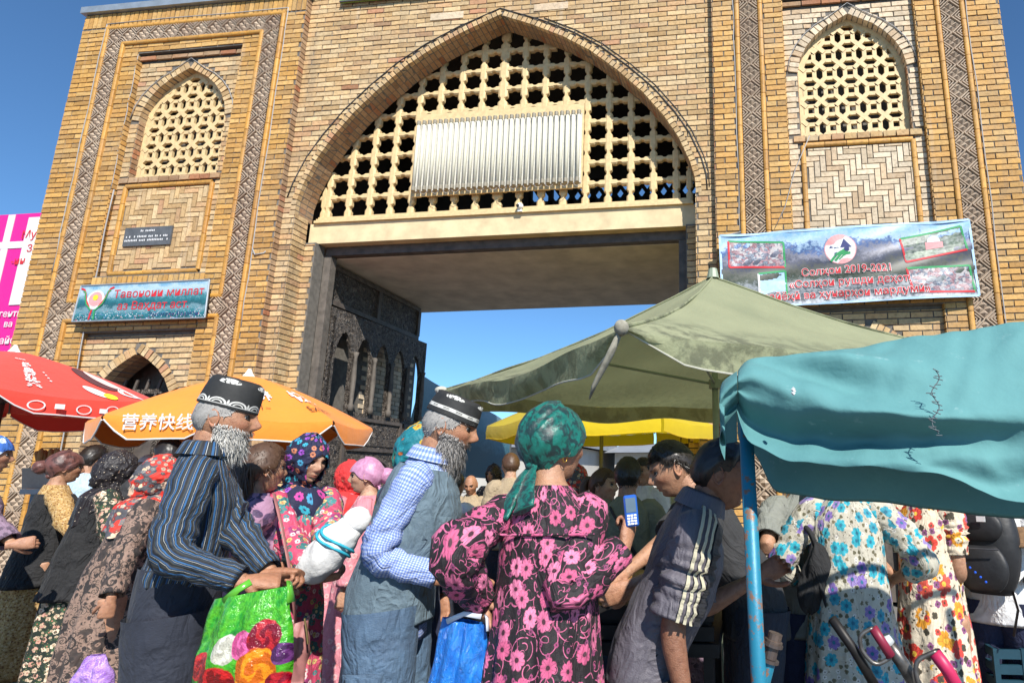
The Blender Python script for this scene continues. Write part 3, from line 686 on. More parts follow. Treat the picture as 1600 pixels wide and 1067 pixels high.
for s in (-1, 1):
    ribbon(sh, [(.27 + s * x, y) for x, y in ((.07, .20), (.14, .30), (.17, .40), (.2, .45), (.25, .47))], .013, E_ * 2.4, M['red_ink'], 'emblem', lb); ribbon(sh, [(.27 + s * x, y) for x, y in ((.03, .15), (.12, .24), (.16, .34), (.17, .41), (.21, .43))], .010, E_ * 2.8, M['green_ink'], 'emblem', lb)
    ribbon(sh, [(.27 + s * .02, .16), (.27 + s * .035, .02)], .012, E_ * 2, M['red_ink'] if s < 0 else M['green_ink'], 'emblem', lb)
disc(sh, .27, .33, .04, E_ * 3, M['yellow_ink'], 'emblem', lb, 0, 12)
# right banner
sh2 = Sheet((3.04, 7.10, 4.31), (5.95, 7.08, 4.36), (5.99, 7.10, 3.45), (3.06, 7.10, 3.40), .034, 1.3)
rb = sh2.grid(0, sh2.w, 0, sh2.h, 150, 40).build('banner', M['mountain'], smooth=True); tag(rb, 'wide mountain landscape banner with red lettering tied across the tower', 'banner'); E2 = side(sh2) * .0022
W2, H2 = sh2.w, sh2.h
def line(a, b, w_, mat, nm='border', o=2.): ribbon(sh2, [(a[0] + (b[0] - a[0]) * t, a[1] + (b[1] - a[1]) * t) for t in np.linspace(0, 1, 8)], w_, E2 * o, mat, nm, rb)
for a, b in (((0, 0), (W2, 0)), ((W2, 0), (W2, H2)), ((W2, H2), (0, H2)), ((0, H2), (0, 0))): line(a, b, .014, M['sky_ink'])
def pane(pts, mat, cr, cg):
    mb = MB(); q = [Vector(p) for p in pts]; rows = []; uv = []
    for i in range(4):
        rows.append([]); uv.append([])
        for j in range(7): p = q[3].lerp(q[2], j / 6).lerp(q[0].lerp(q[1], j / 6), i / 3); rows[-1].append(sh2(p.x, p.y, E2)); uv[-1].append((j / 6 * 1.6, i / 3))
    mb.grid(rows, uv); mb.build('inset_picture', mat, rb)
    line(q[3], q[0], .012, M[cr]); line(q[3], q[2], .012, M[cr]); line(q[0], q[1], .012, M[cg]); line(q[1], q[2], .012, M[cg])
pane([(.10, .84), (.76, .78), (.76, .47), (.10, .50)], M['crowd_print'], 'red_ink', 'green_ink'); pane([(.44, .40), (.76, .42), (.76, .08), (.44, .08)], M['sky_ink'], 'white_ink', 'green_ink')
pane([(2.12, .73), (2.82, .84), (2.86, .55), (2.16, .44)], M['garden_print'], 'red_ink', 'green_ink'); pane([(2.15, .36), (2.86, .36), (2.88, .05), (2.19, .07)], M['crowd_print'], 'red_ink', 'green_ink')
disc(sh2, 2.50, .67, .075, E2 * 2.2, M['white_ink'], 'emblem', rb, 0, 14, 0, pi); poly(sh2, [(2.40, .58), (2.60, .60), (2.60, .67), (2.40, .67)], E2 * 2.2, M['pink_ink'], 'emblem', rb)
disc(sh2, 1.42, .645, .185, E2, M['pink_ink'], 'emblem', rb); disc(sh2, 1.42, .645, .175, E2 * 1.6, M['white_ink'], 'emblem', rb)
poly(sh2, [(1.29, .66), (1.36, .77), (1.42, .68)], E2 * 2.4, M['navy_ink'], 'emblem', rb); poly(sh2, [(1.38, .66), (1.46, .785), (1.55, .66)], E2 * 2.8, M['navy_ink'], 'emblem', rb); poly(sh2, [(1.43, .735), (1.46, .785), (1.49, .735), (1.46, .75)], E2 * 3.2, M['white_ink'], 'emblem', rb)
for k in range(3): ribbon(sh2, [(1.30 + .05 * k, .50 + .005 * k), (1.37 + .05 * k, .58), (1.47 + .03 * k, .63 - .02 * k)], .014, E2 * 3, M['green_ink'], 'emblem', rb)
disc(sh2, 1.49, .64, .03, E2 * 3.4, M['navy_ink'], 'emblem', rb, 0, 10); ribbon(sh2, [(1.36, .56), (1.365, .68)], .014, E2 * 3.4, M['navy_ink'], 'emblem', rb)
for s_, uu, vv, sz in (('Солҳои 2019-2021', 1.47, .345, .128), ('«Солҳои рушди деҳот,', 1.49, .205, .128), ('сайёҳӣ ва ҳунарҳои мардумӣ»', 1.43, .065, .128)):
    text_on('lettering_edge', s_, sz, M['white_ink'], rb, lambda x, y, uu=uu, vv=vv: sh2(uu + x, vv + y, E2 * 3), 'CENTER', 1.0, .006, .06); text_on('lettering', s_, sz, M['red_ink'], rb, lambda x, y, uu=uu, vv=vv: sh2(uu + x, vv + y, E2 * 4.4), 'CENTER', 1.0, .001, .06)
# memorial plaque
pq = MB(); pq.box(-5.335, -4.605, 7.283, 7.34, 4.645, 4.92); pl = pq.build('plaque', flat('slate plaque', (.10, .105, .11), .5, var=.3, scale=12), gate)
shp = Sheet((-5.33, 7.281, 4.915), (-4.61, 7.281, 4.915), (-4.61, 7.281, 4.65), (-5.33, 7.281, 4.65), 0.)
for vv, n in ((.20, 9), (.115, 26), (.06, 27)):
    mb = MB(); x = .36 - n * .0125
    for k in range(n):
        if random.random() < .85: a = x + k * .025; hgt = random.uniform(.022, .032); mb.add([shp(a, vv, side(shp) * .003), shp(a + .016, vv, side(shp) * .003), shp(a + .016, vv + hgt, side(shp) * .003), shp(a, vv + hgt, side(shp) * .003)], [(0, 1, 2, 3)])
    mb.build('engraving', M['white_ink'], pl)['kind'] = 'stuff'
for x, z in ((-.84, 7.98), (.71, 7.985)): MB().box(x - .25, x + .25, CW - .022, CW + .0, z - .055, z + .055).build('name_stone', M['pale'], central)
# white tube panel on the screen
pn = empty('tube_panel', (-.08, 7.6, 5.38)); tag(pn, 'white panel of upright lamp tubes fixed across the arch screen', 'lamp panel')
MB().box(-1.33, 1.15, 7.635, 7.655, 5.33, 6.62).build('backing_board', M['cream'], pn); MB().box(-1.31, 1.13, 7.615, 7.634, 5.40, 6.45).build('reflector', flat('white reflector sheet', (.60, .59, .54), .8, .0), pn)
TUBE = MB().tube([(0, 0, -.5), (0, 0, .5)], .0235, 10).mesh('tube', True); TUBE.materials.append(flat('frosted tube', (.66, .63, .50), .75, var=.06)); CAPM = MB().tube([(0, 0, -.03), (0, 0, .03)], .029, 10).mesh('socket'); CAPM.materials.append(flat('tube socket', (.26, .23, .17), .6))
for k in range(30):
    x = -1.265 + k * (2.36 / 29); t = inst('tube', TUBE, (x, 7.575, 5.93), pn); 
    for z in (5.42, 6.44): inst('socket', CAPM, (x, 7.575, z), pn)
for k in range(14):
    x = -1.2 + k * .17 + random.uniform(-.03, .03); MB().tube([(x, 7.58, 5.4), (x + .02, 7.57, 5.35), (x + .07, 7.57, 5.335 - random.uniform(0, .02)), (x + .11, 7.575, 5.36), (x + .12, 7.58, 5.4)], .004, 5).build('wire', M['conduit'], pn)
# security camera on the moulding, sign above the arch
cmr = empty('security_camera', (.30, 7.6, 5.06)); tag(cmr, 'small white ball security camera on the lintel moulding', 'camera')
MB().sphere((.30, 7.585, 5.075), .048).build('housing', M['white_paint'], cmr, True); MB().sphere((.285, 7.545, 5.07), .024, 12, 8).build('lens', M['black_ink'], cmr, True); MB().box(.27, .33, 7.58, 7.612, 5.0, 5.04).build('bracket', M['white_paint'], cmr)
sg = empty('signboard', (-1.7, 7.3, 8.32)); tag(sg, 'green signboard edge above the arch, mostly cut off', 'signboard')
MB().box(-2.5, .9, 7.27, 7.30, 8.33, 8.7).build('board', flat('green sign paint', (.18, .30, .07), .5), sg); MB().box(-2.5, .9, 7.255, 7.27, 8.325, 8.345).build('frame', M['iron'], sg)
mbt = MB()
for k, x in enumerate((-2.2, -1.75, -1.45)): mbt.box(x, x + .22, 7.264, 7.268, 8.36, 8.5)
mbt.build('lettering', M['white_ink'], sg)
# conduits and cables clipped to the brickwork (parts of the building)
def cable(pts, r, mat='conduit'): MB().tube(pts, r, 6).build('cable', M[mat], gate, True)
def wob(x, z0, z1, Y, n=14, a=.012): return [(x + random.uniform(-a, a), Y, z0 + (z1 - z0) * k / n) for k in range(n + 1)]
for s in (-1, 1):
    cable(wob(s * 3.285, 3.4 if s < 0 else 4.35, 8.28, TW - .012), .008); cable(wob(s * 6.285, 4.3 if s < 0 else 1., 8.28, TW - .012), .008)
    cable(wob(s * 3.02, 1.5 if s < 0 else 4.4, 8.7, CW - .03, 14, .008), .014)
cable([(-3.285, TW - .012, 8.28), (-4.3, TW - .012, 8.275), (-5.3, TW - .012, 8.29), (-6.285, TW - .012, 8.28)], .008); cable(wob(-5.60, 1.5, 5.5, TW - .002), .009); cable(wob(-5.645, 5.5, 7.7, TW - .004), .006)
ex = [(AC - x - .145, z + .05) for x, z in ARC][1:] + [(AC + x + .145, z + .05) for x, z in ARC[::-1][1:]]; ex[9] = (AC, 8.03)
cable([(x, CW - .018, z) for x, z in ex], .009, 'black_cable'); cable([(x + .03, CW - .018, z + .035) for x, z in ex[10:]], .006, 'black_cable')
cable([(3.02, CW - .03, 4.42), (3.1, TW - .02, 4.36), (3.3, TW - .015, 4.4), (3.36, TW - .015, 4.5)], .01); cable([(-3.285, TW - .012, 4.5), (-3.22, TW - .03, 4.40), (-3.1, TW - .02, 4.42), (-3.02, CW - .03, 4.6)], .01)
cable([(4.2, TW - .02, 5.65), (4.0, TW - .03, 5.2), (3.85, TW - .02, 4.7), (3.7, TW - .01, 4.4)], .006)
for s, pts in ((-1, WIN), (1, WIN)):
    o = [(s * 4.8 - x * 1.0 - .13, z + .03) for x, z in pts] + [(s * 4.8 + x + .13, z + .03) for x, z in pts[::-1][1:]]; o[6] = (s * 4.8, 7.61); cable([(x, RC - .03, z) for x, z in o], .006)
# ================================================================ billboard behind the tower
bb = empty('billboard', (-9.3, 8.5, 0)); tag(bb, 'magenta billboard with white bands and Cyrillic lettering behind the tower', 'billboard')
M['magenta'] = flat('magenta print', (.78, .012, .25), .5, var=.05)
MB().box(-12., -7.2, 8.5, 8.62, 3.45, 5.86).build('panel', M['magenta'], bb)
for x in (-11.2, -8.0): MB().tube([(x, 8.7, 0), (x, 8.7, 5.6)], .06, 10).build('post', M['iron'], bb)
bq = MB(); bq.box(-9.03, -8.90, 8.49, 8.498, 3.46, 5.85); bq.box(-12, -8.0, 8.488, 8.494, 5.24, 5.36); bq.box(-8.62, -7.3, 8.484, 8.492, 4.25, 5.78); bq.build('white_band', M['white_ink'], bb)
MB().box(-12, -9.05, 8.488, 8.497, 3.5, 5.22).build('picture', flat('blue print field', (.02, .05, .16), .5, var=.5, scale=2), bb)
for s_, x, z, sz, mt in (('Му', -8.68, 5.40, .20, 'red_ink'), ('З', -8.52, 5.16, .18, 'red_ink'), ('-ин', -8.76, 4.95, .18, 'red_ink'), ('Агентии', -8.86, 4.05, .16, 'white_ink'), ('ва', -8.62, 3.88, .15, 'white_ink'), ('Райс', -8.74, 3.60, .17, 'white_ink')):
    text_on('lettering', s_, sz, M[mt], bb, lambda a, b, x=x, z=z: (x + a, 8.478, z + b), bold=.002)
# lower text hangs on a second sheet below the first
MB().box(-12., -7.2, 8.5, 8.6, 2.2, 3.45).build('panel', M['magenta'], bb); MB().box(-9.03, -8.90, 8.49, 8.498, 2.2, 3.46).build('white_band', M['white_ink'], bb)
for s_, x, z, sz, mt in (('e-m', -8.72, 3.40, .17, 'white_ink'), ('ТЕ', -8.60, 3.20, .17, 'white_ink'), ('дар Х', -8.86, 3.0, .17, 'yellow_ink'), ('дар Г', -8.90, 2.62, .17, 'yellow_ink')):
    text_on('lettering', s_, sz, M[mt], bb, lambda a, b, x=x, z=z: (x + a, 8.478, z + b), bold=.002)
# ================================================================ parasols
def canopy(n, R, h, top, valance, sag=.05, p=1.35, rot=0., seg=6, nr=10):
    """panelled canopy as one sheet: returns fn(panel angle a in turns*n, t 0..1) and the grid of points"""
    def pt(a, t):
        k = math.floor(a); f = a - k; A = rot + 2 * pi * (k % n) / n; B = rot + 2 * pi * ((k + 1) % n) / n
        r = R * t; pa, pb = Vector((cos(A), sin(A), 0)) * r, Vector((cos(B), sin(B), 0)) * r; q = pa.lerp(pb, f)
        bul = sin(pi * f); q *= 1 + .02 * bul; z = -h * t ** p - sag * bul * t * (1 - .25 * t); return Vector((top[0] + q.x, top[1] + q.y, top[2] + z))
    return pt
def parasol(name, label, n, R, h, top, mat, under=None, valance=.16, notch=True, rot=0., group=None, pole=.02, panels=None, tip=True):
    root = empty(name, (top[0], top[1], 0)); tag(root, label, 'umbrella', group); pt = canopy(n, R, h, top, valance, rot=rot); mb = MB(); seg, nr = 6, 9
    rows = [[pt(k / seg, max(t, .004)) for k in range(n * seg + 1)] for t in np.linspace(0, 1, nr + 1)]
    mb.grid(rows, [[(k / seg, i / nr) for k in range(n * seg + 1)] for i in range(nr + 1)])
    cn = mb.build('canopy', mat, root, True)
    for k in range(n):
        v = MB(); rr = []
        for j in range(9):
            f = j / 8; e = pt(k + .015 + f * .97, 1.0); c = Vector((top[0], top[1], e.z)); o = (e - c).normalized(); drop = valance * (1 if not notch else min(1, .25 + 3.5 * min(f, 1 - f) + .0)); drop *= 1 + .05 * sin(f * 9 + k)
            rr.append([e, e + o * .012 - Vector((0, 0, drop * .5)), e + o * .005 - Vector((0, 0, drop))])
        v.grid(rr, [[(k + j / 8, -.0), (k + j / 8, -.5), (k + j / 8, -1)] for j in range(9)]); v.build('valance', panels or mat, root, True)
        rim = MB().tube([r_[2] for r_ in rr], .006, 5); rim.build('piping', M['white_ink'] if notch else mat, root)
    for k in range(n):
        MB().tube([pt(k, t) - Vector((0, 0, .012)) for t in (.03, .35, .7, 1.)], .006, 5).build('rib', M['iron'], root)
    for k in range(n):
        a = Vector((top[0], top[1], top[2] - h * .95)); MB().tube([a, pt(k, .5) - Vector((0, 0, .014))], .005, 5).build('strut', M['iron'], root)
    MB().tube([(top[0], top[1], 0), (top[0], top[1], top[2] + .02)], pole, 10).build('pole', M['iron'] if name != 'sun_parasol' else M['polegreen'], root, True)
    MB().tube([(top[0], top[1], top[2] - h * .95 - .03), (top[0], top[1], top[2] - h * .95 + .03)], pole * 1.9, 10).build('runner', M['iron'], root)
    bs = MB().tube([(top[0], top[1], 0), (top[0], top[1], .05), (top[0], top[1], .09), (top[0], top[1], .35)], [.24, .24, .06, .045], 16); bs.build('base', M['iron'], root)
    if tip: MB().tube([(top[0], top[1], top[2] - .01), (top[0], top[1], top[2] + .02), (top[0], top[1], top[2] + .06)], [.05, .03, .012], 10).build('finial', M['white_paint'], root)
    return root, pt
M['polegreen'] = flat('pale green pole', (.26, .31, .22), .5)
def cloth(name, base, var=.1, trans=.0, rough=.8, extra=None):
    g = G(name); n = g.noise(g.ob(), 3, 4); c = g.mix(1., base, g.ramp(n, [(.3, (1 - var,) * 3), (.7, (1 + var,) * 3)]), 'MULTIPLY')
    if extra: c = extra(g, c)
    return g.out(c, rough, 0, g.bump(g.noise(g.ob(), 7, 3), .3, .03), Sheen_Weight=.15)
def orange_pic(g, c):
    u = g.sep(g.uv()); n = g.noise(g.uv(), 3.5, 4, .6); d = g.m('ADD', g.m('SUBTRACT', u[0], 4.62), g.m('MULTIPLY', g.m('SUBTRACT', n, .5), 1.1)); return c
M['orange'] = cloth('orange umbrella cloth', (.80, .235, .018), .06); M['red'] = cloth('red umbrella cloth', (.72, .048, .028), .06)
M['yellow'] = cloth('yellow umbrella cloth', (.80, .62, .015), .06)
uo, pto = parasol('market_umbrella', 'orange printed umbrella with white lettering in front of the carved door', 8, 1.04, .44, (-1.16, 5.05, 2.36), M['orange'], valance=.15, rot=radians(-12), pole=.018)
ur, ptr = parasol('market_umbrella', 'red printed umbrella with white vertical lettering beside the billboard', 8, 1.30, .48, (-3.56, 5.0, 2.64), M['red'], valance=.15, rot=radians(6), pole=.018)
uy, pty = parasol('market_umbrella', 'plain yellow umbrella standing inside the gateway', 6, 1.30, .46, (1.64, 7.0, 2.48), M['yellow'], valance=.14, notch=False, rot=radians(10), pole=.022)
def on_canopy(pt, a0, t0, sa, st, off=.012, val=False):
    """map flat lettering onto a canopy: x runs along the panel angle, y towards the peak"""
    def f(x, y):
        a, t = a0 + x * sa, t0 - y * st; p = pt(a, t); e = .01; n = (pt(a + e, t) - p).cross(pt(a, t - e) - p).normalized()
        if n.z < 0: n = -n
        return p + n * off
    return f
NO = lambda x, y: pix((x, y, 1))
def panel_of(pt, n, px, t):  # panel coordinate whose canopy point falls at image column px (front half)
    best = min((abs(pix(pt(a, t))[0] - px) + (0 if pt(a, t).y < pt(0, 0.0).y + .2 else 900), a) for a in np.arange(0, n, .02)); return best[1]
aN = panel_of(pto, 8, 408, .66); aE = panel_of(pto, 8, 462, .66); a9 = panel_of(pto, 8, 418, .55); aK = panel_of(pto, 8, 455, .6)
text_on('lettering', '营养', .20, M['white_ink'], uo, on_canopy(pto, aN - .22, .66, .95, .95), cut=.06, bold=.006); text_on('lettering', '快线', .22, M['white_ink'], uo, on_canopy(pto, aE - .0, .68, .95, .95), cut=.06, bold=.006)
text_on('lettering', 'Nutri –', .13, M['black_ink'], uo, on_canopy(pto, aN - .25, .84, .8, .9), cut=.06); text_on('lettering', 'Express', .13, M['black_ink'], uo, on_canopy(pto, aE + .0, .86, .85, .9), cut=.06)
# splash of milk print on the far left panels of the orange umbrella
aL = panel_of(pto, 8, 235, .62)
for seed, ts in ((1, (.25, .98)),):
    mbp = MB(); N_ = 26; rows = []
    for i in range(N_ + 1):
        t = .1 + .86 * i / N_; wdt = .26 + .20 * mnoise.noise((i * .35, 3, 0)) + .07 * mnoise.noise((i * 1.3, 8, 0)); c_ = aL - .42
        rows.append([on_canopy(pto, c_ - .5, t, 1, 0, .008)(x, 0) for x in np.linspace(0, .5 + wdt, 7)])
    mbp.grid(rows); mbp.build('printed_splash', M['white_ink'], uo)
def val_text(pt, k, s_, size, mat, par, x0, dz, sp=1.0):
    e0, e1 = pt(k + .05, 1.), pt(k + .95, 1.); d = (e1 - e0).normalized(); sgn = 1 if pix(e1)[0] > pix(e0)[0] else -1; st_ = e0 if sgn > 0 else e1; d *= sgn; nrm = Vector((d.y, -d.x, 0)); 
    if nrm.y > 0: nrm = -nrm
    text_on('lettering', s_, size, mat, par, lambda x, y: st_ + d * (x0 + x) + Vector((0, 0, dz + y)) + nrm * .04, spacing=sp, bold=size * .012)
def front_panel(pt, n, px): return math.floor(panel_of(pt, n, px, 1.0))
kl = front_panel(pto, 8, 205); val_text(pto, kl, '营养快线', .125, M['white_ink'], uo, .12, -.10); val_text(pto, kl, '— – —', .05, M['yellow_ink'], uo, .58, -.07); val_text(pto, kl, '– — –', .05, M['white_ink'], uo, .60, -.12)
kr = front_panel(pto, 8, 545); val_text(pto, kr, '营养快线', .09, M['white_ink'], uo, .28, -.07)
# red umbrella print
aR = panel_of(ptr, 8, 42, .6)
for i, ch in enumerate('经典奶茶'): text_on('lettering', ch, .155, M['white_ink'], ur, on_canopy(ptr, aR - .05 + .0 * i, .55 + .115 * i, .78, .80), cut=.05, bold=.006)
text_on('lettering', '– ~ –', .10, M['white_ink'], ur, on_canopy(ptr, aR - .14, .40, .8, .8), cut=.05, bold=.008)
for i in range(4): text_on('lettering', '·', .10, M['white_ink'], ur, on_canopy(ptr, aR + .16, .64 + .05 * i, .78, .8), cut=.05, bold=.008)
aF = panel_of(ptr, 8, 160, .72)
def blob(par, pt, a0, t0, ra, rt, mat, off=.01, tilt=0., nm='printed_figure'):
    rows = [];
    for k in range(25):
        th = 2 * pi * k / 24; x, y = ra * cos(th), rt * sin(th); rows.append([on_canopy(pt, a0, t0, 1, 1, off)(0, 0), on_canopy(pt, a0 + x * cos(tilt) - y * sin(tilt), t0 + x * sin(tilt) + y * cos(tilt), 1, 1, off)(0, 0)])
    MB().grid(rows).build(nm, mat, par)
M['skin_ink'] = flat('printed skin', (.78, .52, .48), .6); M['hair_ink'] = flat('printed hair', (.10, .035, .04), .6)
blob(ur, ptr, aF, .66, .13, .20, M['hair_ink'], .008, .2); blob(ur, ptr, aF + .06, .68, .09, .16, M['skin_ink'], .012, .2); blob(ur, ptr, aF + .13, .90, .16, .09, M['white_ink'], .010); blob(ur, ptr, aF - .22, .88, .05, .10, M['white_ink'], .010, -.5); blob(ur, ptr, aF - .16, .95, .045, .045, M['yellow_ink'], .012)
for px_ in (60, 130, 178):
    k = front_panel(ptr, 8, px_); e = panel_of(ptr, 8, px_, 1.) - k
    e0 = ptr(k + e, 1.); nrm = Vector((e0.x - (-3.56), e0.y - 5.0, 0)).normalized()
    d = Vector((-nrm.y, nrm.x, 0)); mb = MB(); mb.grid([[e0 + nrm * .02 + d * (.055 * q * cos(t)) + Vector((0, 0, -.085 + .04 * q * sin(t))) for q in (.82, 1.)] for t in np.linspace(0, 2 * pi, 21)]); mb.build('printed_ring', M['white_ink'], ur)
    MB().grid([[e0 + nrm * .02 + d * (.11 + .06 * i) + Vector((0, 0, -.085 + .02 * j)) for i in (0, 1)] for j in (-1, 1)]).build('printed_mark', M['white_ink'], ur)
# ---- big olive square parasol
g = G('faded olive canvas'); p = g.ob(); n1 = g.noise(p, 1.3, 5, .6); n2 = g.noise(p, 9, 5, .7); u = g.sep(g.uv()); edge = g.m('MULTIPLY', g.step(u[1], .62, .98), g.step(n2, .42, .60))
c = g.mix(1., (.38, .40, .25), g.ramp(n1, [(.3, (.82, .84, .82)), (.7, (1.14, 1.12, 1.08))]), 'MULTIPLY'); c = g.mix(g.m('MULTIPLY', edge, .7), c, (.075, .08, .06))
M['olive'] = g.out(c, .9, 0, g.bump(g.m('ADD', n2, g.noise(g.comb(g.m('MULTIPLY', u[0], 6.), g.m('MULTIPLY', u[1], 1.2), 0.), 4, 3)), .35, .03))
thin(M['olive'], (.30, .33, .16), .38); thin(M['yellow'], (.80, .62, .02), .45)
ol = empty('canvas_parasol', (3.08, 4.1, 0)); tag(ol, 'big faded olive canvas parasol with a frayed knotted front corner', 'parasol')
PK = Vector((3.08, 4.1, 2.80)); CR = [Vector((2.83, 2.16, 1.98)), Vector((1.04, 4.37, 2.09)), Vector((3.33, 6.08, 2.09)), Vector((5.12, 3.83, 2.05))]
def opt(k, f, t):
    A, B = CR[k], CR[(k + 1) % 4]; e = A.lerp(B, f); s_ = sin(pi * f)
    p_ = PK.lerp(e, t); zz = -.05 * s_ * t ** 1.5 - .07 * sin(pi * t) ; p_.z += zz + .018 * s_ * sin(t * 14 + f * 9) * t + .012 * mnoise.noise((f * 7 + k * 3, t * 6, 1.))
    return p_
for k in range(4):
    mb = MB(); nf, nt = 24, 16
    mb.grid([[opt(k, f, max(t, .01)) for f in np.linspace(0, 1, nf + 1)] for t in np.linspace(0, 1, nt + 1)], [[(k + f, t) for f in np.linspace(0, 1, nf + 1)] for t in np.linspace(0, 1, nt + 1)])
    mb.build('canopy_panel', M['olive'], ol, True)
    v = MB(); gap0 = .10 if k in (0,) else 0.; gap1 = .10 if k == 3 else 0.; rr = []; uvv = []
    for f in np.linspace(0, 1, 33):
        e = opt(k, f, 1.); c0_ = Vector((PK.x, PK.y, e.z)); o = (e - c0_).normalized(); d1 = min(1, (f / gap0) if gap0 else 1, ((1 - f) / gap1) if gap1 else 1); dr = (.12 + .015 * sin(f * 15 + k)) * d1
        rr.append([e, e + o * .02 * sin(f * 21) - Vector((0, 0, dr * .5)), e - o * (.02 + .02 * sin(f * 17 + 2)) - Vector((0, 0, dr))]); uvv.append([(k + f, .86), (k + f, .93), (k + f, 1.)])
    v.grid(rr, uvv); v.build('valance', M['olive'], ol, True); MB().tube([r_[2] for r_ in rr], .004, 5).build('hem', flat('pale hem', (.50, .49, .40), .9), ol)
    MB().tube([opt(k, 0, t) + Vector((0, 0, .006)) for t in np.linspace(.02, 1, 9)], [.007] * 9, 6).build('seam', M['olive'], ol)
    MB().tube([PK - Vector((0, 0, .03)), opt(k, 0, .5) - Vector((0, 0, .03)), CR[k] - Vector((0, 0, .02))], .011, 6).build('rib', M['polegreen'], ol); MB().tube([PK - Vector((0, 0, .75)), opt(k, 0, .55) - Vector((0, 0, .035))], .009, 6).build('strut', M['polegreen'], ol)
kn = MB(); kn.sphere(CR[0] + Vector((0, -.01, .0)), (.028, .028, .03), 10, 8); kn.tube([CR[0], CR[0] + Vector((-.05, .02, -.10)), CR[0] + Vector((-.11, .05, -.2)), CR[0] + Vector((-.13, .06, -.25))], [.022, .03, .02, .006], 8, flat=.4); kn.build('corner_knot', flat('frayed canvas knot', (.30, .28, .22), .95, var=.4, scale=40), ol, True)
kn = MB(); kn.sphere(CR[1] + Vector((-.02, 0, .0)), (.05, .04, .03), 10, 8); kn.build('corner_knot', flat('pale canvas knot', (.45, .43, .36), .95), ol, True)
MB().tube([(3.08, 4.1, 0), (3.08, 4.1, 2.84)], .021, 12).build('pole', M['polegreen'], ol, True); MB().tube([(3.08, 4.1, 2.79), (3.08, 4.1, 2.86)], [.045, .03], 10).build('finial', M['polegreen'], ol)
MB().tube([(3.08, 4.1, 2.02), (3.08, 4.1, 2.08)], .042, 10).build('runner', M['polegreen'], ol); MB().box(2.83, 3.33, 3.85, 4.35, 0, .08).build('base', M['iron'], ol)
# ---- teal tarpaulin awning on a blue post
aw = empty('tarpaulin_awning', (3.27, 1.76, 0)); tag(aw, 'sagging turquoise tarpaulin awning with stitched tear on a blue post', 'awning')
g = G('turquoise tarpaulin'); p = g.ob(); n1 = g.noise(p, 2.5, 5, .6); n2 = g.noise(p, 18, 4, .6); c = g.mix(1., (.085, .235, .24), g.ramp(n1, [(.3, (.80, .86, .88)), (.7, (1.18, 1.12, 1.10))]), 'MULTIPLY'); c = g.mix(g.m('MULTIPLY', g.step(n2, .64, .76), .5), c, (.26, .40, .40))
M['tarp'] = g.out(c, .85, 0, g.bump(g.m('ADD', n1, g.m('MULTIPLY', n2, .2)), .5, .03))
def cv(keys, x):
    for (a, b), (c_, d_) in zip(keys[:-1], keys[1:]):
        if x <= c_: t = (x - a) / (c_ - a); t = max(t, 0); return b + (d_ - b) * (t * t * (3 - 2 * t))
    return keys[-1][1]
rid = [(1150, 590), (1168, 566), (1200, 560), (1300, 546), (1450, 521), (1600, 503), (1900, 470)]; brk = [(1150, 596), (1170, 590), (1250, 618), (1350, 640), (1450, 650), (1600, 655), (1900, 660)]; bot = [(1150, 640), (1168, 692), (1240, 720), (1350, 730), (1460, 742), (1600, 783), (1900, 850)]; bak = [(1150, 690), (1176, 704), (1214, 772), (1323, 784), (1600, 812), (1900, 880)]
xs_ = list(range(1152, 1900, 11)); rows = []; uvr = []
for i, x in enumerate(xs_):
    a = at(x, cv(rid, x), 1.80); b = at(x, cv(brk, x), 1.56); c_ = at(x, cv(bot, x), 1.63 - .00015 * (x - 1150)); row = []
    bk = at(x, cv(bak, x), 1.98); bm_ = at(x, cv(rid, x) + 14, 1.93)
    for t in np.linspace(0, 1, 7)[:-1]: q = bk.lerp(bm_, t); q.z += .05 * sin(pi * t); row.append(q)
    for t in np.linspace(0, 1, 5)[:-1]: row.append(bm_.lerp(a, t))
    for t in np.linspace(0, 1, 11)[:-1]: q = a.lerp(b, t); q.z += .02 * sin(pi * t); row.append(q)
    for t in np.linspace(0, 1, 15): q = b.lerp(c_, t); q.y += .05 * sin(pi * t) + .02 * sin(t * 9 + x * .012); row.append(q)
    out_ = []
    for j, q in enumerate(row):
        w_ = .017 * mnoise.noise((x * .011, j * .16, 2.)) + .012 * mnoise.noise((x * .03, j * .4 + x * .008, 5.))
        # pinched crease from the torn corner
        f_ = exp(-((j - 13 - (x - 1210) * .012) / 1.4) ** 2) * exp(-((x - 1310) / 110.) ** 2) * .05; e_ = exp(-((j - 15.5 - (x - 1210) * .012) / 1.3) ** 2) * exp(-((x - 1310) / 120.) ** 2) * -.045
        out_.append(q + Vector((0, -1, .5)).normalized() * (w_ + f_ + e_))
    rows.append(out_); uvr.append([(x * .001, j * .03) for j in range(len(out_))])
tp = MB(); tp.grid(rows, uvr); cl = tp.build('tarpaulin', M['tarp'], aw, True); sm = cl.modifiers.new('thick', 'SOLIDIFY'); sm.thickness = .003
ss = cl.modifiers.new('sub', 'SUBSURF'); ss.levels = 1; ss.render_levels = 1
ef = MB(); rows2 = []
r0 = rows[0]
for t in np.linspace(0, 1, 8): rows2.append([Vector(p_) + Vector((-.028 * sin(pi * t) - .035 * t, .0, 0)) + Vector((0, 0, -.13 * t * (.3 + .7 * j / len(r0)) )) * (1 if j > 8 else .4) for j, p_ in enumerate(r0)])
ef.grid(rows2); ef.build('end_flap', M['tarp'], aw, True)
stc = MB(); ln = [at(1458 + 6 * sin(k * .9) , 580 + k * 6.5, 1.56) + Vector((0, -.02, 0)) for k in range(16)]
stc.tube(ln, .0014, 5)
for k, q in enumerate(ln): stc.tube([q + Vector((-.006 - .004 * (k % 3), 0, .004 * (-1) ** k)), q + Vector((.007, -.003, -.005))], .0012, 4)
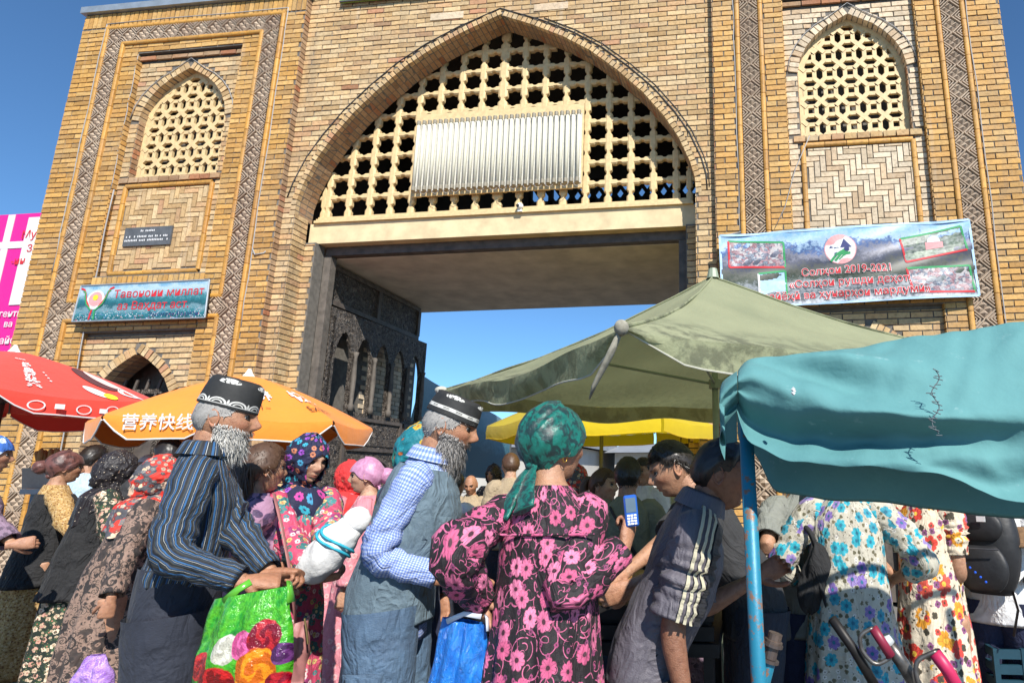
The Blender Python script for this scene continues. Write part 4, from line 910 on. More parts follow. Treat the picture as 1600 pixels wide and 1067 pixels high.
stc.build('stitching', flat('grey thread', (.13, .15, .16), .9), cl)
MB().tube([at(1240 + 1.5 * (-1) ** k, 606 + k * 2.4, 1.52) for k in range(5)], .005, 5).build('frayed_patch', M['white_ink'], cl)
g = G('chipped blue paint'); n = g.noise(g.ob(), 30, 5, .7); n_ = g.noise(g.ob(), 6, 3)
M['postblue'] = g.out(g.mix(g.step(g.m('ADD', n, g.m('MULTIPLY', n_, .3)), .70, .76), g.mix(n_, (.01, .15, .25), (.02, .21, .31)), (.20, .11, .07)), .45, .1, g.bump(n, .3, .004))
pb = at(1186, 1075, 1.75); pt_ = at(1166, 690, 1.75); dirp = (pb - pt_) / (pb.z - pt_.z)
MB().tube([pt_ + dirp * (0 - pt_.z), pt_ + dirp * (.8 - pt_.z), pt_ + Vector((0, 0, .05))], .0205, 14).build('post', M['postblue'], aw, True)
MB().tube([at(1166, 682, 1.75), at(1500, 560, 2.0), at(1900, 500, 2.1)], .014, 8).build('crossbar', M['postblue'], aw); MB().tube([at(1900, 520, 2.05), at(1900, 520, 2.05) * 1 - Vector((0, 0, at(1900, 520, 2.05).z))], .018, 10).build('post', M['postblue'], aw)
# ================================================================ figures: library
def ss_(q):
    t = (q[2] - q[0]) / (q[1] - q[0]); t = 0. if t < 0 else 1. if t > 1 else t; return t * t * (3 - 2 * t)
def sstep(a, b, x): t = np.clip((np.asarray(x, float) - a) / (b - a), 0, 1); return t * t * (3 - 2 * t)
def remesh(mb, voxel, smooth=3):
    """fuse overlapping tubes into one continuous skin"""
    me = mb.mesh('tmp'); o = bpy.data.objects.new('tmp', me); TMP.collection.objects.link(o)
    m = o.modifiers.new('r', 'REMESH'); m.mode = 'VOXEL'; m.voxel_size = voxel; m.use_smooth_shade = True
    if smooth: q = o.modifiers.new('s', 'SMOOTH'); q.factor = .5; q.iterations = smooth
    TMP.view_layers[0].update(); dg = TMP.view_layers[0].depsgraph; r = bpy.data.meshes.new_from_object(o.evaluated_get(dg))
    v = np.empty(len(r.vertices) * 3, np.float32); r.vertices.foreach_get('co', v); f = [tuple(p.vertices) for p in r.polygons]
    bpy.data.objects.remove(o); bpy.data.meshes.remove(me); bpy.data.meshes.remove(r); return v.reshape(-1, 3).astype(float), f
def gauss(x, z, x0, z0, sx, sz): return np.exp(-((x - x0) / sx) ** 2 - ((z - z0) / sz) ** 2)
def head_pts(d, female=False, face=True, lips=1., nose=1.):
    """surface of a bare head in direction(s) d (unit, face towards +Y), metres"""
    d = np.asarray(d, float); x, y, z = d[..., 0], d[..., 1], d[..., 2]
    ax, ay, az = (.072, .094, .116) if female else (.076, .098, .12)
    X, Y, Z = ax * x, ay * y, az * z; t = sstep(.0, 1., -z); fr = sstep(-.2, .5, y)
    X = X * (1 - .20 * t * fr - .30 * t * (1 - fr)) * (1 + .05 * sstep(-.6, 0, z) * sstep(.3, -.2, y)); Y = np.where(y < 0, Y * (1 - .48 * t), Y * (1 - .02 * t)); Y = Y + .012 * t * fr
    Z = np.where((z < -.3) & (y < .2), Z * (1 - .12 * sstep(.3, 1, -z) * sstep(.2, -.3, y)), Z)
    if face:
        f = sstep(.15, .55, y); g_ = lambda *a: gauss(X, Z, *a); g2 = lambda x0, *a: gauss(X, Z, x0, *a) + gauss(X, Z, -x0, *a)
        dy = .0075 * g2(.028, .036, .022, .010) - .0125 * g2(.030, .016, .016, .0105) + .006 * g2(.046, -.012, .018, .018)
        dy += nose * (.011 * g_(0, .012, .0085, .020) + .0185 * g_(0, -.016, .0115, .0145) + .010 * g_(0, -.004, .010, .012) + .009 * g2(.0125, -.0225, .0075, .0075))
        dy += lips * (.0085 * g_(0, -.0475, .020, .0055) + .0085 * g_(0, -.0590, .018, .0060)) - .0055 * g_(0, -.0530, .022, .0026) - .004 * g_(0, -.069, .02, .005) + .010 * g_(0, -.088, .021, .014) - .003 * g_(0, -.035, .004, .006)
        dy -= .005 * g2(.046, -.050, .014, .018); Y = Y + dy * f
    return np.stack([X, Y, Z], -1)
def dirs(lat, az):
    """lat: z in (-1..1), az: azimuth with 0 = front (+Y)"""
    r = np.sqrt(np.maximum(0, 1 - lat ** 2)); return np.stack([r * np.sin(az), r * np.cos(az), lat], -1)
HEADS = {}
def head_mesh(female=False, old=False):
    key = (female, old)
    if key in HEADS: return HEADS[key]
    nv, nu = 66, 84; u = np.linspace(-1, 1, nu + 1)[:-1]; az = pi * (.62 * u + .38 * u ** 3); th = np.linspace(.04, pi - .04, nv); lat = -np.cos(th)
    L, A = np.meshgrid(lat, az, indexing='ij'); P = head_pts(dirs(L, A), female, lips=.9 if not female else 1.1, nose=.85 if female else 1.08)
    v = P.reshape(-1, 3); tint = np.ones((len(v), 3)); X, Y, Z = v.T; fr = Y > .03
    if old: v = v + np.stack([0 * X, np.where(fr, .0012 * np.sin(Z * 900 + 9 * np.abs(X * 60)) * gauss(X, Z, 0, .062, .05, .016) + .001 * np.sin(Z * 700 + X * 500) * (gauss(X, Z, .05, .01, .016, .02) + gauss(X, Z, -.05, .01, .016, .02)), 0), 0 * X], -1)
    lp = np.clip(gauss(X, Z, 0, -.0535, .022, .0095) * 1.5 - .35, 0, 1) * fr; tint += lp[:, None] * (np.array([.98, .52, .50]) - 1)
    cheek = (gauss(X, Z, .045, -.022, .02, .02) + gauss(X, Z, -.045, -.022, .02, .02) + .6 * gauss(X, Z, 0, -.018, .014, .014)) * fr; tint += cheek[:, None] * (np.array([1.04, .86, .84]) - 1)
    bz = .0355 - .10 * np.maximum(0, np.abs(X) - .034) + .05 * np.minimum(0, np.abs(X) - .03); br = np.exp(-((Z - bz) / (.0034 if female else .0046)) ** 2) * ((np.abs(X) > .013) & (np.abs(X) < .05)) * fr; tint += br[:, None] * (np.array([.16, .13, .13]) - 1)
    sock = (gauss(X, Z, .030, .016, .015, .009) + gauss(X, Z, -.030, .016, .015, .009)) * fr; tint += sock[:, None] * (np.array([.80, .70, .68]) - 1)
    f = []
    for i in range(nv - 1):
        for j in range(nu): k = (j + 1) % nu; f.append((i * nu + j, i * nu + k, (i + 1) * nu + k, (i + 1) * nu + j))
    f.append(tuple(range(nu))[::-1]); f.append(tuple(range((nv - 1) * nu, nv * nu)))
    vs, fs, ts = [v], list(f), [tint]; off = len(v)
    for s in (-1, 1):       # ears: cupped discs with a rolled rim
        rows = []; n = 16
        for k in range(n):
            t = 2 * pi * k / n; ry = .019 * (1 - .25 * (sin(t) < 0) * abs(sin(t))); row = []
            for q, dz in ((.0, -.004), (.35, -.006), (.7, .001), (.95, .008), (1.05, .004), (.9, -.004)): row.append((s * (.071 + dz + .006 * (1 - cos(t)) * .5), -.012 - q * ry * cos(t) - .006 * q * sin(t), -.004 + q * .033 * sin(t)))
            rows.append(row)
        pts = np.array(rows).reshape(-1, 3); m = 6
        for k in range(n):
            for q in range(m - 1): a, b = k * m + q, ((k + 1) % n) * m + q; fs.append(tuple(off + t for t in ((a, a + 1, b + 1, b) if s < 0 else (b, b + 1, a + 1, a))))
        vs.append(pts); ts.append(np.tile((1.0, .86, .82), (len(pts), 1))); off += len(pts)
    HEADS[key] = (np.concatenate(vs), fs, np.concatenate(ts)); return HEADS[key]
def bez(pts, n=24, r=.35):
    """polyline through joints with rounded corners"""
    P = [Vector(p) for p in pts]; out = []
    for a, b, c in zip([P[0]] + P[:-1], P, P[1:] + [P[-1]]): out.append((a, b, c))
    path = [P[0]]
    for a, b, c in out[1:-1]:
        p0, p1 = b.lerp(a, r), b.lerp(c, r); path.append(p0)
        for t in (.25, .5, .75): path.append((1 - t) ** 2 * p0 + 2 * t * (1 - t) * b + t * t * p1)
        path.append(p1)
    path.append(P[-1]); d = [0.]
    for a, b in zip(path[:-1], path[1:]): d.append(d[-1] + (b - a).length)
    res = []; 
    for q in np.linspace(0, d[-1], n):
        i = min(max(np.searchsorted(d, q) - 1, 0), len(path) - 2); t = (q - d[i]) / max(d[i + 1] - d[i], 1e-9); res.append(path[i].lerp(path[i + 1], t))
    return res
def hand_mb(curl=.5, side=1, spread=.0, thumb=.5, curls=None):
    """hand in its own frame: wrist at 0, fingers along +Y, palm faces -Z, thumb on +X*side"""
    mb = MB(); mb.loft(tube_rings([(0, -.035, 0), (0, 0, 0), (0, .03, 0), (side * .002, .065, 0), (0, .09, 0), (0, .1, 0)], [(.021, .026), (.021, .027), (.021, .036), (.019, .041), (.015, .041), (.010, .036)], 16, up=(0, 0, 1)))
    for i, (x, L, r) in enumerate(((.030, .070, .0085), (.0105, .079, .009), (-.0100, .074, .0085), (-.029, .058, .0075))):
        c = (curls[i] if curls else curl) * (1 + .06 * i); p = Vector((side * x, .088 - .004 * abs(i - 1), 0)); a = 0.; pts = [p - Vector((0, .02, 0)), p]; sp = side * x * spread * 9
        for seg, ang in ((.46, 75), (.31, 95), (.23, 60)):
            a += radians(ang) * c; p = p + Vector((sp * .02 * cos(a), cos(a) * L * seg, -sin(a) * L * seg)); pts.append(p)
        mb.tube(bez(pts, 10, .3), [r * 1.05] * 4 + [r] * 3 + [r * .93, r * .86, r * .55], 9)
    b = Vector((side * .022, .012, -.006)); d1 = Vector((side * (.75 - .35 * thumb), .62, -.25 - .45 * thumb)).normalized(); q = b + d1 * .045; d2 = (d1 + Vector((-side * .55 * thumb, .25, -.25 * thumb))).normalized(); q2 = q + d2 * .032; d3 = (d2 + Vector((-side * .5 * thumb, .1, -.25 * thumb))).normalized(); q3 = q2 + d3 * .027
    mb.tube(bez([b, q, q2, q3], 10, .3), [.015, .0145, .0135, .0115, .011, .0105, .0105, .010, .009, .006], 10); return mb
HANDS = {}
def hand_geo(curl, side, thumb, fine=True, curls=None):
    key = (round(curl, 2), side, round(thumb, 2), fine, curls)
    if key not in HANDS: HANDS[key] = remesh(hand_mb(curl, side, .15, thumb, curls), .0034 if fine else .006, 2)
    return HANDS[key]
def frame(y, z):
    """matrix with +Y along y and -Z (palm) along z"""
    y = Vector(y).normalized(); n = -Vector(z); n = (n - y * n.dot(y)).normalized(); x = y.cross(n); return Matrix((x, y, n)).transposed().to_4x4()
SKINS = {}
def skin_mat(base):
    if base not in SKINS:
        g = G('skin'); t = g.attr('tint', 'Color'); n = g.noise(g.ob(), 55, 4); n2 = g.noise(g.ob(), 260, 2)
        c = g.mix(1., base, t, 'MULTIPLY'); c = g.mix(1., c, g.ramp(n, [(.28, (.74, .66, .63)), (.5, (1, 1, 1)), (.75, (1.14, 1.10, 1.06))]), 'MULTIPLY')
        SKINS[base] = g.out(c, .48, 0, g.bump(g.m('ADD', n2, n), .4, .006), Subsurface_Weight=.12, Subsurface_Radius=(.012, .005, .003), Subsurface_Scale=1.0)
    return SKINS[base]
M['eye'] = flat('eye white', (.62, .58, .54), .25); M['iris'] = flat('dark iris', (.02, .012, .008), .15)
def hair_mat(name, col, tipc=None, rough=.5):
    g = G(name); r = g.attr('rnd'); n = g.noise(g.ob(), 140, 3); return g.out(g.mix(g.m('FRACT', g.m('ADD', g.m('MULTIPLY', r, 5.), n)), col, tipc or tuple(c * 2.2 for c in col)), rough)
M['hair_black'] = hair_mat('black hair', (.010, .008, .007), (.028, .022, .018), .4); M['hair_brown'] = hair_mat('brown hair', (.045, .022, .012), (.11, .055, .028)); M['hair_grey'] = hair_mat('grey hair', (.16, .15, .14), (.42, .40, .37), .65); M['beard_grey'] = hair_mat('grey beard', (.22, .21, .19), (.62, .60, .55), .7); M['beard_dark'] = hair_mat('salt and pepper beard', (.035, .033, .032), (.36, .34, .32), .65)
BODY_M = [(.86, .165, .118, 0), (.95, .160, .115, 0), (1.05, .150, .108, .004), (1.15, .155, .112, .006), (1.25, .160, .112, .006), (1.33, .164, .106, 0), (1.39, .150, .090, -.012), (1.43, .11, .078, -.018), (1.47, .062, .062, -.018)]
class Person:
    def __init__(s, label, x, y, face, H=1.70, lean=0., female=False, skin=(.40, .215, .125), hyaw=0., hpitch=0., hroll=0., old=False, z=0., voxel=.012, group=None, twist=0., bald=True, width=1., far=False):
        s.k = H / 1.70; s.base = Vector((x, y, z)); s.rot = Matrix.Rotation(radians(face), 4, 'Z'); s.lean = radians(lean); s.female = female; s.parts = MB(); s.skin = skin; s.label = label; s.old = old; s.voxel = voxel; s.group = group; s.extra = []; s.twist = radians(twist); s.w = width * (.92 if female else 1.); s.far = far
        s.hr = Matrix.Rotation(radians(-hyaw), 4, 'Z') @ Matrix.Rotation(radians(hpitch), 4, 'X') @ Matrix.Rotation(radians(hroll), 4, 'Y'); s.sleeves = {}; s.kids = []
        s.hc = s.bend(Vector((0, .012, 1.588))); s.eyeparts = []; s.obj = bpy.data.objects.new('person', None)
    def bend(s, p):
        """upright body point -> leaned local point (metres at height 1.70)"""
        p = Vector(p); w = ss_((.82, 1.22, p.z)); a = s.lean * w
        if s.twist: c, n = cos(s.twist * w), sin(s.twist * w); p = Vector((p.x * c - p.y * n, p.x * n + p.y * c, p.z))
        d = p - Vector((0, 0, .9)); return Vector((d.x, d.y * cos(a) + d.z * sin(a), .9 + d.z * cos(a) - d.y * sin(a))) if a else p
    def W(s, p): return s.base + s.rot @ (Vector(p) * s.k)           # leaned local -> world
    def U(s, p): return s.W(s.bend(p))
    def L(s, w): return (s.rot.inverted() @ (Vector(w) - s.base)) / s.k  # world -> local
    def H(s, p): return s.W(s.hc + s.hr @ Vector(p))                 # head point -> world
    def arm(s, side, wrist, pole=(0, -1, -.3), curl=.5, hdir=None, palm=None, thumb=.5, fine=True, world=True, hand=True, curls=None, up=.29, low=.255):
        sh = s.bend((side * .158 * s.w, -.008, 1.378)); w = s.L(wrist) if world else Vector(wrist); d = w - sh; D_ = d.length; mx = (up + low) * .995
        if D_ > mx: w = sh + d * (mx / D_); d = w - sh; D_ = mx
        ca = (up * up + D_ * D_ - low * low) / (2 * up * D_); h = up * sqrt(max(0, 1 - ca * ca)); dn = d.normalized(); pl = Vector(pole); pl = (pl - dn * pl.dot(dn)).normalized(); e = sh + dn * (up * ca) + pl * h
        inn = s.bend((side * .09 * s.w, -.008, 1.36)); s.parts.tube([s.W(p) for p in bez([inn, sh, e, w], 22, .22)], [r * s.k for r in [.05, .052, .052, .05, .048, .047, .046, .045, .044, .043, .041, .040, .041, .0405, .039, .037, .0345, .032, .0295, .0275, .026, .025]], 12)
        s.sleeves[side] = (sh, e, w)
        if hand:
            hd = Vector(hdir) if hdir is not None else (w - e).normalized(); pn = Vector(palm) if palm is not None else Vector((-side, 0, 0))
            v, f = hand_geo(curl, side, thumb, fine, curls); Mx = frame(hd, pn); s.extra.append((np.array([s.W(w + Mx @ (Vector(p) * (.90 if s.female else .98))) for p in v]), f))
        return e, w
    def legs(s, stance=.09, stride=0., bendk=0.):
        for q in (-1, 1):
            hip = Vector((q * .09, 0, .90)); kn = Vector((q * stance, .03 + q * stride * .5 + bendk, .49)); an = Vector((q * stance, q * stride - .02, .08)); s.parts.tube([s.W(p) for p in bez([hip, kn, an], 14, .2)], [r * s.k for r in [.085, .085, .08, .075, .07, .064, .058, .056, .056, .052, .046, .040, .036, .034]], 12)
            s.parts.tube([s.W(an + Vector(p)) for p in ((0, -.06, -.045), (0, -.02, -.03), (0, .05, -.045), (0, .13, -.055), (0, .17, -.06))], [(.03 * s.k, .03 * s.k), (.04 * s.k, .035 * s.k), (.033 * s.k, .04 * s.k), (.022 * s.k, .042 * s.k), (.01 * s.k, .03 * s.k)], 10, up=(0, 0, 1)); s.__dict__.setdefault('ankles', {})[q] = an
    def torso(s):
        rings = []
        for z, a, b, yo in BODY_M: rings.append([s.U((a * .93 * s.w * cos(t), b * .93 * sin(t) + yo, z)) for t in np.linspace(0, 2 * pi, 24, endpoint=False)])
        s.parts.loft(rings); nb = s.bend((0, -.018, 1.40)); nt = s.hc + s.hr @ Vector((0, -.022, -.045)); s.parts.tube([s.W(p) for p in (nb, nb.lerp(nt, .5), nt)], [.066 * s.k, (.052 if s.female else .058) * s.k, (.05 if s.female else .056) * s.k], 14)
    def finish(s, eyes=.35, features=True):
        """skin the body: torso and limbs fused, head and hands set in"""
        s.torso(); v, f = remesh(s.parts, s.voxel * s.k, 4); V, Fc, T = [v], list(f), [np.ones((len(v), 3))]; off = len(v)
        hv, hf, ht = head_mesh(s.female, s.old); wv = np.array([s.H(p) for p in hv]); V.append(wv); T.append(ht); Fc += [tuple(i + off for i in q) for q in hf]; off += len(wv)
        for v, f in s.extra: V.append(v); T.append(np.tile((1., .93, .91), (len(v), 1))); Fc += [tuple(i + off for i in q) for q in f]; off += len(v)
        V = np.concatenate(V) - np.array(s.base); me = bpy.data.meshes.new('person'); me.from_pydata(V.tolist(), [], Fc); me.polygons.foreach_set('use_smooth', np.ones(len(me.polygons), bool))
        ca = me.color_attributes.new('tint', 'FLOAT_COLOR', 'POINT'); T = np.concatenate(T); ca.data.foreach_set('color', np.concatenate([T, np.ones((len(T), 1))], 1).astype(np.float32).ravel()); me.materials.append(skin_mat(s.skin)); me.update()
        bpy.data.objects.remove(s.obj); o = bpy.data.objects.new('person', me); COL.objects.link(o); o.location = s.base; s.obj = o; tag(o, s.label, 'person', s.group)
        if features:
            for q in (-1, 1):
                c = Vector((q * .030, float(head_pts(np.array([q * .3, .93, .15]) / np.linalg.norm([.3, .93, .15]), s.female)[1]) - .0075, .0155)); r = .0118
                mb = MB(); mb.sphere((0, 0, 0), r, 14, 10); mb.v = [s.H(c + Vector(p)) for p in mb.v]; e = mb.build('eye', M['eye'], o, True)
                mb = MB(); mb.sphere((0, .0072, -.0022), (.0052, .0052, .0052), 10, 8); mb.v = [s.H(c + Vector(p)) for p in mb.v]; mb.build('iris', M['iris'], e, True)
                lid = MB()      # lids: two shells leaving a narrow slit
                for a0, a1 in ((radians(8 + 55 * eyes) if False else radians(-30 + 50 * (eyes)), radians(120)), (radians(-120), radians(-38))):
                    rows = []
                    for a in np.linspace(a0, a1, 7):
                        rows.append([s.H(c + Vector((1.12 * r * sin(b) * 1.12, 1.13 * r * cos(b) * cos(a), 1.13 * r * cos(b) * sin(a)))) for b in np.linspace(-1.35, 1.35, 9)])
                    lid.grid(rows)
                lid.build('eyelid', skin_mat(tuple(x * .86 for x in s.skin)), e, True)
                lash = MB(); a = radians(-30 + 50 * eyes); lash.tube([s.H(c + Vector((1.15 * r * sin(b) * 1.12, 1.2 * r * cos(b) * cos(a), 1.2 * r * cos(b) * sin(a)))) for b in np.linspace(-1.2, 1.2, 7)], .0011, 5); lash.build('eyelashes', M['hair_black'], e)
        for k in s.kids: put_under(k, o)
        return o
    def kid(s, mb, name, mat, smooth=True): k = mb.build(name, mat, None, smooth); s.kids.append(k); return k
    # ------------------------------------------------------------ clothes
    def garment(s, name, mat, table, folds=None, n=64, levels=46, ease=0., warp=None, seed=0., hem=True, uvs=1.):
        if s.far: n, levels = 40, 26
        T = np.array(table, float); T = T[np.argsort(T[:, 0])]; zs = np.linspace(T[0, 0], T[-1, 0], levels); rings = []
        for z in zs[::-1]:
            i = min(max(np.searchsorted(T[:, 0], z) - 1, 0), len(T) - 2); t = (z - T[i, 0]) / (T[i + 1, 0] - T[i, 0]); t = t * t * (3 - 2 * t) * .6 + t * .4; a, b, yo = (T[i, 1:4] + (T[i + 1, 1:4] - T[i, 1:4]) * t); ring = []
            for q in range(n):
                th = 2 * pi * q / n; c, sn = cos(th), sin(th); p = 2.35; rr = (abs(c) ** p + abs(sn) ** p) ** (-1 / p); x, y = a * s.w * rr * c, b * rr * sn + yo
                fd = folds(th, z) if folds else 0.; fd += .006 * mnoise.noise((x * 7 + seed, y * 7, z * 5)) + .004 * mnoise.noise((x * 14 + seed, y * 14, z * 12))
                m = 1 + (fd + ease) / max(a, .05); pt = Vector((x * m, yo + (y - yo) * m, z))
                if warp: pt = warp(pt, th)
                ring.append(s.U(pt))
            rings.append(ring)
        if hem: rings.append([Vector(p).lerp(s.U((0, 0, zs[0])), .05) + Vector((0, 0, .03)) for p in rings[-1]])
        mb = MB(); mb.loft(rings, (False, False)); return s.kid(mb, name, mat)
    def sleeve(s, side, mat, r0=.085, r1=.065, r2=.05, end=1., name='sleeve', wr=.007, cuff=True, seed=0., n=22, m=36, start=.0, shoulder=.0):
        sh, e, w = s.sleeves[side]; inn = s.bend((side * .085 * s.w, -.012, 1.372 + shoulder)); sh2 = sh + Vector((side * .004, 0, .008 + shoulder)); end_p = e.lerp(w, (end - .53) / .47) if end > .53 else sh.lerp(e, end / .53)
        if s.far: n, m = 14, 20
        ch = [inn, sh2, e, end_p] if end > .56 else [inn, sh2, end_p]; path = bez(ch, m, .25); rad = []
        for i in range(m):
            t = i / (m - 1); r = r0 + (r1 - r0) * min(1, t / .55) if t < .55 else r1 + (r2 - r1) * (t - .55) / .45; r *= 1. if t > .1 else .75 + 2.5 * t; rad.append(r)
        rings = tube_rings(path, rad, n, up=(0, -1, .2)); out = []
        for i, rg in enumerate(rings):
            t = i / (m - 1); c = np.mean(rg, 0); bendw = exp(-((t - .58) / .16) ** 2); nr = []
            for k, p in enumerate(rg):
                d = p - c; L_ = np.linalg.norm(d); f_ = wr * (1.0 * bendw + .55) * (mnoise.noise((t * 13 + seed, k * 6.28 / n * .9, 3. + side)) * 1.2 + .8 * mnoise.noise((t * 26 + sin(2 * pi * k / n) * 2.2, seed, side * 4.)))
                nr.append(s.W(Vector(c + d * (1 + f_ / max(L_, .02)))))
            out.append(nr)
        if cuff: out.append([Vector(p).lerp(Vector(np.mean(out[-1], 0)), .25) - (s.W(path[-1]) - s.W(path[-3])) * .8 for p in out[-1]])
        mb = MB(); mb.loft(out, (False, False), u0=.03); s.__dict__.setdefault('srings', {})[side] = out; return s.kid(mb, name, mat)
    def trousers(s, mat, r0=.115, r1=.085, r2=.075, stance=.09, stride=0., top=1.0, bot=.09, bendk=0., name='trousers', wr=.008):
        mb = MB(); rings = []
        for z in np.linspace(top, .80, 8): rings.append([s.U(((.172 - .02 * (z - .8)) * s.w * cos(t), .128 * sin(t), z)) for t in np.linspace(0, 2 * pi, 40, endpoint=False)])
        mb.loft(rings, (False, True))
        for q in (-1, 1):
            hip = Vector((q * .085, 0, .92)); kn = Vector((q * stance, .03 + q * stride * .5 + bendk, .49)); an = Vector((q * stance, q * stride - .02, bot)); path = bez([hip, kn, an], 30, .2); rad = [r0 + (r1 - r0) * min(1, i / 15) if i < 15 else r1 + (r2 - r1) * (i - 15) / 14 for i in range(30)]; out = []
            for i, rg in enumerate(tube_rings(path, rad, 24, up=(0, -1, 0))):
                c = np.mean(rg, 0); t = i / 29; out.append([s.W(Vector(c + (p - c) * (1 + wr * 12 * (mnoise.noise((t * 12 + q * 3, k * .5, 1)) * (.5 + exp(-((t - .5) / .12) ** 2) + 1.2 * exp(-((t - 1.) / .12) ** 2)))))) for k, p in enumerate(rg)])
            mb.loft(out, (False, False))
        return s.kid(mb, name, mat)
    def shoes(s, mat, name='shoe'):
        for q, an in s.ankles.items():
            mb = MB(); mb.tube([s.W(an + Vector(p)) for p in ((0, -.075, -.04), (0, -.06, -.03), (0, -.01, -.012), (0, .06, -.034), (0, .14, -.046), (0, .195, -.052), (0, .205, -.058))], [(.02, .025), (.045, .038), (.05, .042), (.042, .048), (.03, .05), (.022, .04), (.006, .015)], 14, up=(0, 0, 1)); mb.v = [(p[0], p[1], max(p[2], s.base.z + .002)) for p in mb.v]; s.kid(mb, name, mat)
    # ------------------------------------------------------------ head dress
    def cap_shell(s, name, mat, zmin, grow, n=60, m=22, noise=.0, nf=20., top=1., seed=0., warp=None):
        """shell over the head down to zmin(azimuth), offset by grow(azimuth, lat)"""
        mb = MB(); rows = []; uv = []; AZ = np.array([-pi + 2 * pi * j / n for j in range(n + 1)]); TB = np.array([math.acos(min(1, max(-1, zmin(a)))) for a in AZ])
        for i in range(m + 1):
            row = []; ur = []; TH = TB * max(i / m, .015); LT = np.cos(TH); DD = dirs(LT, AZ); PP = head_pts(DD, s.female, face=False)
            for j in range(n + 1):
                az, lat, d = float(AZ[j]), float(LT[j]), DD[j]; g_ = grow(az, lat) + noise * mnoise.noise((d[0] * nf * .1 + seed, d[1] * nf * .1, d[2] * nf * .1)); q = Vector(PP[j]) + Vector(d) * g_
                if warp: q = warp(q, az, i / m)
                row.append(s.H(q)); ur.append((az * .1, float(TH[j]) * .11))
            rows.append(row); uv.append(ur)
        mb.grid(rows, uv); k = s.kid(mb, name, mat); s.last_rows = rows; return k
    def hair_short(s, mat, name='hair', front=.50, side=.12, back=-.50, thick=.012, blades=900, length=.018, fade=True):
        zf = lambda az: (front + (side - front) * ss_((.95, 1.35, abs(az)))) if abs(az) < 1.45 else side + (back - side) * ss_((1.6, 2.4, abs(az)))
        k = s.cap_shell(name, mat, zf, lambda az, lat: thick * ss_((.0, .30, lat - zf(az))) + .0015, noise=.005, nf=110)
        if blades:
            rg = random.Random(3); mb = MB()
            AZ = [rg.uniform(-pi, pi) for _ in range(blades)]; LT = [zf(q) + (1 - zf(q)) * rg.random() ** 1.1 for q in AZ]; DD = dirs(np.array(LT), np.array(AZ)); PP = head_pts(DD, s.female, face=False)
            for d, p0 in zip(DD, PP):
                p = Vector(p0) + Vector(d) * (thick * .8); dn = Vector(d); t = (Vector((rg.uniform(-.5, .5), rg.uniform(-.3, .5), -.45)) + dn * .45).normalized() * length * rg.uniform(.6, 1.4); sd = t.cross(dn).normalized() * .0016
                mb.add([s.H(p - sd), s.H(p + sd), s.H(p + t)], [(0, 1, 2)], None, rg.random())
            kk = mb.build('hair_strands', mat, k); 
        return k
    def beard(s, mat, length=.07, full=1., n=2600, name='beard', forward=.35, mous=True, lo=-.02):
        rg = random.Random(5); core = MB(); rows = []      # soft core then strands
        for i in range(13):
            lat = -.05 - .93 * i / 12; row = []
            for j in range(25):
                az = -1.5 + 3.0 * j / 24; d = dirs(np.array(lat), np.array(az)); p = head_pts(d, False, face=False); Z = p[2]; X = p[0]; cut = ss_((-.015 - .35 * max(0, .075 - abs(X)) , -.05 - .35 * max(0, .075 - abs(X)), Z)); g_ = (.004 + full * length * .42 * ss_((-.05, -.12, Z)) * (1 - .3 * abs(az) / 1.5)) * cut - .006 * (1 - cut); q = Vector(p) + Vector((d[0] * .7, d[1] * .9 + .05, -.28)) * g_; row.append(s.H(q))
            rows.append(row)
        core.grid(rows); k = s.kid(core, name, mat); mb = MB()
        AZ = np.array([rg.uniform(-1.62, 1.62) for _ in range(n)]); LT = -np.array([rg.uniform(.0, .97) for _ in range(n)]); DD = dirs(LT, AZ); PP = head_pts(DD, False)
        for d, p in zip(DD, PP):
            X, Y, Z = (float(t) for t in p); up_lim = lo - .42 * max(0, .068 - abs(X)); mo = mous and abs(X) < .034 and -.047 < Z < -.031
            if Z > up_lim and not mo: continue
            if abs(X) < .022 and -.062 < Z < -.046: continue
            dn = Vector(d); L_ = (.010 + length * ss_((-.03, -.11, Z))) * rg.uniform(.6, 1.25) if not mo else .016; t = Vector((d[0] * .35 + rg.uniform(-.25, .25), d[1] * forward + rg.uniform(-.15, .2), -.85 + rg.uniform(-.1, .2))).normalized() if not mo else Vector((X * 14, .25, -.7)).normalized(); sd = t.cross(dn); sd = sd.normalized() * .0014 if sd.length > 1e-4 else Vector((.0014, 0, 0)); p = Vector(p) + dn * (.004 if not mo else .003); mid = p + t * L_ * .55 + dn * L_ * .12; tip = p + t * L_ + Vector((rg.uniform(-.006, .006), rg.uniform(-.004, .006), 0)) - dn * L_ * .04
            mb.add([s.H(p - sd), s.H(p + sd), s.H(mid + sd * .8), s.H(mid - sd * .8), s.H(tip)], [(0, 1, 2, 3), (3, 2, 4)], None, rg.random())
        mb.build('beard_strands', mat, k); return k
    def skullcap(s, mat, h=.095, r=.088, tilt=-8., taper=.84, zc=.045, name='skullcap', motif=None, square=.22):
        R_ = Matrix.Rotation(radians(tilt), 4, 'X'); rings = []; n = 48; prof = [(0, 1.0), (.02, 1.0), (.022, 1.012), (.035, 1.012), (.5, .96), (.78, .91), (.92, taper), (.98, taper * .86), (1.0, taper * .55), (1.005, taper * .2), (1.005, .01)]
        for t, q in prof:
            ring = []
            for k in range(n):
                a = 2 * pi * k / n; sq = 1 + square * t * (.5 * cos(4 * a) * .16); ring.append(s.H(R_ @ Vector((r * .90 * q * sq * sin(a), r * 1.12 * q * sq * cos(a) - .006, zc + h * t + .002 * sin(a * 5) * t)))) 
            rings.append(ring)
        mb = MB(); fs = []; rr = [np.array(x) for x in rings]; o = 0; vs = np.concatenate(rr); uv = []
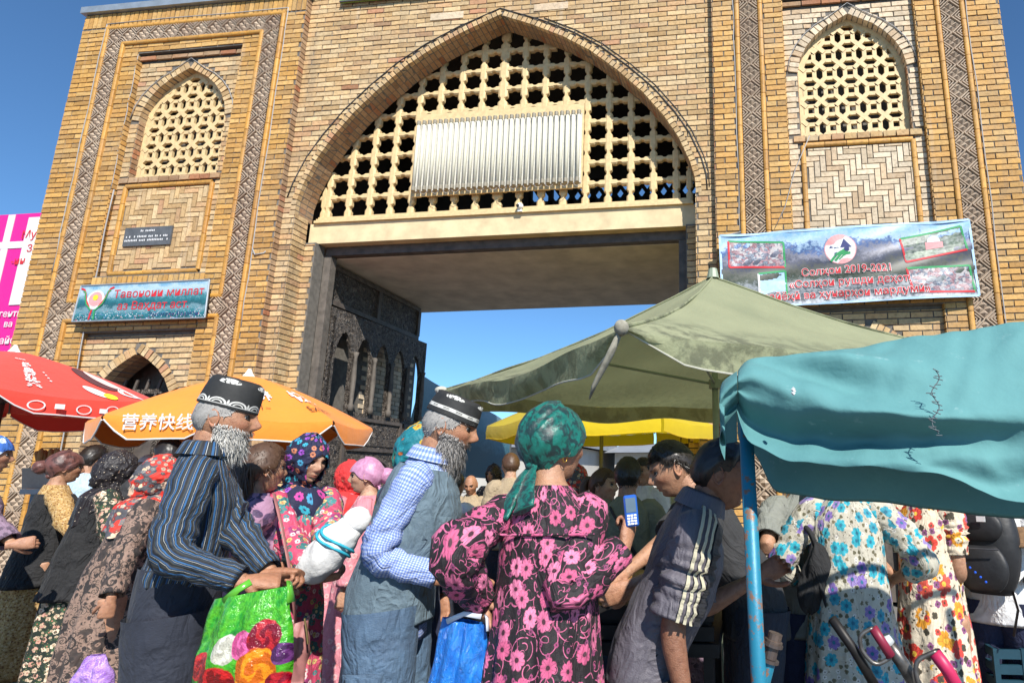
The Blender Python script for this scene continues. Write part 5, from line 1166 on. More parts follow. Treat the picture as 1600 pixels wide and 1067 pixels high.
        for i in range(len(rr) - 1):
            for k in range(n):
                k2 = (k + 1) % n; fs.append((i * n + k, i * n + k2, (i + 1) * n + k2, (i + 1) * n + k)); uv.append(((k / n, prof[i][0]), ((k + 1) / n, prof[i][0]), ((k + 1) / n, prof[i + 1][0] - .2 * (1 - prof[i + 1][1]) * 0), (k / n, prof[i + 1][0])))
        mb.add(vs, fs, uv); return s.kid(mb, name, mat)
    def scarf_tied(s, mat, thick=.014, puff=.02, front=.40, back=-.62, side=-.18, knot=True, tails=.22, bun=0., fold=.005, name='headscarf', seed=0., tdir=(0, -1, -1)):
        zf = lambda az: front + (side - front) * ss_((.75, 1.5, abs(az))) if abs(az) < 1.55 else side + (back - side) * ss_((1.6, 2.6, abs(az)))
        ka = Vector((0, -.80, -.60)); e1 = Vector((1, 0, 0)); e2 = ka.cross(e1)
        def gr_(az, lat):
            d = Vector(dirs(np.array(lat), np.array(az))); ph = atan2(d.dot(e2), d.dot(e1)); ca = d.dot(ka); sn = sqrt(max(0, 1 - ca * ca)); w_ = ss_((-.9, .7, ca))
            f_ = mnoise.noise((cos(ph) * 3.4 + seed, sin(ph) * 3.4, ca * .5)) * 1.5 + .9 * mnoise.noise((cos(ph) * 8 + seed, sin(ph) * 8, ca * .9 + 4)); return thick + puff * max(0, -cos(az)) * (1 - abs(lat - .2) * .6) + fold * 1.3 * f_ * (.25 + .75 * w_) * (.3 + .7 * sn)
        k = s.cap_shell(name, mat, zf, gr_, n=88 if not s.far else 40, m=36 if not s.far else 18, noise=.003, nf=40, seed=seed)
        if bun:
            mb = MB(); rings = []; c = Vector((0, -.115 - bun * .5, -.015)); 
            for i in range(13):
                t = pi * i / 12; rr = max(.004, bun * sin(t) ** .8); rings.append([s.H(c + Vector((rr * cos(a) * (1 + .08 * sin(5 * a + i)), -bun * 1.1 * cos(t) * -1 * .9, rr * 1.05 * sin(a) * (1 + .06 * sin(4 * a - i))))) for a in np.linspace(0, 2 * pi, 20, endpoint=False)])
            mb.loft(rings); mb.build('scarf_bun', mat, k, True)
        if knot:
            kp = Vector((.0, -.075, -.075)); mb = MB(); mb.sphere(kp, (.026, .022, .02), 12, 8); mb.v = [s.H(p) for p in mb.v]; mb.build('scarf_knot', mat, k, True)
            for q in (-1, 1):
                if tails <= 0: continue
                td = Vector(tdir).normalized(); path = [kp + Vector((q * .01, 0, 0)), kp + td * tails * .3 + Vector((q * .022, 0, 0)), kp + td * tails * .65 + Vector((q * .035, .005, -.01)), kp + td * tails * (1.0 - .12 * q) + Vector((q * .05, .01, -.02))]; mb = MB(); rg = tube_rings(bez(path, 16, .3), [.012 + .028 * (i / 15) ** .8 for i in range(16)], 16, flat=.35, up=(1, 0, 0)); mb.loft([[s.H(Vector(p) * 1 + Vector((.004 * sin(i * 1.1 + kk), 0, 0))) for kk, p in enumerate(r_)] for i, r_ in enumerate(rg)]); mb.build('scarf_tail', mat, k, True)
        return k
    def scarf_draped(s, mat, drop=.30, spread=.22, thick=.013, win=.62, chin=-.78, brow=.50, fold=.006, name='headscarf', seed=0., puff=.02, cape=1.):
        """scarf wound over head and shoulders with an opening for the face"""
        mb = MB(); rows = []; uv = []; n, m = 84, 46
        def w_(lat): return win * sqrt(max(0., 1 - ((lat - (brow + chin) / 2) / ((brow - chin) / 2)) ** 2)) ** .8 if chin < lat < brow else 0.
        zs = [cos(t) for t in np.linspace(.05, math.acos(-.80), 30)]
        for i, lat in enumerate(zs):
            w = w_(lat); row = []; ur = []; AZ = w + (2 * pi - 2 * w) * np.arange(n + 1) / n; DD = dirs(np.full(n + 1, lat), AZ); PP = head_pts(DD, s.female, face=False)
            for j in range(n + 1):
                az = float(AZ[j]); d = DD[j]; p = Vector(PP[j]); bk = max(0, -cos(az)); ch = ss_((-.35, -.8, lat)); g_ = thick + puff * bk * (1 - abs(lat) * .5) + fold * 2.2 * (mnoise.noise((d[0] * 3 + seed, d[1] * 3, d[2] * 7)) + .7 * mnoise.noise((d[0] * 7 + seed, d[1] * 7, d[2] * 13 + az * .5))) * (.4 + .6 * ss_((.6, -.4, lat))) + .05 * bk * ss_((.1, -.8, lat)) + .012 * ch
                row.append(s.H(p + Vector(d) * g_)); ur.append((az * .1, i * .012))
            rows.append(row); uv.append(ur)
        base = rows[-1]; cen = s.U((0, -.01, 1.40)); 
        for i in range(1, 15):
            t = i / 14; row = []
            for j, p in enumerate(base):
                az = 2 * pi * j / n; zz = 1.475 - drop * t ** 1.15 * (1 + .16 * sin(az * 2 + seed) + .08 * sin(az * 5 + seed)) * (.75 + .25 * abs(cos(az)) + .25 * max(0, cos(az)) * cape); hug = ss_((1.475, 1.37, zz)); aa = .082 + (.165 - .082 + .018) * hug + .006 * t; bb_ = .078 + (.105 - .078 + .032) * hug + .006 * t; f_ = 1 + .05 * sin(az * 9 + seed + t * 2) * t + .04 * mnoise.noise((sin(az) * 3, cos(az) * 3 + seed, t * 2)); c_, n_s = sin(az), cos(az); rr = (abs(c_) ** 2.3 + abs(n_s) ** 2.3) ** (-1 / 2.3)
                q = s.bend((c_ * rr * aa * s.w * f_, n_s * rr * bb_ * f_ - .012, zz)); m_ = ss_((0, .35, t)); row.append(Vector(p).lerp(s.W(q), m_))
            rows.append(row); uv.append([(2 * pi * j / n * .1, .4 + i * .02) for j in range(n + 1)])
        mb.grid(rows, uv); k = s.kid(mb, name, mat); return k
# ================================================================ fabrics
def weave(g, col, rough=.85, fine=900, extra=None, sheen=.2, bumpk=.25):
    uv = g.uv(); n = g.noise(uv, 24, 4, .6); c = g.mix(1., col, g.ramp(n, [(.3, (.86,) * 3), (.7, (1.1,) * 3)]), 'MULTIPLY'); su = g.sep(uv); rd = g.m('ABSOLUTE', g.m('SUBTRACT', g.noise(g.comb(g.m('MULTIPLY', su[0], 11.), g.m('MULTIPLY', su[1], 5.), 0.), 1., 3, .55, .8), .5)); rd = g.m('MINIMUM', rd, .12); h = g.m('ADD', g.m('ADD', g.noise(uv, 9, 4), g.m('MULTIPLY', rd, 3.2)), g.m('MULTIPLY', g.noise(uv, fine * .3, 2), .12))
    return g.out(c, rough, 0, g.bump(h, bumpk + .3, .024), Sheen_Weight=sheen * .15)
def plain(name, col, **kw): g = G(name); return weave(g, col, **kw)
def flower(g, uv, scale, R, petals=5, rnd=1., off=(0., 0., 0.), soft=.03):
    """petal mask, heart mask and a random colour index for flowers scattered over the cloth (uv in metres)"""
    p = g.vm('ADD', g.vm('ADD', uv, off), g.vm('SCALE', g.noise(uv, scale * .9, 2, out='Color'), .22 / scale)); d, col, pos = g.vor(p, scale, ('Distance', 'Color', 'Position'), dims='2D', rand=rnd); l = g.sep(g.vm('SUBTRACT', p, pos)); cs = g.sep(col); r = g.m('MULTIPLY', g.m('SQRT', g.m('ADD', g.m('MULTIPLY', l[0], l[0]), g.m('MULTIPLY', l[1], l[1]))), scale); th = g.m('ADD', g.m('ARCTAN2', l[1], l[0]), g.m('MULTIPLY', cs[2], 6.28))
    lim = g.m('MULTIPLY', R, g.m('ADD', .66, g.m('MULTIPLY', .34, g.m('POWER', g.m('ABSOLUTE', g.m('COSINE', g.m('MULTIPLY', th, petals * .5))), .5)))); ms = g.step(g.m('SUBTRACT', r, lim), soft, -soft); heart = g.step(r, R * .30, R * .20); vein = g.m('ABSOLUTE', g.m('SINE', g.m('MULTIPLY', th, petals * .5))); return ms, heart, cs[0], cs[1], r, th, vein
def curls(g, uv, scale, w=.09, turns=3.2, off=(.37, .21, 0.), lim=.46):
    p = g.vm('ADD', uv, off); d, col, pos = g.vor(p, scale, ('Distance', 'Color', 'Position'), dims='2D', rand=.9); l = g.sep(g.vm('SUBTRACT', p, pos)); cs = g.sep(col); r = g.m('MULTIPLY', g.m('SQRT', g.m('ADD', g.m('MULTIPLY', l[0], l[0]), g.m('MULTIPLY', l[1], l[1]))), scale); th = g.m('ADD', g.m('DIVIDE', g.m('ARCTAN2', l[1], l[0]), 6.2832), cs[0]); f = g.m('ABSOLUTE', g.m('SUBTRACT', g.m('FRACT', g.m('ADD', th, g.m('MULTIPLY', r, turns))), .5)); return g.m('MULTIPLY', g.m('LESS_THAN', f, g.m('MULTIPLY', w, g.m('ADD', .6, r))), g.m('LESS_THAN', r, lim))
def pal(g, f, cols): n = len(cols); return g.ramp(f, [(i / n, c) for i, c in enumerate(cols)], 'CONSTANT')
def floral(name, base, layers, rough=.8, spots=None, vines=None, sheen=.15, bumpk=.25):
    g = G(name); uv = g.uv(); c = base if not callable(base) else base(g, uv)
    if vines:
        for sc, w, col, off in vines: c = g.mix(curls(g, uv, sc, w, off=off), c, col)
    for sc, R, pet, cols, hc, rnd, off in layers:
        ms, ht, c0, c1, r, th, vein = flower(g, uv, sc, R, pet, rnd, off); fc = pal(g, c0, cols); fc = g.mix(1., fc, g.ramp(g.m('DIVIDE', r, R), [(0, (.55, .5, .5)), (.5, (1, 1, 1)), (1, (1.08, 1.05, 1.05))]), 'MULTIPLY'); fc = g.mix(g.m('MULTIPLY', g.m('LESS_THAN', vein, .22), .35), fc, (.05, .03, .03)); c = g.mix(ms, c, fc); c = g.mix(ht, c, hc)
    return weave(g, c, rough, sheen=sheen, bumpk=bumpk)
def stripes(name, period, stops, axis=0, rough=.75, warp=.0):
    g = G(name); u = g.sep(g.uv())[axis]; return weave(g, g.ramp(g.m('FRACT', g.m('DIVIDE', u, period)), stops, 'CONSTANT'), rough)
K = (.010, .011, .014)
FB = {}
FB['stripe_shirt'] = stripes('blue striped shirt', .046, [(0, K), (.10, (.012, .055, .14)), (.20, K), (.26, (.50, .52, .50)), (.285, K), (.36, (.028, .03, .026)), (.46, K), (.52, (.018, .095, .23)), (.64, K), (.70, (.40, .42, .42)), (.72, (.012, .03, .06)), (.84, (.03, .034, .03)), (.93, K)])
FB['navy_trouser'] = plain('navy trousers', (.020, .024, .038)); FB['black'] = plain('black cloth', (.012, .012, .013)); FB['denim_vest'] = plain('grey blue denim', (.115, .165, .20), bumpk=.4)
def ging(g, uv): u = g.sep(uv); a = g.m('LESS_THAN', g.m('FRACT', g.m('MULTIPLY', u[0], 95.)), .5); b = g.m('LESS_THAN', g.m('FRACT', g.m('MULTIPLY', u[1], 95.)), .5); return g.ramp(g.m('MULTIPLY', g.m('ADD', a, b), .5), [(0, (.50, .56, .70)), (.5, (.24, .33, .62)), (1, (.12, .19, .52))])
FB['gingham'] = floral('blue checked shirt', ging, []); 
def denim(g, uv): n = g.noise(uv, 5, 5, .6); t = g.noise(g.comb(g.m('MULTIPLY', g.sep(uv)[0], 320.), g.m('MULTIPLY', g.sep(uv)[1], 40.), 0.), 1, 3); return g.mix(g.m('MULTIPLY', t, .45), g.ramp(n, [(.3, (.018, .045, .10)), (.55, (.045, .10, .18)), (.75, (.12, .20, .28))]), (.20, .27, .34))
FB['jeans'] = floral('blue jeans', denim, [], bumpk=.4); FB['darkjeans'] = plain('dark jeans', (.02, .03, .055))
PINK = (.66, .14, .27)
FB['black_pink'] = floral('black dress with pink flowers', (.012, .007, .009), [(38., .30, 6, [(.30, .05, .14), (.008, .007, .009), (.008, .007, .009), (.008, .007, .009), (.22, .04, .12), (.008, .007, .009)], (.02, .01, .01), .9, (.5, .2, 0)), (13., .34, 7, [(.62, .14, .27), (.52, .09, .20), (.68, .19, .33)], (.05, .01, .02), .75, (0, 0, 0))], .7, vines=[(9., .06, (.52, .12, .23), (.31, .17, 0.)), (12., .05, (.46, .09, .19), (.71, .47, 0.)), (10., .05, (.50, .11, .22), (.11, .87, 0.))])
FB['navy_scarf'] = floral('navy headscarf with embroidered rosettes', (.010, .012, .045), [(19., .33, 7, [(.50, .05, .28), (.05, .30, .50), (.55, .20, .10), (.28, .06, .45), (.03, .38, .50)], (.02, .02, .08), .55, (0, 0, 0))], .75)
FB['girl_dress'] = floral('rose pink dress with dense flowers', (.52, .06, .13), [(14., .44, 6, [(.60, .10, .16), (.03, .16, .17), (.30, .04, .16), (.06, .22, .22)], (.7, .55, .3), 1., (0, 0, 0)), (30., .38, 6, [(.75, .55, .55), (.03, .14, .12), (.52, .06, .13), (.55, .42, .15), (.05, .25, .26)], (.5, .05, .1), 1., (.3, .7, 0))], .7)
FB['lilac_blouse'] = floral('lilac blouse with dark leaves', (.36, .20, .30), [(11., .42, 2, [(.07, .045, .10), (.10, .06, .13), (.36, .20, .30)], (.2, .1, .2), 1., (0, 0, 0)), (17., .36, 2, [(.08, .05, .11), (.36, .20, .30)], (.08, .05, .11), 1., (.4, .1, 0))], .7)
FB['mustard_print'] = floral('mustard small print dress', (.42, .26, .09), [(70., .40, 5, [(.58, .40, .18), (.22, .10, .03), (.62, .46, .24), (.30, .16, .04)], (.2, .1, .03), 1., (0, 0, 0))]); FB['knit_black'] = plain('black knitted waistcoat', (.012, .012, .013), fine=200, bumpk=.8)
FB['green_floral'] = floral('dark green dress with cream blossom', (.012, .022, .014), [(26., .42, 5, [(.62, .46, .32), (.55, .30, .22), (.70, .58, .42), (.03, .08, .03)], (.4, .15, .1), 1., (0, 0, 0)), (44., .36, 5, [(.012, .022, .014), (.5, .38, .25), (.02, .05, .02)], (.3, .2, .1), 1., (.2, .6, 0))]); FB['black_sequin'] = floral('black headscarf with sequins', (.016, .012, .013), [(42., .12, 5, [(.016, .012, .013), (.5, .42, .3), (.016, .012, .013)], (.6, .5, .4), 1., (0, 0, 0))], .5)
FB['paisley'] = floral('taupe dress with black paisley', (.25, .165, .125), [(13., .40, 2, [(.03, .024, .022), (.25, .165, .125), (.05, .036, .03)], (.035, .026, .024), 1., (0, 0, 0)), (26., .30, 2, [(.03, .024, .022), (.25, .165, .125)], (.03, .02, .02), 1., (.4, .3, 0))], .8, vines=[(11., .16, (.025, .02, .018), (.3, .5, 0.)), (19., .15, (.03, .024, .02), (.1, .9, 0.)), (31., .14, (.04, .03, .026), (.6, .2, 0.))])
def redbase(g, uv): n = g.noise(uv, 8, 2); return g.mix(g.step(n, .50, .53), (.62, .035, .02), (.075, .075, .085))
FB['red_scarf'] = floral('red headscarf with peonies', redbase, [(11., .40, 6, [(.60, .04, .02), (.72, .52, .36), (.55, .03, .02), (.08, .08, .09)], (.7, .5, .3), .9, (0, 0, 0)), (30., .34, 5, [(.09, .09, .10), (.5, .4, .3), (.2, .2, .2), (.3, .03, .02)], (.4, .3, .2), 1., (.2, .1, 0))], .7)
def satin(name, a, b, sc=16): 
    g = G(name); n = g.noise(g.uv(), sc, 4, .6, 1.2); return g.out(g.mix(g.step(n, .42, .58), a, b), g.mix(n, (.36,) * 3, (.56,) * 3), 0, g.bump(g.noise(g.uv(), 26, 4), .45, .014), Sheen_Weight=.1, Specular_IOR_Level=.45)
FB['green_satin'] = satin('emerald satin brocade', (.004, .13, .10), (.006, .03, .03), 34); FB['brown_satin'] = satin('brown satin headscarf', (.14, .055, .045), (.05, .02, .018)); FB['lilac_satin'] = satin('lilac satin headscarf', (.50, .24, .38), (.42, .18, .30))
FB['blue_rose'] = floral('cream dress with turquoise and violet roses', (.46, .43, .35), [(38., .34, 3, [(.46, .43, .35), (.12, .11, .06), (.62, .60, .55), (.46, .43, .35), (.16, .14, .08)], (.10, .09, .05), 1., (.3, .2, 0)), (13.5, .36, 6, [(.02, .33, .42), (.20, .13, .40), (.03, .28, .38), (.26, .19, .44), (.02, .36, .46)], (.01, .12, .20), .85, (0, 0, 0))], .75)
FB['orange_rose'] = floral('cream dress with orange and red roses', (.66, .56, .42), [(10., .44, 6, [(.66, .05, .03), (.72, .30, .02), (.60, .08, .05), (.66, .56, .42)], (.75, .45, .05), .95, (0, 0, 0)), (22., .36, 4, [(.66, .56, .42), (.06, .05, .03), (.55, .06, .04), (.25, .08, .2), (.66, .56, .42)], (.05, .04, .02), 1., (.3, .6, 0))], .75)
FB['blue_floral_scarf'] = floral('blue headscarf with red flowers', (.03, .12, .42), [(14., .38, 5, [(.5, .03, .05), (.5, .6, .75), (.03, .2, .5)], (.7, .7, .7), 1., (0, 0, 0))]); FB['mauve_lace'] = floral('mauve lace dress', (.24, .16, .22), [(24., .40, 6, [(.36, .26, .34), (.12, .08, .12), (.24, .16, .22)], (.1, .07, .1), 1., (0, 0, 0))]); FB['teal_scarf'] = floral('teal headscarf with yellow blossom', (.005, .16, .20), [(13., .42, 5, [(.62, .42, .02), (.02, .30, .22), (.55, .36, .02), (.01, .2, .24)], (.4, .1, .02), 1., (0, 0, 0))], .6)
FB['jacket'] = plain('grey tracksuit', (.105, .095, .112), rough=.6, bumpk=.3); FB['jacket_dark'] = plain('black tracksuit panel', (.014, .014, .018), rough=.6); FB['jstripe'] = plain('cream stripe', (.46, .42, .30)); FB['pink_tee'] = floral('pink tee', (.50, .16, .30), [(30., .34, 5, [(.62, .3, .4), (.50, .16, .30)], (.6, .3, .4), 1., (0, 0, 0))]); FB['olive_tee'] = plain('olive tee', (.19, .19, .13)); FB['white_tee'] = plain('white tee', (.72, .72, .72)); FB['grey_tee'] = plain('grey tee', (.20, .21, .19)); FB['skyshirt'] = plain('light blue shirt', (.42, .55, .66)); FB['charcoal'] = plain('charcoal shirt', (.03, .03, .032)); FB['pink_dress'] = floral('pale pink dress', (.62, .22, .26), [(20., .36, 5, [(.7, .4, .4), (.62, .22, .26)], (.6, .2, .2), 1., (0, 0, 0))]); FB['red_plain'] = plain('red headscarf', (.62, .03, .03)); FB['navy_plain'] = plain('navy cloth', (.016, .022, .06)); FB['beige'] = plain('beige shirt', (.36, .28, .18))
def cap_mat(name, style):
    g = G(name); u = g.sep(g.uv()); n = g.noise(g.ob(), 60, 3); base = g.mix(n, (.010, .010, .010), (.026, .026, .024)); wht = (.55, .54, .50)
    if style == 0:   # row of stitched arches and whorls
        a = g.m('FRACT', g.m('MULTIPLY', u[0], 9.)); x = g.m('SUBTRACT', a, .5); y = g.m('DIVIDE', g.m('SUBTRACT', u[1], .10), .16); r = g.m('SQRT', g.m('ADD', g.m('POWER', g.m('ABSOLUTE', g.m('MULTIPLY', x, 2.5)), 2.), g.m('MULTIPLY', y, y))); ring = g.m('MULTIPLY', g.m('LESS_THAN', g.m('ABSOLUTE', g.m('SUBTRACT', r, 1.0)), .14), g.m('GREATER_THAN', y, 0.)); ring2 = g.m('MULTIPLY', g.m('LESS_THAN', g.m('ABSOLUTE', g.m('SUBTRACT', r, .58)), .09), g.m('GREATER_THAN', y, .1)); dot = g.m('LESS_THAN', g.m('ADD', g.m('POWER', g.m('MULTIPLY', g.m('SUBTRACT', .5, g.m('ABSOLUTE', x)), 9.), 2.), g.m('POWER', g.m('SUBTRACT', y, .55), 2.)), .22); bar = g.m('LESS_THAN', g.m('ABSOLUTE', g.m('SUBTRACT', u[1], .095)), .010); k = g.m('MAXIMUM', g.m('MAXIMUM', ring, ring2), g.m('MAXIMUM', dot, bar))
    else:            # white band of bars
        band = g.m('LESS_THAN', g.m('ABSOLUTE', g.m('SUBTRACT', u[1], .30)), .075); a = g.m('FRACT', g.m('MULTIPLY', u[0], 12.)); y = g.m('ABSOLUTE', g.m('SUBTRACT', u[1], .30)); dark = g.m('MULTIPLY', g.m('MULTIPLY', g.m('LESS_THAN', a, .62), g.m('GREATER_THAN', a, .10)), g.m('MULTIPLY', g.m('LESS_THAN', y, .035), g.m('GREATER_THAN', y, .012))); k = g.m('MULTIPLY', band, g.m('SUBTRACT', 1., dark))
    b = g.m('FRACT', g.m('ADD', g.m('MULTIPLY', u[0], 4.), .45)); mx, my = g.m('MULTIPLY', g.m('SUBTRACT', b, .5), 3.6), g.m('DIVIDE', g.m('SUBTRACT', u[1], .84), .085); rr = g.m('SQRT', g.m('ADD', g.m('MULTIPLY', mx, mx), g.m('MULTIPLY', my, my))); m2 = g.m('MULTIPLY', g.m('LESS_THAN', rr, 1.), g.m('GREATER_THAN', g.noise(g.ob(), 130, 2), .44)); k = g.m('MAXIMUM', k, m2)
    return g.out(g.mix(k, base, wht), .7, 0, g.bump(g.m('ADD', k, g.m('MULTIPLY', n, .3)), .4, .006))
FB['cap_a'] = cap_mat('embroidered black skullcap', 0); FB['cap_b'] = cap_mat('banded black skullcap', 1)
M['leather'] = flat('black leather', (.014, .013, .013), .4, var=.3); M['slipper'] = flat('pale teal slipper', (.16, .28, .30), .6)
# ================================================================ people
def thray(px, py=740): d = ray(px, py); return math.degrees(atan2(-d.x, d.y))
def make(label, px, py, Y, rel, lean=0., **kw):
    """stand a figure so that its bare crown falls on pixel (px,py) at depth Y"""
    t = at(px, py, Y); face = thray(px) + rel; p = Person(label, 0, 0, face, 1.70, lean, **{k: v for k, v in kw.items()}); top = p.H((0, 0, .118)); k = t.z / top.z
    bpy.data.objects.remove(p.obj); return Person(label, t.x - top.x * k, t.y - top.y * k, face, 1.70 * k, lean, **kw)
SHIRT = [(.80, .172, .132, .0), (.88, .170, .130, .0), (.98, .165, .126, .004), (1.08, .163, .125, .008), (1.18, .168, .128, .008), (1.28, .174, .126, .004), (1.345, .172, .114, -.004), (1.39, .152, .098, -.012), (1.425, .112, .084, -.018), (1.458, .072, .072, -.018), (1.472, .066, .068, -.014)]
DRESS = [(.10, .262, .225, 0), (.30, .25, .215, 0), (.55, .228, .20, 0), (.80, .205, .182, 0), (.98, .186, .162, .004), (1.10, .178, .152, .008), (1.20, .178, .147, .010), (1.29, .178, .138, .006), (1.35, .170, .118, -.004), (1.39, .150, .10, -.012), (1.425, .108, .082, -.018), (1.458, .074, .07, -.018)]
def pleats(k=14, A=.016, z0=1.28, seed=0.):
    def f(th, z):
        g_ = ss_((z0, z0 - .45, z)); ph = 1.2 * mnoise.noise((z * 1.3, seed, 0)); return A * g_ * (.7 * sin(k * th + ph + seed) + .5 * sin((k * .53) * th + 2 * ph + 1.7 + seed)) * (.6 + .6 * mnoise.noise((cos(th) * 2 + seed, sin(th) * 2, z * 1.5)) + .3)
    return f
def wrinkles(A=.008, seed=0.):
    return lambda th, z: A * (mnoise.noise((cos(th) * 2.2 + seed, sin(th) * 2.2 + z * 3, z * 7)) + .6 * mnoise.noise((cos(th) * 4 + z * 4 + seed, sin(th) * 4, z * 11)))
def collar(P, mat, r=.068, h=.035, open_=.5):
    rows = []
    for th in np.linspace(pi / 2 + open_, pi / 2 + 2 * pi - open_, 30):
        d = Vector((cos(th), sin(th), 0)); rows.append([P.U(Vector((d.x * r * .95, d.y * r * .95 - .016, 1.462))), P.U(Vector((d.x * r * .98, d.y * r - .018, 1.462 + h))), P.U(Vector((d.x * (r + .012), d.y * (r + .012) - .018, 1.462 + h * .8))), P.U(Vector((d.x * (r + .03), d.y * (r + .028) - .018, 1.462 - .012)))])
    mb = MB(); mb.grid(rows, [[(i * .012, j * .02) for j in range(4)] for i in range(30)]); return P.kid(mb, 'collar', mat)
def line_on(P, pts, r, mat, name): mb = MB(); mb.tube([P.U(p) for p in pts], r, 5); return P.kid(mb, name, mat)
SK1, SK2, SK3, SK4 = (.37, .185, .105), (.40, .215, .13), (.47, .28, .185), (.23, .105, .06)
# ---- old man in the striped shirt
p = make('old man with grey beard, skullcap and blue striped shirt holding a rose-print bag', 366, 607, 2.3, -99, 4, skin=SK1, hpitch=-8, hyaw=6, old=True, voxel=.010, width=.86)
wr = at(384, 908, 2.10); p.arm(1, wr, (.25, -1, -.5), .95, hdir=(-.1, 1, -.05), palm=(-.5, 0, -1), thumb=.8); p.arm(-1, at(436, 914, 2.24), (.2, -1, -.7), .8, hdir=(.35, 1, 0), palm=(.3, 0, -1), thumb=.6)
p.legs(.09, .03); p.garment('shirt', FB['stripe_shirt'], [(1.0, .162, .110, 0), (1.03, .172, .122, .006), (1.08, .166, .116, .008)] + [(z, a * .97, b * .90, y) for z, a, b, y in SHIRT if z > 1.1], wrinkles(.011, 1.), seed=1)
for s in (-1, 1): p.sleeve(s, FB['stripe_shirt'], .068, .060, .042, .97, wr=.013, seed=4)
collar(p, FB['stripe_shirt'], .066, .04); p.trousers(FB['navy_trouser'], .125, .10, .085, top=1.06); p.shoes(M['leather'])
p.skullcap(FB['cap_a'], .115, .091, -6, .86, .040); p.hair_short(M['hair_grey'], front=.35, side=.05, back=-.5, thick=.004, blades=700, length=.009); p.beard(M['beard_grey'], .055, .9, 3400)
pk = MB(); pk.grid([[p.U((x * p.w, .1425 + .004 * (z > 1.2) , z)) for x in (.05, .09, .135)] for z in (1.16, 1.22, 1.29)], [[(x, z) for x in (.0, .05, .1)] for z in (0, .06, .12)]); p.kid(pk, 'pocket', FB['stripe_shirt'])
oldman = p.finish(.25)
# ---- man in the denim waistcoat
p = make('bearded man with banded skullcap and grey denim waistcoat over a blue checked shirt', 719, 624, 2.5, -104, 13, skin=SK1, hpitch=-18, hyaw=-4, old=True, voxel=.010, width=.88)
p.arm(1, at(694, 902, 2.38), (.25, -1, -.35), .6, hdir=(-.3, 1, .0), palm=(-1, 0, -.3)); p.arm(-1, at(735, 905, 2.6), (-.3, -1, -.4), .6)
p.legs(.1, .05); p.garment('shirt', FB['gingham'], SHIRT, wrinkles(.007, 2.), seed=2)
VEST = [(z, a * 1.08 + .004, b * 1.16, y - .004) for z, a, b, y in SHIRT if z < 1.42 and z > .9] ; VEST = [(.86, .186, .150, .006)] + VEST + [(1.425, .148, .094, -.018)]
p.garment('waistcoat', FB['denim_vest'], VEST, wrinkles(.010, 5.), seed=6)
for s in (-1, 1): p.sleeve(s, FB['gingham'], .064, .058, .044, .95, wr=.013, seed=9, shoulder=.004)
collar(p, FB['gingham'], .066, .04)
def patch(P, a0, a1, z0, z1, rx, ry, name, mat, off=.0, yo=0.):
    rows = [[P.U((rx * P.w * cos(t), ry * sin(t) + yo, z)) for t in np.linspace(a0, a1, 7)] for z in np.linspace(z0, z1, 5)]; mb = MB(); mb.grid(rows, [[(j * .02, i * .03) for j in range(7)] for i in range(5)]); k = P.kid(mb, name, mat); m = k.modifiers.new('t', 'SOLIDIFY'); m.thickness = .006; return k
patch(p, .55, 1.15, 1.18, 1.27, .196, .156, 'chest_pocket', FB['denim_vest']); patch(p, .55, 1.1, .96, 1.05, .190, .156, 'hip_pocket', FB['denim_vest']); patch(p, .53, 1.12, 1.05, 1.07, .193, .159, 'pocket_flap', FB['denim_vest'])
p.trousers(FB['jeans'], .130, .105, .10, stance=.10); p.shoes(M['leather'])
mb = MB(); mb.grid([[p.W((.085 + .138 * cos(t), .138 * sin(t), z)) for t in np.linspace(-.5, .5, 6)] for z in (.52, .62, .72, .735)], [[(i * .03, j * .05) for i in range(6)] for j in range(4)]); k = p.kid(mb, 'cargo_pocket', FB['jeans']); k.modifiers.new('t', 'SOLIDIFY').thickness = .008
p.skullcap(FB['cap_b'], .090, .093, -4, .90, .038); p.hair_short(M['hair_grey'], front=.3, side=-.05, back=-.5, thick=.005, blades=900, length=.012); p.beard(M['beard_dark'], .085, 1.2, 3600)
vestman = p.finish(.2)
# ---- woman in black and pink
p = make('woman in black dress with pink flowers and emerald satin headscarf, seen from behind', 876, 640, 1.95, -14, 3, skin=SK2, female=True, hyaw=40, hpitch=-8, voxel=.010, width=.88)
p.arm(1, at(976, 852, 1.90), (-.1, -.6, -1), .75, hdir=(.15, .35, .9), palm=(-.7, .3, .1), thumb=.6); p.arm(-1, at(752, 938, 1.84), (-.3, -1, -.25), .9, hdir=(.45, -.1, -.9), palm=(1, .4, .2), thumb=.7)
p.legs(.1, .04); p.garment('dress', FB['black_pink'], [(z, a * 1.04, b * 1.06, y) for z, a, b, y in DRESS], pleats(15, .013, 1.30, 2.), n=100, levels=60, seed=3)
for s in (-1, 1): p.sleeve(s, FB['black_pink'], .062, .064, .050, .97, wr=.014, seed=s + 3)
line_on(p, [(x, -.128 - .018 * (1 - abs(x) / .16), 1.315) for x in np.linspace(-.165, .165, 15)], .004, FB['black_pink'], 'yoke_seam')
p.scarf_tied(FB['green_satin'], .016, .030, .30, -.75, -.30, True, .16, 0., .006, seed=1., tdir=(.25, -.55, -1)); ear = MB(); ear.tube([p.H(Vector((.074, -.008 + .008 * cos(t), -.045 + .012 * sin(t)))) for t in np.linspace(0, 2 * pi, 13)], .0016, 5); p.kid(ear, 'earring', flat('gold', (.6, .38, .08), .3, .9))
for k_ in range(2): line_on(p, [(.10, .03, 0)] * 2, .0001, FB['black_pink'], 'hem') if False else None
p.shoes(M['leather']); greenw = p.finish(.4)
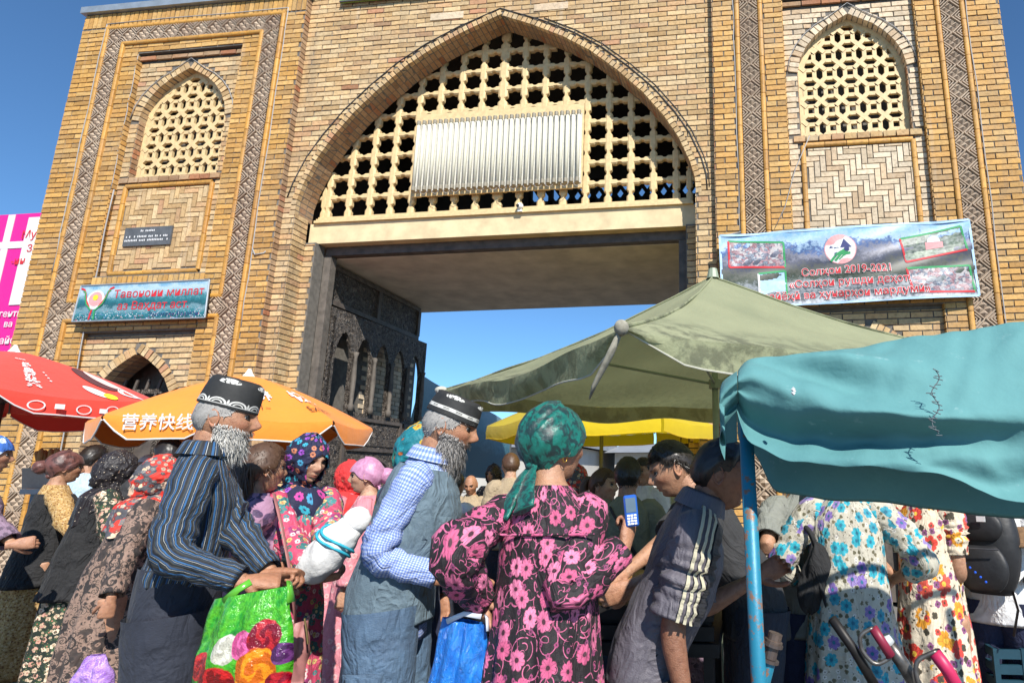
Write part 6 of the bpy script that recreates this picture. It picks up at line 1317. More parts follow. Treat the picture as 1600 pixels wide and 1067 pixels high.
# ---- man in the grey tracksuit top, bending under the awning
p = make('man in grey tracksuit top with three cream sleeve stripes bending under the awning', 1136, 690, 2.12, -86, 21, skin=SK4, hpitch=-12, voxel=.010, width=.96)
p.arm(1, p.bend((.158 * p.w, -.008, 1.378)) + Vector((.05, -.03, -.525)), (.1, -1, -.1), .42, world=False, hdir=(.0, .12, -1), palm=(-1, 0, 0), thumb=.4); p.arm(-1, at(1185, 900, 2.25), (0, -1, -.3), .5)
p.legs(.1, .05); JK = [(.78, .178, .145, -.005)] + [(z, a * 1.04, b * 1.0, y - .004) for z, a, b, y in SHIRT if z > .86]
p.garment('jacket', FB['jacket'], JK, lambda th, z: wrinkles(.012, 8.)(th, z) + .010 * exp(-((z - .86) / .05) ** 2), seed=8)
for s in (-1, 1): p.sleeve(s, FB['jacket'], .080, .080, .078, .47, wr=.018, seed=11)
rg = p.srings[1]; n_ = len(rg[0])
def strip(rings, k0, k1, off, name, mat, i0=3, i1=None):
    rows = []; i1 = i1 or len(rings) - 1
    for i in range(i0, i1):
        c = Vector(np.mean(rings[i], 0)); row = []
        for q in np.linspace(k0, k1, 4): a, b = int(math.floor(q)) % n_, (int(math.floor(q)) + 1) % n_; v_ = Vector(rings[i][a]).lerp(Vector(rings[i][b]), q - math.floor(q)); row.append(v_ + (v_ - c).normalized() * off)
        rows.append(row)
    mb = MB(); mb.grid(rows, [[(j * .004, i * .02) for j in range(4)] for i in range(len(rows))]); return p.kid(mb, name, mat)
# outer side of the sleeve: pick the ring index facing the shoulder's outer side
out_dir = p.W((1, .25, 0)) - p.W((0, 0, 0)); mid = rg[len(rg) // 2]; kc = max(range(n_), key=lambda k: (Vector(mid[k]) - Vector(np.mean(mid, 0))).dot(out_dir))
for i, o_ in enumerate((-1.0, -.1, .8)): strip(rg, kc + o_, kc + o_ + .42, .012, 'stripe', FB['jstripe'])
strip(rg, kc - 6.0, kc - 1.5, .009, 'dark_panel', FB['jacket_dark'])
collar(p, FB['jacket'], .07, .05, .4); p.trousers(FB['black'], .128, .10, .09); p.shoes(M['leather']); p.hair_short(M['hair_black'], blades=300); jack = p.finish(.3)
# ---- girl with the bundle
p = make('girl in navy embroidered headscarf and rose dress cradling a white bundle', 494, 684, 2.95, -152, 6, skin=SK3, female=True, hpitch=-20, hyaw=-6, voxel=.010, width=.92)
p.arm(-1, at(512, 872, 2.72), (-.8, -.4, -.8), .45, hdir=(1, .45, -.25), palm=(.1, -1, -.2), thumb=.3); p.arm(1, at(498, 905, 2.72), (.8, -.4, -.8), .5, hdir=(-1, .5, .1), palm=(.2, -.5, .8))
p.legs(.09); p.garment('dress', FB['girl_dress'], DRESS, pleats(12, .016, 1.1, 5.), n=90, levels=60, seed=9)
for s in (-1, 1): p.sleeve(s, FB['girl_dress'], .076, .072, .062, .93, wr=.011, seed=14)
p.scarf_draped(FB['navy_scarf'], .23, .15, .014, .66, -.74, .42, .007, seed=2., puff=.03); p.shoes(M['leather']); girl = p.finish(.12)
# ---- woman in the lilac blouse beside the old man
p = make('woman in lilac leaf-print blouse with loose brown hair standing close behind the striped shirt', 420, 696, 2.78, -72, 2, skin=SK2, female=True, hpitch=-6, voxel=.011)
p.arm(1, at(420, 890, 2.62), (.4, -1, -.5), .5, hdir=(-.5, 1, -.1), palm=(-1, 0, -.4)); p.arm(-1, at(455, 900, 2.9), (-.5, -1, -.6), .5)
p.legs(); p.garment('blouse', FB['lilac_blouse'], [(.62, .24, .19, 0)] + [(z, a * 1.04, b * 1.06, y) for z, a, b, y in SHIRT], wrinkles(.012, 12.), seed=12)
for s in (-1, 1): p.sleeve(s, FB['lilac_blouse'], .078, .078, .07, .66, wr=.016, seed=15)
p.garment('skirt', FB['navy_plain'], [(.15, .26, .22, 0), (.5, .24, .20, 0), (.8, .215, .175, 0), (.98, .18, .14, 0)], pleats(10, .012, .9, 1.), seed=3); k = p.hair_short(M['hair_brown'], side=-.2, back=-.75, thick=.020, blades=600, length=.03)
mb = MB(); mb.tube([p.H(q) for q in ((0, -.07, .03), (.01, -.10, -.05), (.03, -.09, -.13), (.06, -.06, -.22), (.07, -.045, -.30))], [.05, .07, .065, .05, .02], 14, flat=.7); k = p.kid(mb, 'long_hair', M['hair_brown']); rgd = random.Random(9); hb = MB()
for _ in range(500):
    a = rgd.uniform(0, 2 * pi); z0 = rgd.uniform(-.16, .02); q = Vector((.02 + .055 * cos(a), -.085 + .05 * sin(a), z0)); e_ = q + Vector((rgd.uniform(-.01, .03), rgd.uniform(-.01, .03), -rgd.uniform(.06, .14))); sd = Vector((sin(a), -cos(a), 0)) * .0025; hb.add([p.H(q - sd), p.H(q + sd), p.H(e_)], [(0, 1, 2)], None, rgd.random())
hb.build('hair_strands', M['hair_brown'], k); p.shoes(M['leather']); lilac = p.finish(.4)
# ---- left side of the crowd
def woman(label, px, py, Y, rel, lean, dress, scarf, draped=False, vest=None, armR=None, armL=None, skin=SK2, hp=-8, hy=0, eyes=.35, wide=1., slv=.95, bun=0., tails=.14, vox=.013, shoe=None, fine=True, fold=.005, seed=0., slm=None, drop=.26, spread=.18):
    P = make(label, px, py, Y, rel, lean, skin=skin, female=True, hpitch=hp, hyaw=hy, voxel=vox, width=wide, far=Y > 3.5)
    for s, a in ((1, armR), (-1, armL)):
        if a is None: P.arm(s, (s * .25, .06 + .5 * sin(P.lean), .84), (s * .3, -1, 0), .35, world=False, hdir=(0, .12, -1), palm=(-s, 0, 0), fine=fine)
        else: P.arm(s, a[0], a[1] if len(a) > 1 else (s * .3, -1, -.2), a[2] if len(a) > 2 else .5, hdir=a[3] if len(a) > 3 else None, palm=a[4] if len(a) > 4 else None, fine=fine)
    P.legs(.08, .03); P.garment('dress', FB[dress], DRESS, pleats(11, .014, 1.15, seed), n=76, levels=50, seed=seed)
    for s in (-1, 1): P.sleeve(s, FB[slm or dress], .076, .070, .056, slv, wr=.012, seed=seed + s)
    if vest: P.garment('waistcoat', FB[vest], [(.72, .262, .222, 0)] + [(z, a * 1.06 + .006, b * 1.1, y) for z, a, b, y in DRESS if .75 < z < 1.42], pleats(9, .008, 1.1, seed + 2), seed=seed)
    if draped: P.scarf_draped(FB[scarf], drop, spread, .014, .6, -.74, .44, fold + .002, seed=seed, puff=.03)
    else: P.scarf_tied(FB[scarf], .013, .026, .36, -.6, -.15, True, tails, bun, fold, seed=seed)
    P.shoes(shoe or M['leather']); P.finish(eyes); return P
woman('woman in brown satin headscarf and black waistcoat over a mustard print dress', 112, 707, 4.3, -88, 1, 'mustard_print', 'brown_satin', vest='knit_black', armR=(at(160, 893, 4.08), (.2, -1, 0), .45, (0, .25, -1), (-1, 0, 0)), bun=.05, tails=0, shoe=M['slipper'], seed=1., wide=.86)
woman('woman in black sequinned headscarf and black waistcoat over a dark blossom dress', 198, 708, 4.0, -86, 6, 'green_floral', 'black_sequin', True, 'knit_black', seed=2., armR=(at(205, 900, 3.75), (.2, -1, 0)), hp=-14, wide=.86)
rw = woman('stooping woman in red peony headscarf and taupe paisley dress with a lilac bag', 268, 716, 3.4, -84, 11, 'paisley', 'red_scarf', True, None, armR=(at(158, 975, 2.98), (.8, -.8, .1), .8, (-.1, -.1, -1), (-1, 0, 0)), seed=3., hp=-16, wide=.80, drop=.24)
woman('woman in blue flowered headscarf and mauve lace dress at the market stall', -4, 682, 3.5, -92, 4, 'mauve_lace', 'blue_floral_scarf', bun=.03, tails=0, seed=4., armR=(at(20, 850, 3.3), (.3, -1, -.2), .5, (0, 1, .1), (-1, 0, -.2)))
woman('woman in shiny lilac headscarf and pale pink dress by the carved door', 570, 718, 3.9, 84, 2, 'pink_dress', 'lilac_satin', bun=.055, tails=.06, seed=5., skin=SK3, fine=False, vox=.016)
woman('woman in plain red headscarf behind the rose dress', 543, 722, 4.5, 60, 0, 'pink_dress', 'red_plain', True, seed=6., fine=False, vox=.018)
woman('woman in teal headscarf with yellow blossom behind the denim waistcoat', 668, 666, 3.0, -120, 4, 'navy_plain', 'teal_scarf', True, seed=7., fine=False, vox=.016)
# right side under and beyond the awning
w1 = woman('woman in cream dress with turquoise and violet roses, seen from behind under the awning', 1312, 694, 2.95, 4, 4, 'blue_rose', 'navy_plain', wide=1.06, armR=(at(1395, 905, 3.0), (.8, -.6, -.4)), armL=(at(1262, 915, 3.05), (-.8, -.6, -.3)), seed=8., slv=.75, tails=0)
w2 = woman('woman in cream dress with large orange and red roses beside the backpack', 1440, 702, 3.2, -20, 2, 'orange_rose', 'brown_satin', armL=(at(1405, 905, 3.2), (-.6, -.7, -1), .5), armR=(at(1490, 900, 3.3), (.5, -1, -.4)), seed=9., slv=.36, tails=0, skin=SK2, wide=.86)
def man(label, px, py, Y, rel, lean, top, trous='navy_trouser', hair='hair_black', armR=None, armL=None, skin=SK2, hp=-6, hy=0, slv=.42, vox=.015, fine=False, seed=0., eyes=.35, H=None, bald=False, wide=1., curl=.45, **kw):
    P = make(label, px, py, Y, rel, lean, skin=skin, hpitch=hp, hyaw=hy, voxel=vox, width=wide, far=Y > 3.5)
    for s, a in ((1, armR), (-1, armL)):
        if a is None: P.arm(s, (s * .25, .05 + .5 * sin(P.lean), .84), (s * .3, -1, 0), .35, world=False, hdir=(0, .12, -1), palm=(-s, 0, 0), fine=fine)
        else: P.arm(s, a[0], a[1] if len(a) > 1 else (s * .3, -1, -.2), curl, hdir=a[2] if len(a) > 2 else None, palm=a[3] if len(a) > 3 else None, fine=fine)
    P.legs(.1, .03); P.garment('shirt', FB[top], [(z, a * 1.03, b * 1.05, y) for z, a, b, y in SHIRT], wrinkles(.010, seed), seed=seed)
    for s in (-1, 1): P.sleeve(s, FB[top], .078, .074, .072 if slv < .6 else .05, slv, wr=.011, seed=seed)
    P.trousers(FB[trous], .122, .095, .085); P.shoes(M['leather'])
    if not bald: P.hair_short(M[hair], blades=1400 if Y < 4 else 300, length=.022)
    P.finish(eyes); return P
man('dark-haired man in light blue shirt behind the mustard dress', 152, 697, 5.0, -50, 4, 'skyshirt', seed=1.)
man('man with short black hair seen from behind beneath the orange umbrella', 266, 686, 4.2, 10, 4, 'charcoal', seed=2.)
q_cap = man('man in a white cap beside the stall under the orange umbrella', 236, 712, 4.6, -40, 4, 'beige', seed=3., bald=True); 
ym = man('young man with black hair leaning over the food trays', 1033, 694, 2.75, 96, 30, 'charcoal', hp=-26, hy=0, armR=(at(965, 905, 2.5), (.4, -.8, .4)), armL=(at(985, 915, 2.35), (-.3, -1, .2)), fine=True, vox=.012, seed=4., slv=.45, skin=SK2)
P_pony = make('girl with brown ponytail and pink tee looking along the stall', 944, 733, 3.9, -112, 0, skin=SK3, female=True, voxel=.014, hpitch=-2); P = P_pony
for s in (-1, 1): P.arm(s, (s * .24, .08, .86), (s * .3, -1, 0), .35, world=False, hdir=(0, .15, -1), palm=(-s, 0, 0), fine=False)
P.legs(); P.garment('tee', FB['pink_tee'], SHIRT, wrinkles(.008, 4.), seed=4)
for s in (-1, 1): P.sleeve(s, FB['pink_tee'], .072, .07, .07, .34)
P.trousers(FB['darkjeans']); P.shoes(M['leather']); P.hair_short(M['hair_brown'], front=.52, side=.05, back=-.55, thick=.014, blades=500, length=.03); mb = MB(); mb.tube([P.H(t) for t in ((0, -.085, .045), (0, -.125, .05), (0, -.15, .0), (-.005, -.145, -.09), (-.01, -.13, -.17), (-.01, -.125, -.22))], [.02, .022, .03, .032, .024, .006], 12); P.kid(mb, 'ponytail', M['hair_brown']); P.finish(.5)
om = man('man in olive tee with a black shoulder strap, seen from behind', 982, 716, 3.6, -8, 2, 'olive_tee', 'darkjeans', seed=6., vox=.014)
man('man with cropped ginger hair seen from behind in the gateway', 798, 709, 6.0, 12, 0, 'beige', hair='hair_brown', seed=7., vox=.018, skin=SK3)
wt = man('person in white tee with a blue rucksack strap in the gateway', 712, 738, 4.6, -35, 0, 'white_tee', seed=8., vox=.016, slv=.3)
man('bald man looking down beyond the white tee', 735, 743, 6.4, 165, 6, 'beige', hp=-22, seed=9., bald=True, vox=.018, skin=SK1)
bp = man('person in white tee and navy trousers carrying a black backpack', 1540, 694, 3.4, -14, 0, 'white_tee', 'navy_plain', seed=10., vox=.014)
gm_ = man('man in grey tee and navy apron standing behind the blue post', 1238, 700, 3.2, 30, 8, 'grey_tee', 'navy_plain', seed=11., vox=.014, armL=(at(1197, 850, 3.1), (-.6, -1, -.2)))
for k_, (lab, px_, py_, Y_, rel_, top_) in enumerate((('shopper in white tee under the yellow umbrella', 1004, 716, 5.2, 150, 'white_tee'), ('shopper in olive tee crossing behind the stall', 1075, 722, 5.6, 80, 'olive_tee'), ('shopper in beige shirt deep in the passage', 862, 724, 7.4, 20, 'beige'), ('shopper in sky blue shirt deep in the passage', 1048, 728, 8.2, 170, 'skyshirt'))):
    man(lab, px_, py_, Y_, rel_, 2, top_, seed=20. + k_, vox=.02)
woman('shopper in red flowered headscarf among the far crowd', 905, 728, 5.0, -30, 4, 'navy_plain', 'red_scarf', True, seed=31., fine=False, vox=.02)
woman('shopper in brown headscarf crossing behind the pink tee', 1090, 726, 4.4, 70, 4, 'mauve_lace', 'brown_satin', seed=32., fine=False, vox=.02, tails=0)
woman('shopper in black sequinned headscarf walking out of the gateway', 770, 726, 7.2, 150, 2, 'green_floral', 'black_sequin', True, seed=33., fine=False, vox=.02)

# ================================================================ things people carry
def bag_body(tl, tr, h, bulge, n=22, m=26, seed=0., sway=Vector((0, 0, 0)), flare=.12, gather=.0):
    """soft bag hanging from tl..tr: closed skin, u across and v down; front is uv x 0..1"""
    tl, tr = Vector(tl), Vector(tr); ax = (tr - tl); nrm = Vector((ax.y, -ax.x, 0)).normalized()
    if nrm.y > 0: nrm = -nrm
    rings = []; uv = []
    for i in range(m + 1):
        v = i / m; w_ = 1 - gather * (1 - v) ** 2 + flare * sin(pi * min(1, v * .8)); b = bulge * (sin(pi * (.08 + .86 * v)) ** .7); c = tl.lerp(tr, .5) + sway * v - Vector((0, 0, h * v)); row = []
        for k in range(2 * n):
            f = k < n; u = (k / n) if f else (2 * n - k) / n; x = (u - .5) * w_; off = b * (1 - (2 * u - 1) ** 4) * (1 if f else -1) ; p = c + Vector((ax.x * x, ax.y * x, ax.z * x * (1 - v))) + nrm * off
            wv = .018 * mnoise.noise((u * 3 + seed, v * 3, 1. * f)) + .010 * mnoise.noise((u * 9 + seed + v * 3, v * 5, 3. * f)) + .012 * (1 - v) * sin(u * 19 + seed); row.append(p + nrm * wv * min(1, v * 5 + .3))
        rings.append(row)
    mb = MB(); vs = [p for r in rings for p in r]; fs = []; us = []; L = 2 * n
    for i in range(m):
        for k in range(L):
            k2 = (k + 1) % L; fs.append((i * L + k, i * L + k2, (i + 1) * L + k2, (i + 1) * L + k)); f = lambda q: (q / n if q <= n else (2 * n - q) / n); us.append(((f(k), 1 - i / m), (f(k + 1), 1 - i / m), (f(k + 1), 1 - (i + 1) / m), (f(k), 1 - (i + 1) / m)))
    fs.append(tuple(m * L + k for k in range(L))[::-1]); us.append(tuple((0, 0) for _ in range(L))); mb.add(vs, fs, us); return mb, nrm
def rose_print():
    g = G('rose print plastic'); uv = g.uv(); u = g.sep(uv); n = g.noise(uv, 5, 4); vd = g.vor(uv, 16.); c = g.ramp(g.m('ADD', g.m('MULTIPLY', n, .7), g.m('MULTIPLY', vd, .4)), [(.2, (.01, .10, .006)), (.45, (.02, .26, .012)), (.62, (.08, .40, .015)), (.85, (.01, .10, .012))])
    c = g.mix(g.m('LESS_THAN', g.vor(uv, 9.), .16), c, (.10, .42, .04))
    for cx, cy, R, a, b in ((.40, .60, .13, (.62, .60, .50), (.42, .40, .32)), (.58, .63, .12, (.70, .12, .32), (.45, .05, .18)), (.78, .66, .15, (.40, .01, .015), (.16, .0, .01)), (.12, .48, .13, (.55, .015, .01), (.22, .0, .0)), (.72, .43, .19, (.78, .25, .005), (.5, .10, .0)), (.34, .30, .22, (.52, .01, .01), (.18, .0, .0)), (.92, .30, .13, (.45, .01, .02), (.18, .0, .01)), (.94, .53, .09, (.12, .03, .14), (.05, .01, .06)), (.70, .14, .16, (.72, .20, .0), (.4, .07, .0)), (.1, .15, .15, (.66, .6, .5), (.4, .35, .28))):
        x, y = g.m('SUBTRACT', u[0], cx), g.m('MULTIPLY', g.m('SUBTRACT', u[1], cy), 1.15); r = g.m('SQRT', g.m('ADD', g.m('MULTIPLY', x, x), g.m('MULTIPLY', y, y))); th = g.m('ARCTAN2', y, x); rr = g.m('ADD', r, g.m('MULTIPLY', g.m('SUBTRACT', g.noise(uv, 9, 2), .5), .06)); sp = g.m('SINE', g.m('ADD', g.m('MULTIPLY', rr, 52. * .13 / R), g.m('ADD', g.m('MULTIPLY', th, 2.), g.m('MULTIPLY', g.noise(uv, 8, 3), 11.)))); c = g.mix(g.step(rr, R * 1.02, R * .94), c, g.mix(g.step(sp, -.3, .7), b, a))
    return g.out(c, .16, 0, g.bump(g.noise(uv, 10, 5, .6), .55, .03), Coat_Weight=.4, Coat_Roughness=.1)
rb_ = empty('carrier_bag', at(392, 1000, 2.0)); tag(rb_, 'glossy green plastic carrier bag printed with red, orange and pink roses', 'bag')
mb, nn = bag_body(at(330, 936, 1.98), at(464, 912, 1.98), .40, .05, seed=2., flare=.16, gather=.10); mb.build('bag', rose_print(), rb_, True)
for x0, x1 in ((352, 392), (455, 452)): MB().tube([at(x0, 940, 1.97), at((x0 + x1) / 2, 920, 1.97), at(x1, 908, 1.99)], [.02, .012, .012], 8, flat=.35).build('handle', flat('green plastic', (.10, .38, .03), .25), rb_, True)
g = G('blue carrier plastic'); n = g.noise(g.uv(), 7, 5, .65); M['blueplastic'] = g.out(g.ramp(n, [(.3, (.005, .09, .42)), (.6, (.015, .20, .66)), (.8, (.12, .36, .78))]), .16, 0, g.bump(g.noise(g.uv(), 9, 5, .65, 1.), .7, .03), Transmission_Weight=.0, Coat_Weight=.5, Coat_Roughness=.08)
bb_ = empty('carrier_bag', at(725, 1010, 1.8)); tag(bb_, 'blue plastic carrier bag with white handle strips beside the pink-flowered dress', 'bag')
mb, nn = bag_body(at(690, 962, 1.80), at(762, 975, 1.80), .42, .05, seed=7., flare=.25, gather=.05, sway=Vector((-.02, 0, 0))); mb.build('bag', M['blueplastic'], bb_, True)
for x0, y0, x1, y1 in ((698, 970, 752, 962), (762, 985, 760, 962)): MB().tube([at(x0, y0, 1.775), at((x0 + x1) / 2, (y0 + y1) / 2 - 8, 1.78), at(x1, y1, 1.80)], [.008, .007, .009], 8, flat=.4).build('handle', flat('white plastic strip', (.62, .66, .72), .3), bb_, True)
ph = empty('mobile_phone', at(985, 795, 1.90)); tag(ph, 'small blue mobile phone held up in a raised hand', 'phone')
cph = at(986, 797, 1.90); ux = Vector((.9, .25, .1)).normalized(); uz = (Vector((.18, .12, 1)) - ux * Vector((.18, .12, 1)).dot(ux)).normalized(); uy_ = uz.cross(ux); mb = MB(); mb.obox(cph, ux * .020, uy_ * .007, uz * .046); k = mb.build('body', flat('blue phone case', (.02, .10, .42), .3), ph); k.modifiers.new('b', 'BEVEL').width = .004
sg_ = 1 if uy_.y < 0 else -1
MB().obox(cph + uy_ * sg_ * .0075 + uz * .016, ux * .015, uy_ * .001, uz * .021).build('screen', flat('phone screen', (.10, .14, .18), .1), ph)
for i in range(3):
    for j in range(4): MB().obox(cph + uy_ * sg_ * .0078 + ux * (-.010 + .010 * i) - uz * (.014 + .008 * j), ux * .0038, uy_ * .001, uz * .0026).build('key', M['white_paint'], ph)
# swaddled bundle in the girl's arms
bd = empty('white_bundle', at(525, 860, 2.66)); tag(bd, 'white cloth bundle with a blue cord held against the rose dress', 'bundle')
A, B = at(480, 897, 2.66), at(562, 812, 2.70); g = G('white muslin'); n = g.noise(g.uv(), 14, 5); M['muslin'] = g.out(g.ramp(n, [(.3, (.60, .60, .60)), (.7, (.74, .74, .73))]), .85, 0, g.bump(n, .6, .02))
mb = MB(); rings = tube_rings(bez([A, A.lerp(B, .35) + Vector((0, -.02, -.01)), A.lerp(B, .7) + Vector((0, -.02, .0)), B], 26, .3), [.03 + .050 * sin(pi * min(1, .12 + i / 25 * .88)) ** .6 for i in range(26)], 26); mb.loft([[Vector(c := np.mean(r, 0)) + (Vector(p) - Vector(c)) * (1 + .10 * mnoise.noise((i * .3, kk * .5, 2.)) + .05 * sin(kk * .9 + i * .8)) for kk, p in enumerate(r)] for i, r in enumerate(rings)]); mb.build('wrap', M['muslin'], bd, True)
mb = MB(); mb.sphere(B + Vector((-.005, -.012, .0)), (.060, .054, .060), 18, 12); mb.v = [Vector(p) + Vector((1, 1, 1)) * .006 * mnoise.noise(Vector(p) * 30) for p in mb.v]; mb.build('hood', M['muslin'], bd, True)
for t, r in ((.58, .081), (.66, .079)): 
    c = A.lerp(B, t) + Vector((0, -.02, 0)); ax = (B - A).normalized(); e1 = ax.cross(Vector((0, 0, 1))).normalized(); e2 = ax.cross(e1); MB().tube([c + e1 * (r * 1.0 * cos(a)) + e2 * (r * 1.08 * sin(a)) + ax * .012 * sin(2 * a) for a in np.linspace(0, 2 * pi, 25)], .006, 6).build('cord', flat('blue cord', (.03, .38, .52), .6), bd, True)
# lilac bag, smartphone
lb_ = empty('carrier_bag', at(150, 1045, 2.95)); tag(lb_, 'small lilac plastic bag hanging from the paisley sleeve', 'bag')
mb, nn = bag_body(at(128, 1022, 2.95), at(176, 1022, 2.95), .22, .05, 14, 16, seed=11., flare=.3, gather=.5); g = G('lilac plastic'); n = g.noise(g.uv(), 8, 4); mb.build('bag', g.out(g.ramp(n, [(.3, (.30, .12, .55)), (.7, (.58, .38, .80))]), .2, 0, g.bump(n, .8, .03), Transmission_Weight=.15), lb_, True)
# backpack
bk = empty('backpack', at(1520, 940, 3.2)); tag(bk, 'black backpack with two zip pockets worn over the white tee', 'backpack'); P = bp; M['nylon'] = flat('black nylon', (.016, .016, .018), .55, var=.35, scale=20, bump=.3)
def bpk(z0, z1, a, d0, d1, name, mat, par, cx=0.):
    rings = []
    for i in range(15):
        t = i / 14; z = z0 + (z1 - z0) * t; s_ = (sin(pi * (.09 + .82 * t))) ** .42; rings.append([P.U((cx + a * s_ * c_ * (abs(c_) ** 2.6 + abs(n_) ** 2.6) ** (-1 / 2.6), -.13 - d0 - (d1 * s_) * (.5 + .5 * n_ * (abs(c_) ** 2.6 + abs(n_) ** 2.6) ** (-1 / 2.6)), z)) for c_, n_ in ((cos(q), sin(q)) for q in np.linspace(0, 2 * pi, 30, endpoint=False))])
    mb = MB(); mb.loft(rings); return mb.build(name, mat, par, True)
bpk(.96, 1.44, .165, 0., .17, 'body', M['nylon'], bk); bpk(.99, 1.20, .125, .155, .06, 'front_pocket', M['nylon'], bk); bpk(1.22, 1.36, .115, .15, .05, 'top_pocket', M['nylon'], bk)
MB().tube([P.U((x, -.36 - .008 * cos(x * 12), 1.19)) for x in np.linspace(-.1, .1, 9)], .004, 5).build('zip', flat('zip teeth', (.10, .10, .11), .4, .5), bk); mb = MB(); mb.obox(P.U((.03, -.345, 1.33)), P.U((.05, 0, 0)) - P.U((.03, 0, 0)), P.U((0, .003, 0)) - P.U((0, 0, 0)), Vector((0, 0, .012))); mb.build('patch', M['white_ink'], bk)
for k_ in range(6): mb = MB(); mb.sphere(P.U((-.08 + .022 * k_, -.37, 1.14 - .02 * k_)), .006, 8, 6); mb.build('bead', flat('blue bead', (.02, .10, .6), .3), bk)
for s in (-1, 1): MB().tube([P.U((s * .09, -.14, 1.40)), P.U((s * .11, -.06, 1.475)), P.U((s * .12, .08, 1.43)), P.U((s * .13, .15, 1.28)), P.U((s * .17, .06, 1.08)), P.U((s * .15, -.14, 1.02))], .022, 8, flat=.3).build('strap', M['nylon'], bk, True)
MB().tube([P.U((.1, -.2, 1.0)), P.U((.12, -.21, .9)), P.U((.09, -.22, .78))], .014, 6, flat=.3).build('webbing', M['nylon'], bk)
def sling(P, mat, label, name, pts, bagz, bagx, size=(.13, .05, .09), side_=1):
    r = empty(name, P.U((bagx, 0, bagz))); tag(r, label, 'bag'); MB().tube([P.U(q) for q in pts], .014, 6, flat=.3).build('strap', mat, r, True); mb = MB(); c = P.U((bagx, -.05, bagz)); d = (P.rot @ Vector((0, 1, 0))); x = (P.rot @ Vector((1, 0, 0))); mb.obox(c, d * size[0], x * size[1], Vector((0, 0, size[2]))); k = mb.build('body', mat, r); k.modifiers.new('b', 'BEVEL').width = .02; k.modifiers['b'].segments = 3; return r
sling(om, M['nylon'], 'black sling bag across the olive tee', 'shoulder_bag', [(-.13, -.02, 1.42), (-.09, -.10, 1.40), (-.0, -.142, 1.25), (.10, -.145, 1.1), (.175, -.08, .98)], .93, .20)
sling(wt, flat('blue strap nylon', (.02, .07, .26), .6), 'blue rucksack strap over the white tee', 'shoulder_bag', [(-.1, .09, 1.38), (-.11, -.02, 1.455), (-.08, -.115, 1.38), (.02, -.14, 1.2), (.14, -.11, 1.0)], .95, .19)
# dusty pink shoulder bag between the lilac blouse and the rose dress
pk_ = empty('shoulder_bag', at(465, 1000, 2.4)); tag(pk_, 'dusty pink leather shoulder bag hanging behind the rose-print bag', 'bag'); M['pinkleather'] = flat('dusty pink leather', (.36, .15, .14), .45, var=.2); mb, nn = bag_body(at(448, 975, 2.62), at(482, 968, 2.62), .24, .03, 12, 14, seed=4., flare=.3); mb.build('body', M['pinkleather'], pk_, True); MB().tube([at(462, 972, 2.62), at(455, 900, 2.60), at(440, 820, 2.60), at(428, 770, 2.66)], .010, 6, flat=.3).build('strap', M['pinkleather'], pk_, True); MB().tube([at(476, 965, 2.58), at(479, 985, 2.58), at(481, 1005, 2.58)], .004, 6).build('chain', flat('brass chain', (.5, .38, .16), .3, .9), pk_)
# black cloth bag bunched at the blue rose dress
P = w1; bc = empty('cloth_bag', P.U((-.25, -.05, 1.0))); tag(bc, 'bunched black cloth bag hanging at the turquoise rose sleeve', 'bag'); M['blackcloth'] = FB['black']
mb = MB(); q0 = at(1274, 850, 2.80); rg_ = [];
for i in range(26):
    t = i / 25; rr = (.012 + .052 * sin(pi * t) ** .7) * (1 + .25 * mnoise.noise((t * 5, 1, 1))); cn = q0 + Vector((.02 * sin(t * 5) - .02 * t, 0, -.27 * t)); rg_.append([cn + Vector((rr * cos(a), rr * .6 * sin(a), 0)) * (1 + .45 * mnoise.noise((cos(a) * 2.2, sin(a) * 2.2 + t * 1.2, t * 3))) + Vector((0, 0, .012 * sin(3 * a + t * 7))) for a in np.linspace(0, 2 * pi, 28, endpoint=False)])
mb.loft(rg_); mb.build('body', M['blackcloth'], bc, True); MB().tube([q0, q0 + Vector((-.02, .02, .05)), q0 + Vector((-.05, .08, .09))], .012, 7).build('strap', M['blackcloth'], bc, True)
MB().tube([q0 + Vector((-.01, -.02, -.1)), q0 + Vector((.02, -.03, -.2)), q0 + Vector((.035, -.02, -.30))], [.014, .02, .006], 8, flat=.4).build('loose_end', M['blackcloth'], bc, True)
# ================================================================ stalls and street things
M['blackiron'] = flat('sooty iron', (.02, .018, .017), .5, .4, var=.4); M['woodplank'] = flat('stall plank', (.22, .13, .07), .8, var=.4, scale=14); M['bluegrey'] = flat('blue grey paint', (.16, .20, .25), .6, var=.25)
fs_ = empty('food_stall', (2.75, 2.75, 0)); tag(fs_, 'low market stall with black griddle box and white basin below', 'stall')
x0, x1, y0, y1 = 2.42, 3.15, 2.45, 3.15
MB().box(x0, x1, y0, y1, .80, .845).build('table_top', M['blackiron'], fs_)
for x in (x0 + .04, x1 - .04):
    for y in (y0 + .04, y1 - .04): MB().box(x - .02, x + .02, y - .02, y + .02, 0, .80).build('leg', M['blackiron'], fs_)
for z in (.90, .97): MB().box(x0 + .02, x1 - .02, y0 + .02, y0 + .05, z - .05, z).build('griddle_side', M['blackiron'], fs_)
MB().box(x0 + .04, x1 - .04, y0 + .06, y1 - .04, .84, .95).build('griddle', M['blackiron'], fs_); MB().box(x0, x1, y0, y1, .42, .45).build('lower_shelf', M['woodplank'], fs_)
g = G('fried pastry'); n = g.noise(g.ob(), 14, 5); M['pastry'] = g.out(g.ramp(n, [(.3, (.16, .06, .015)), (.5, (.42, .21, .05)), (.7, (.60, .38, .12))]), .5, 0, g.bump(n, .6, .02))
PASTRY = MB(); PASTRY.sphere((0, 0, 0), (.05, .032, .018), 12, 8); PM = PASTRY.mesh('fried_pastry', True); PM.materials.append(M['pastry']); rgp = random.Random(4)
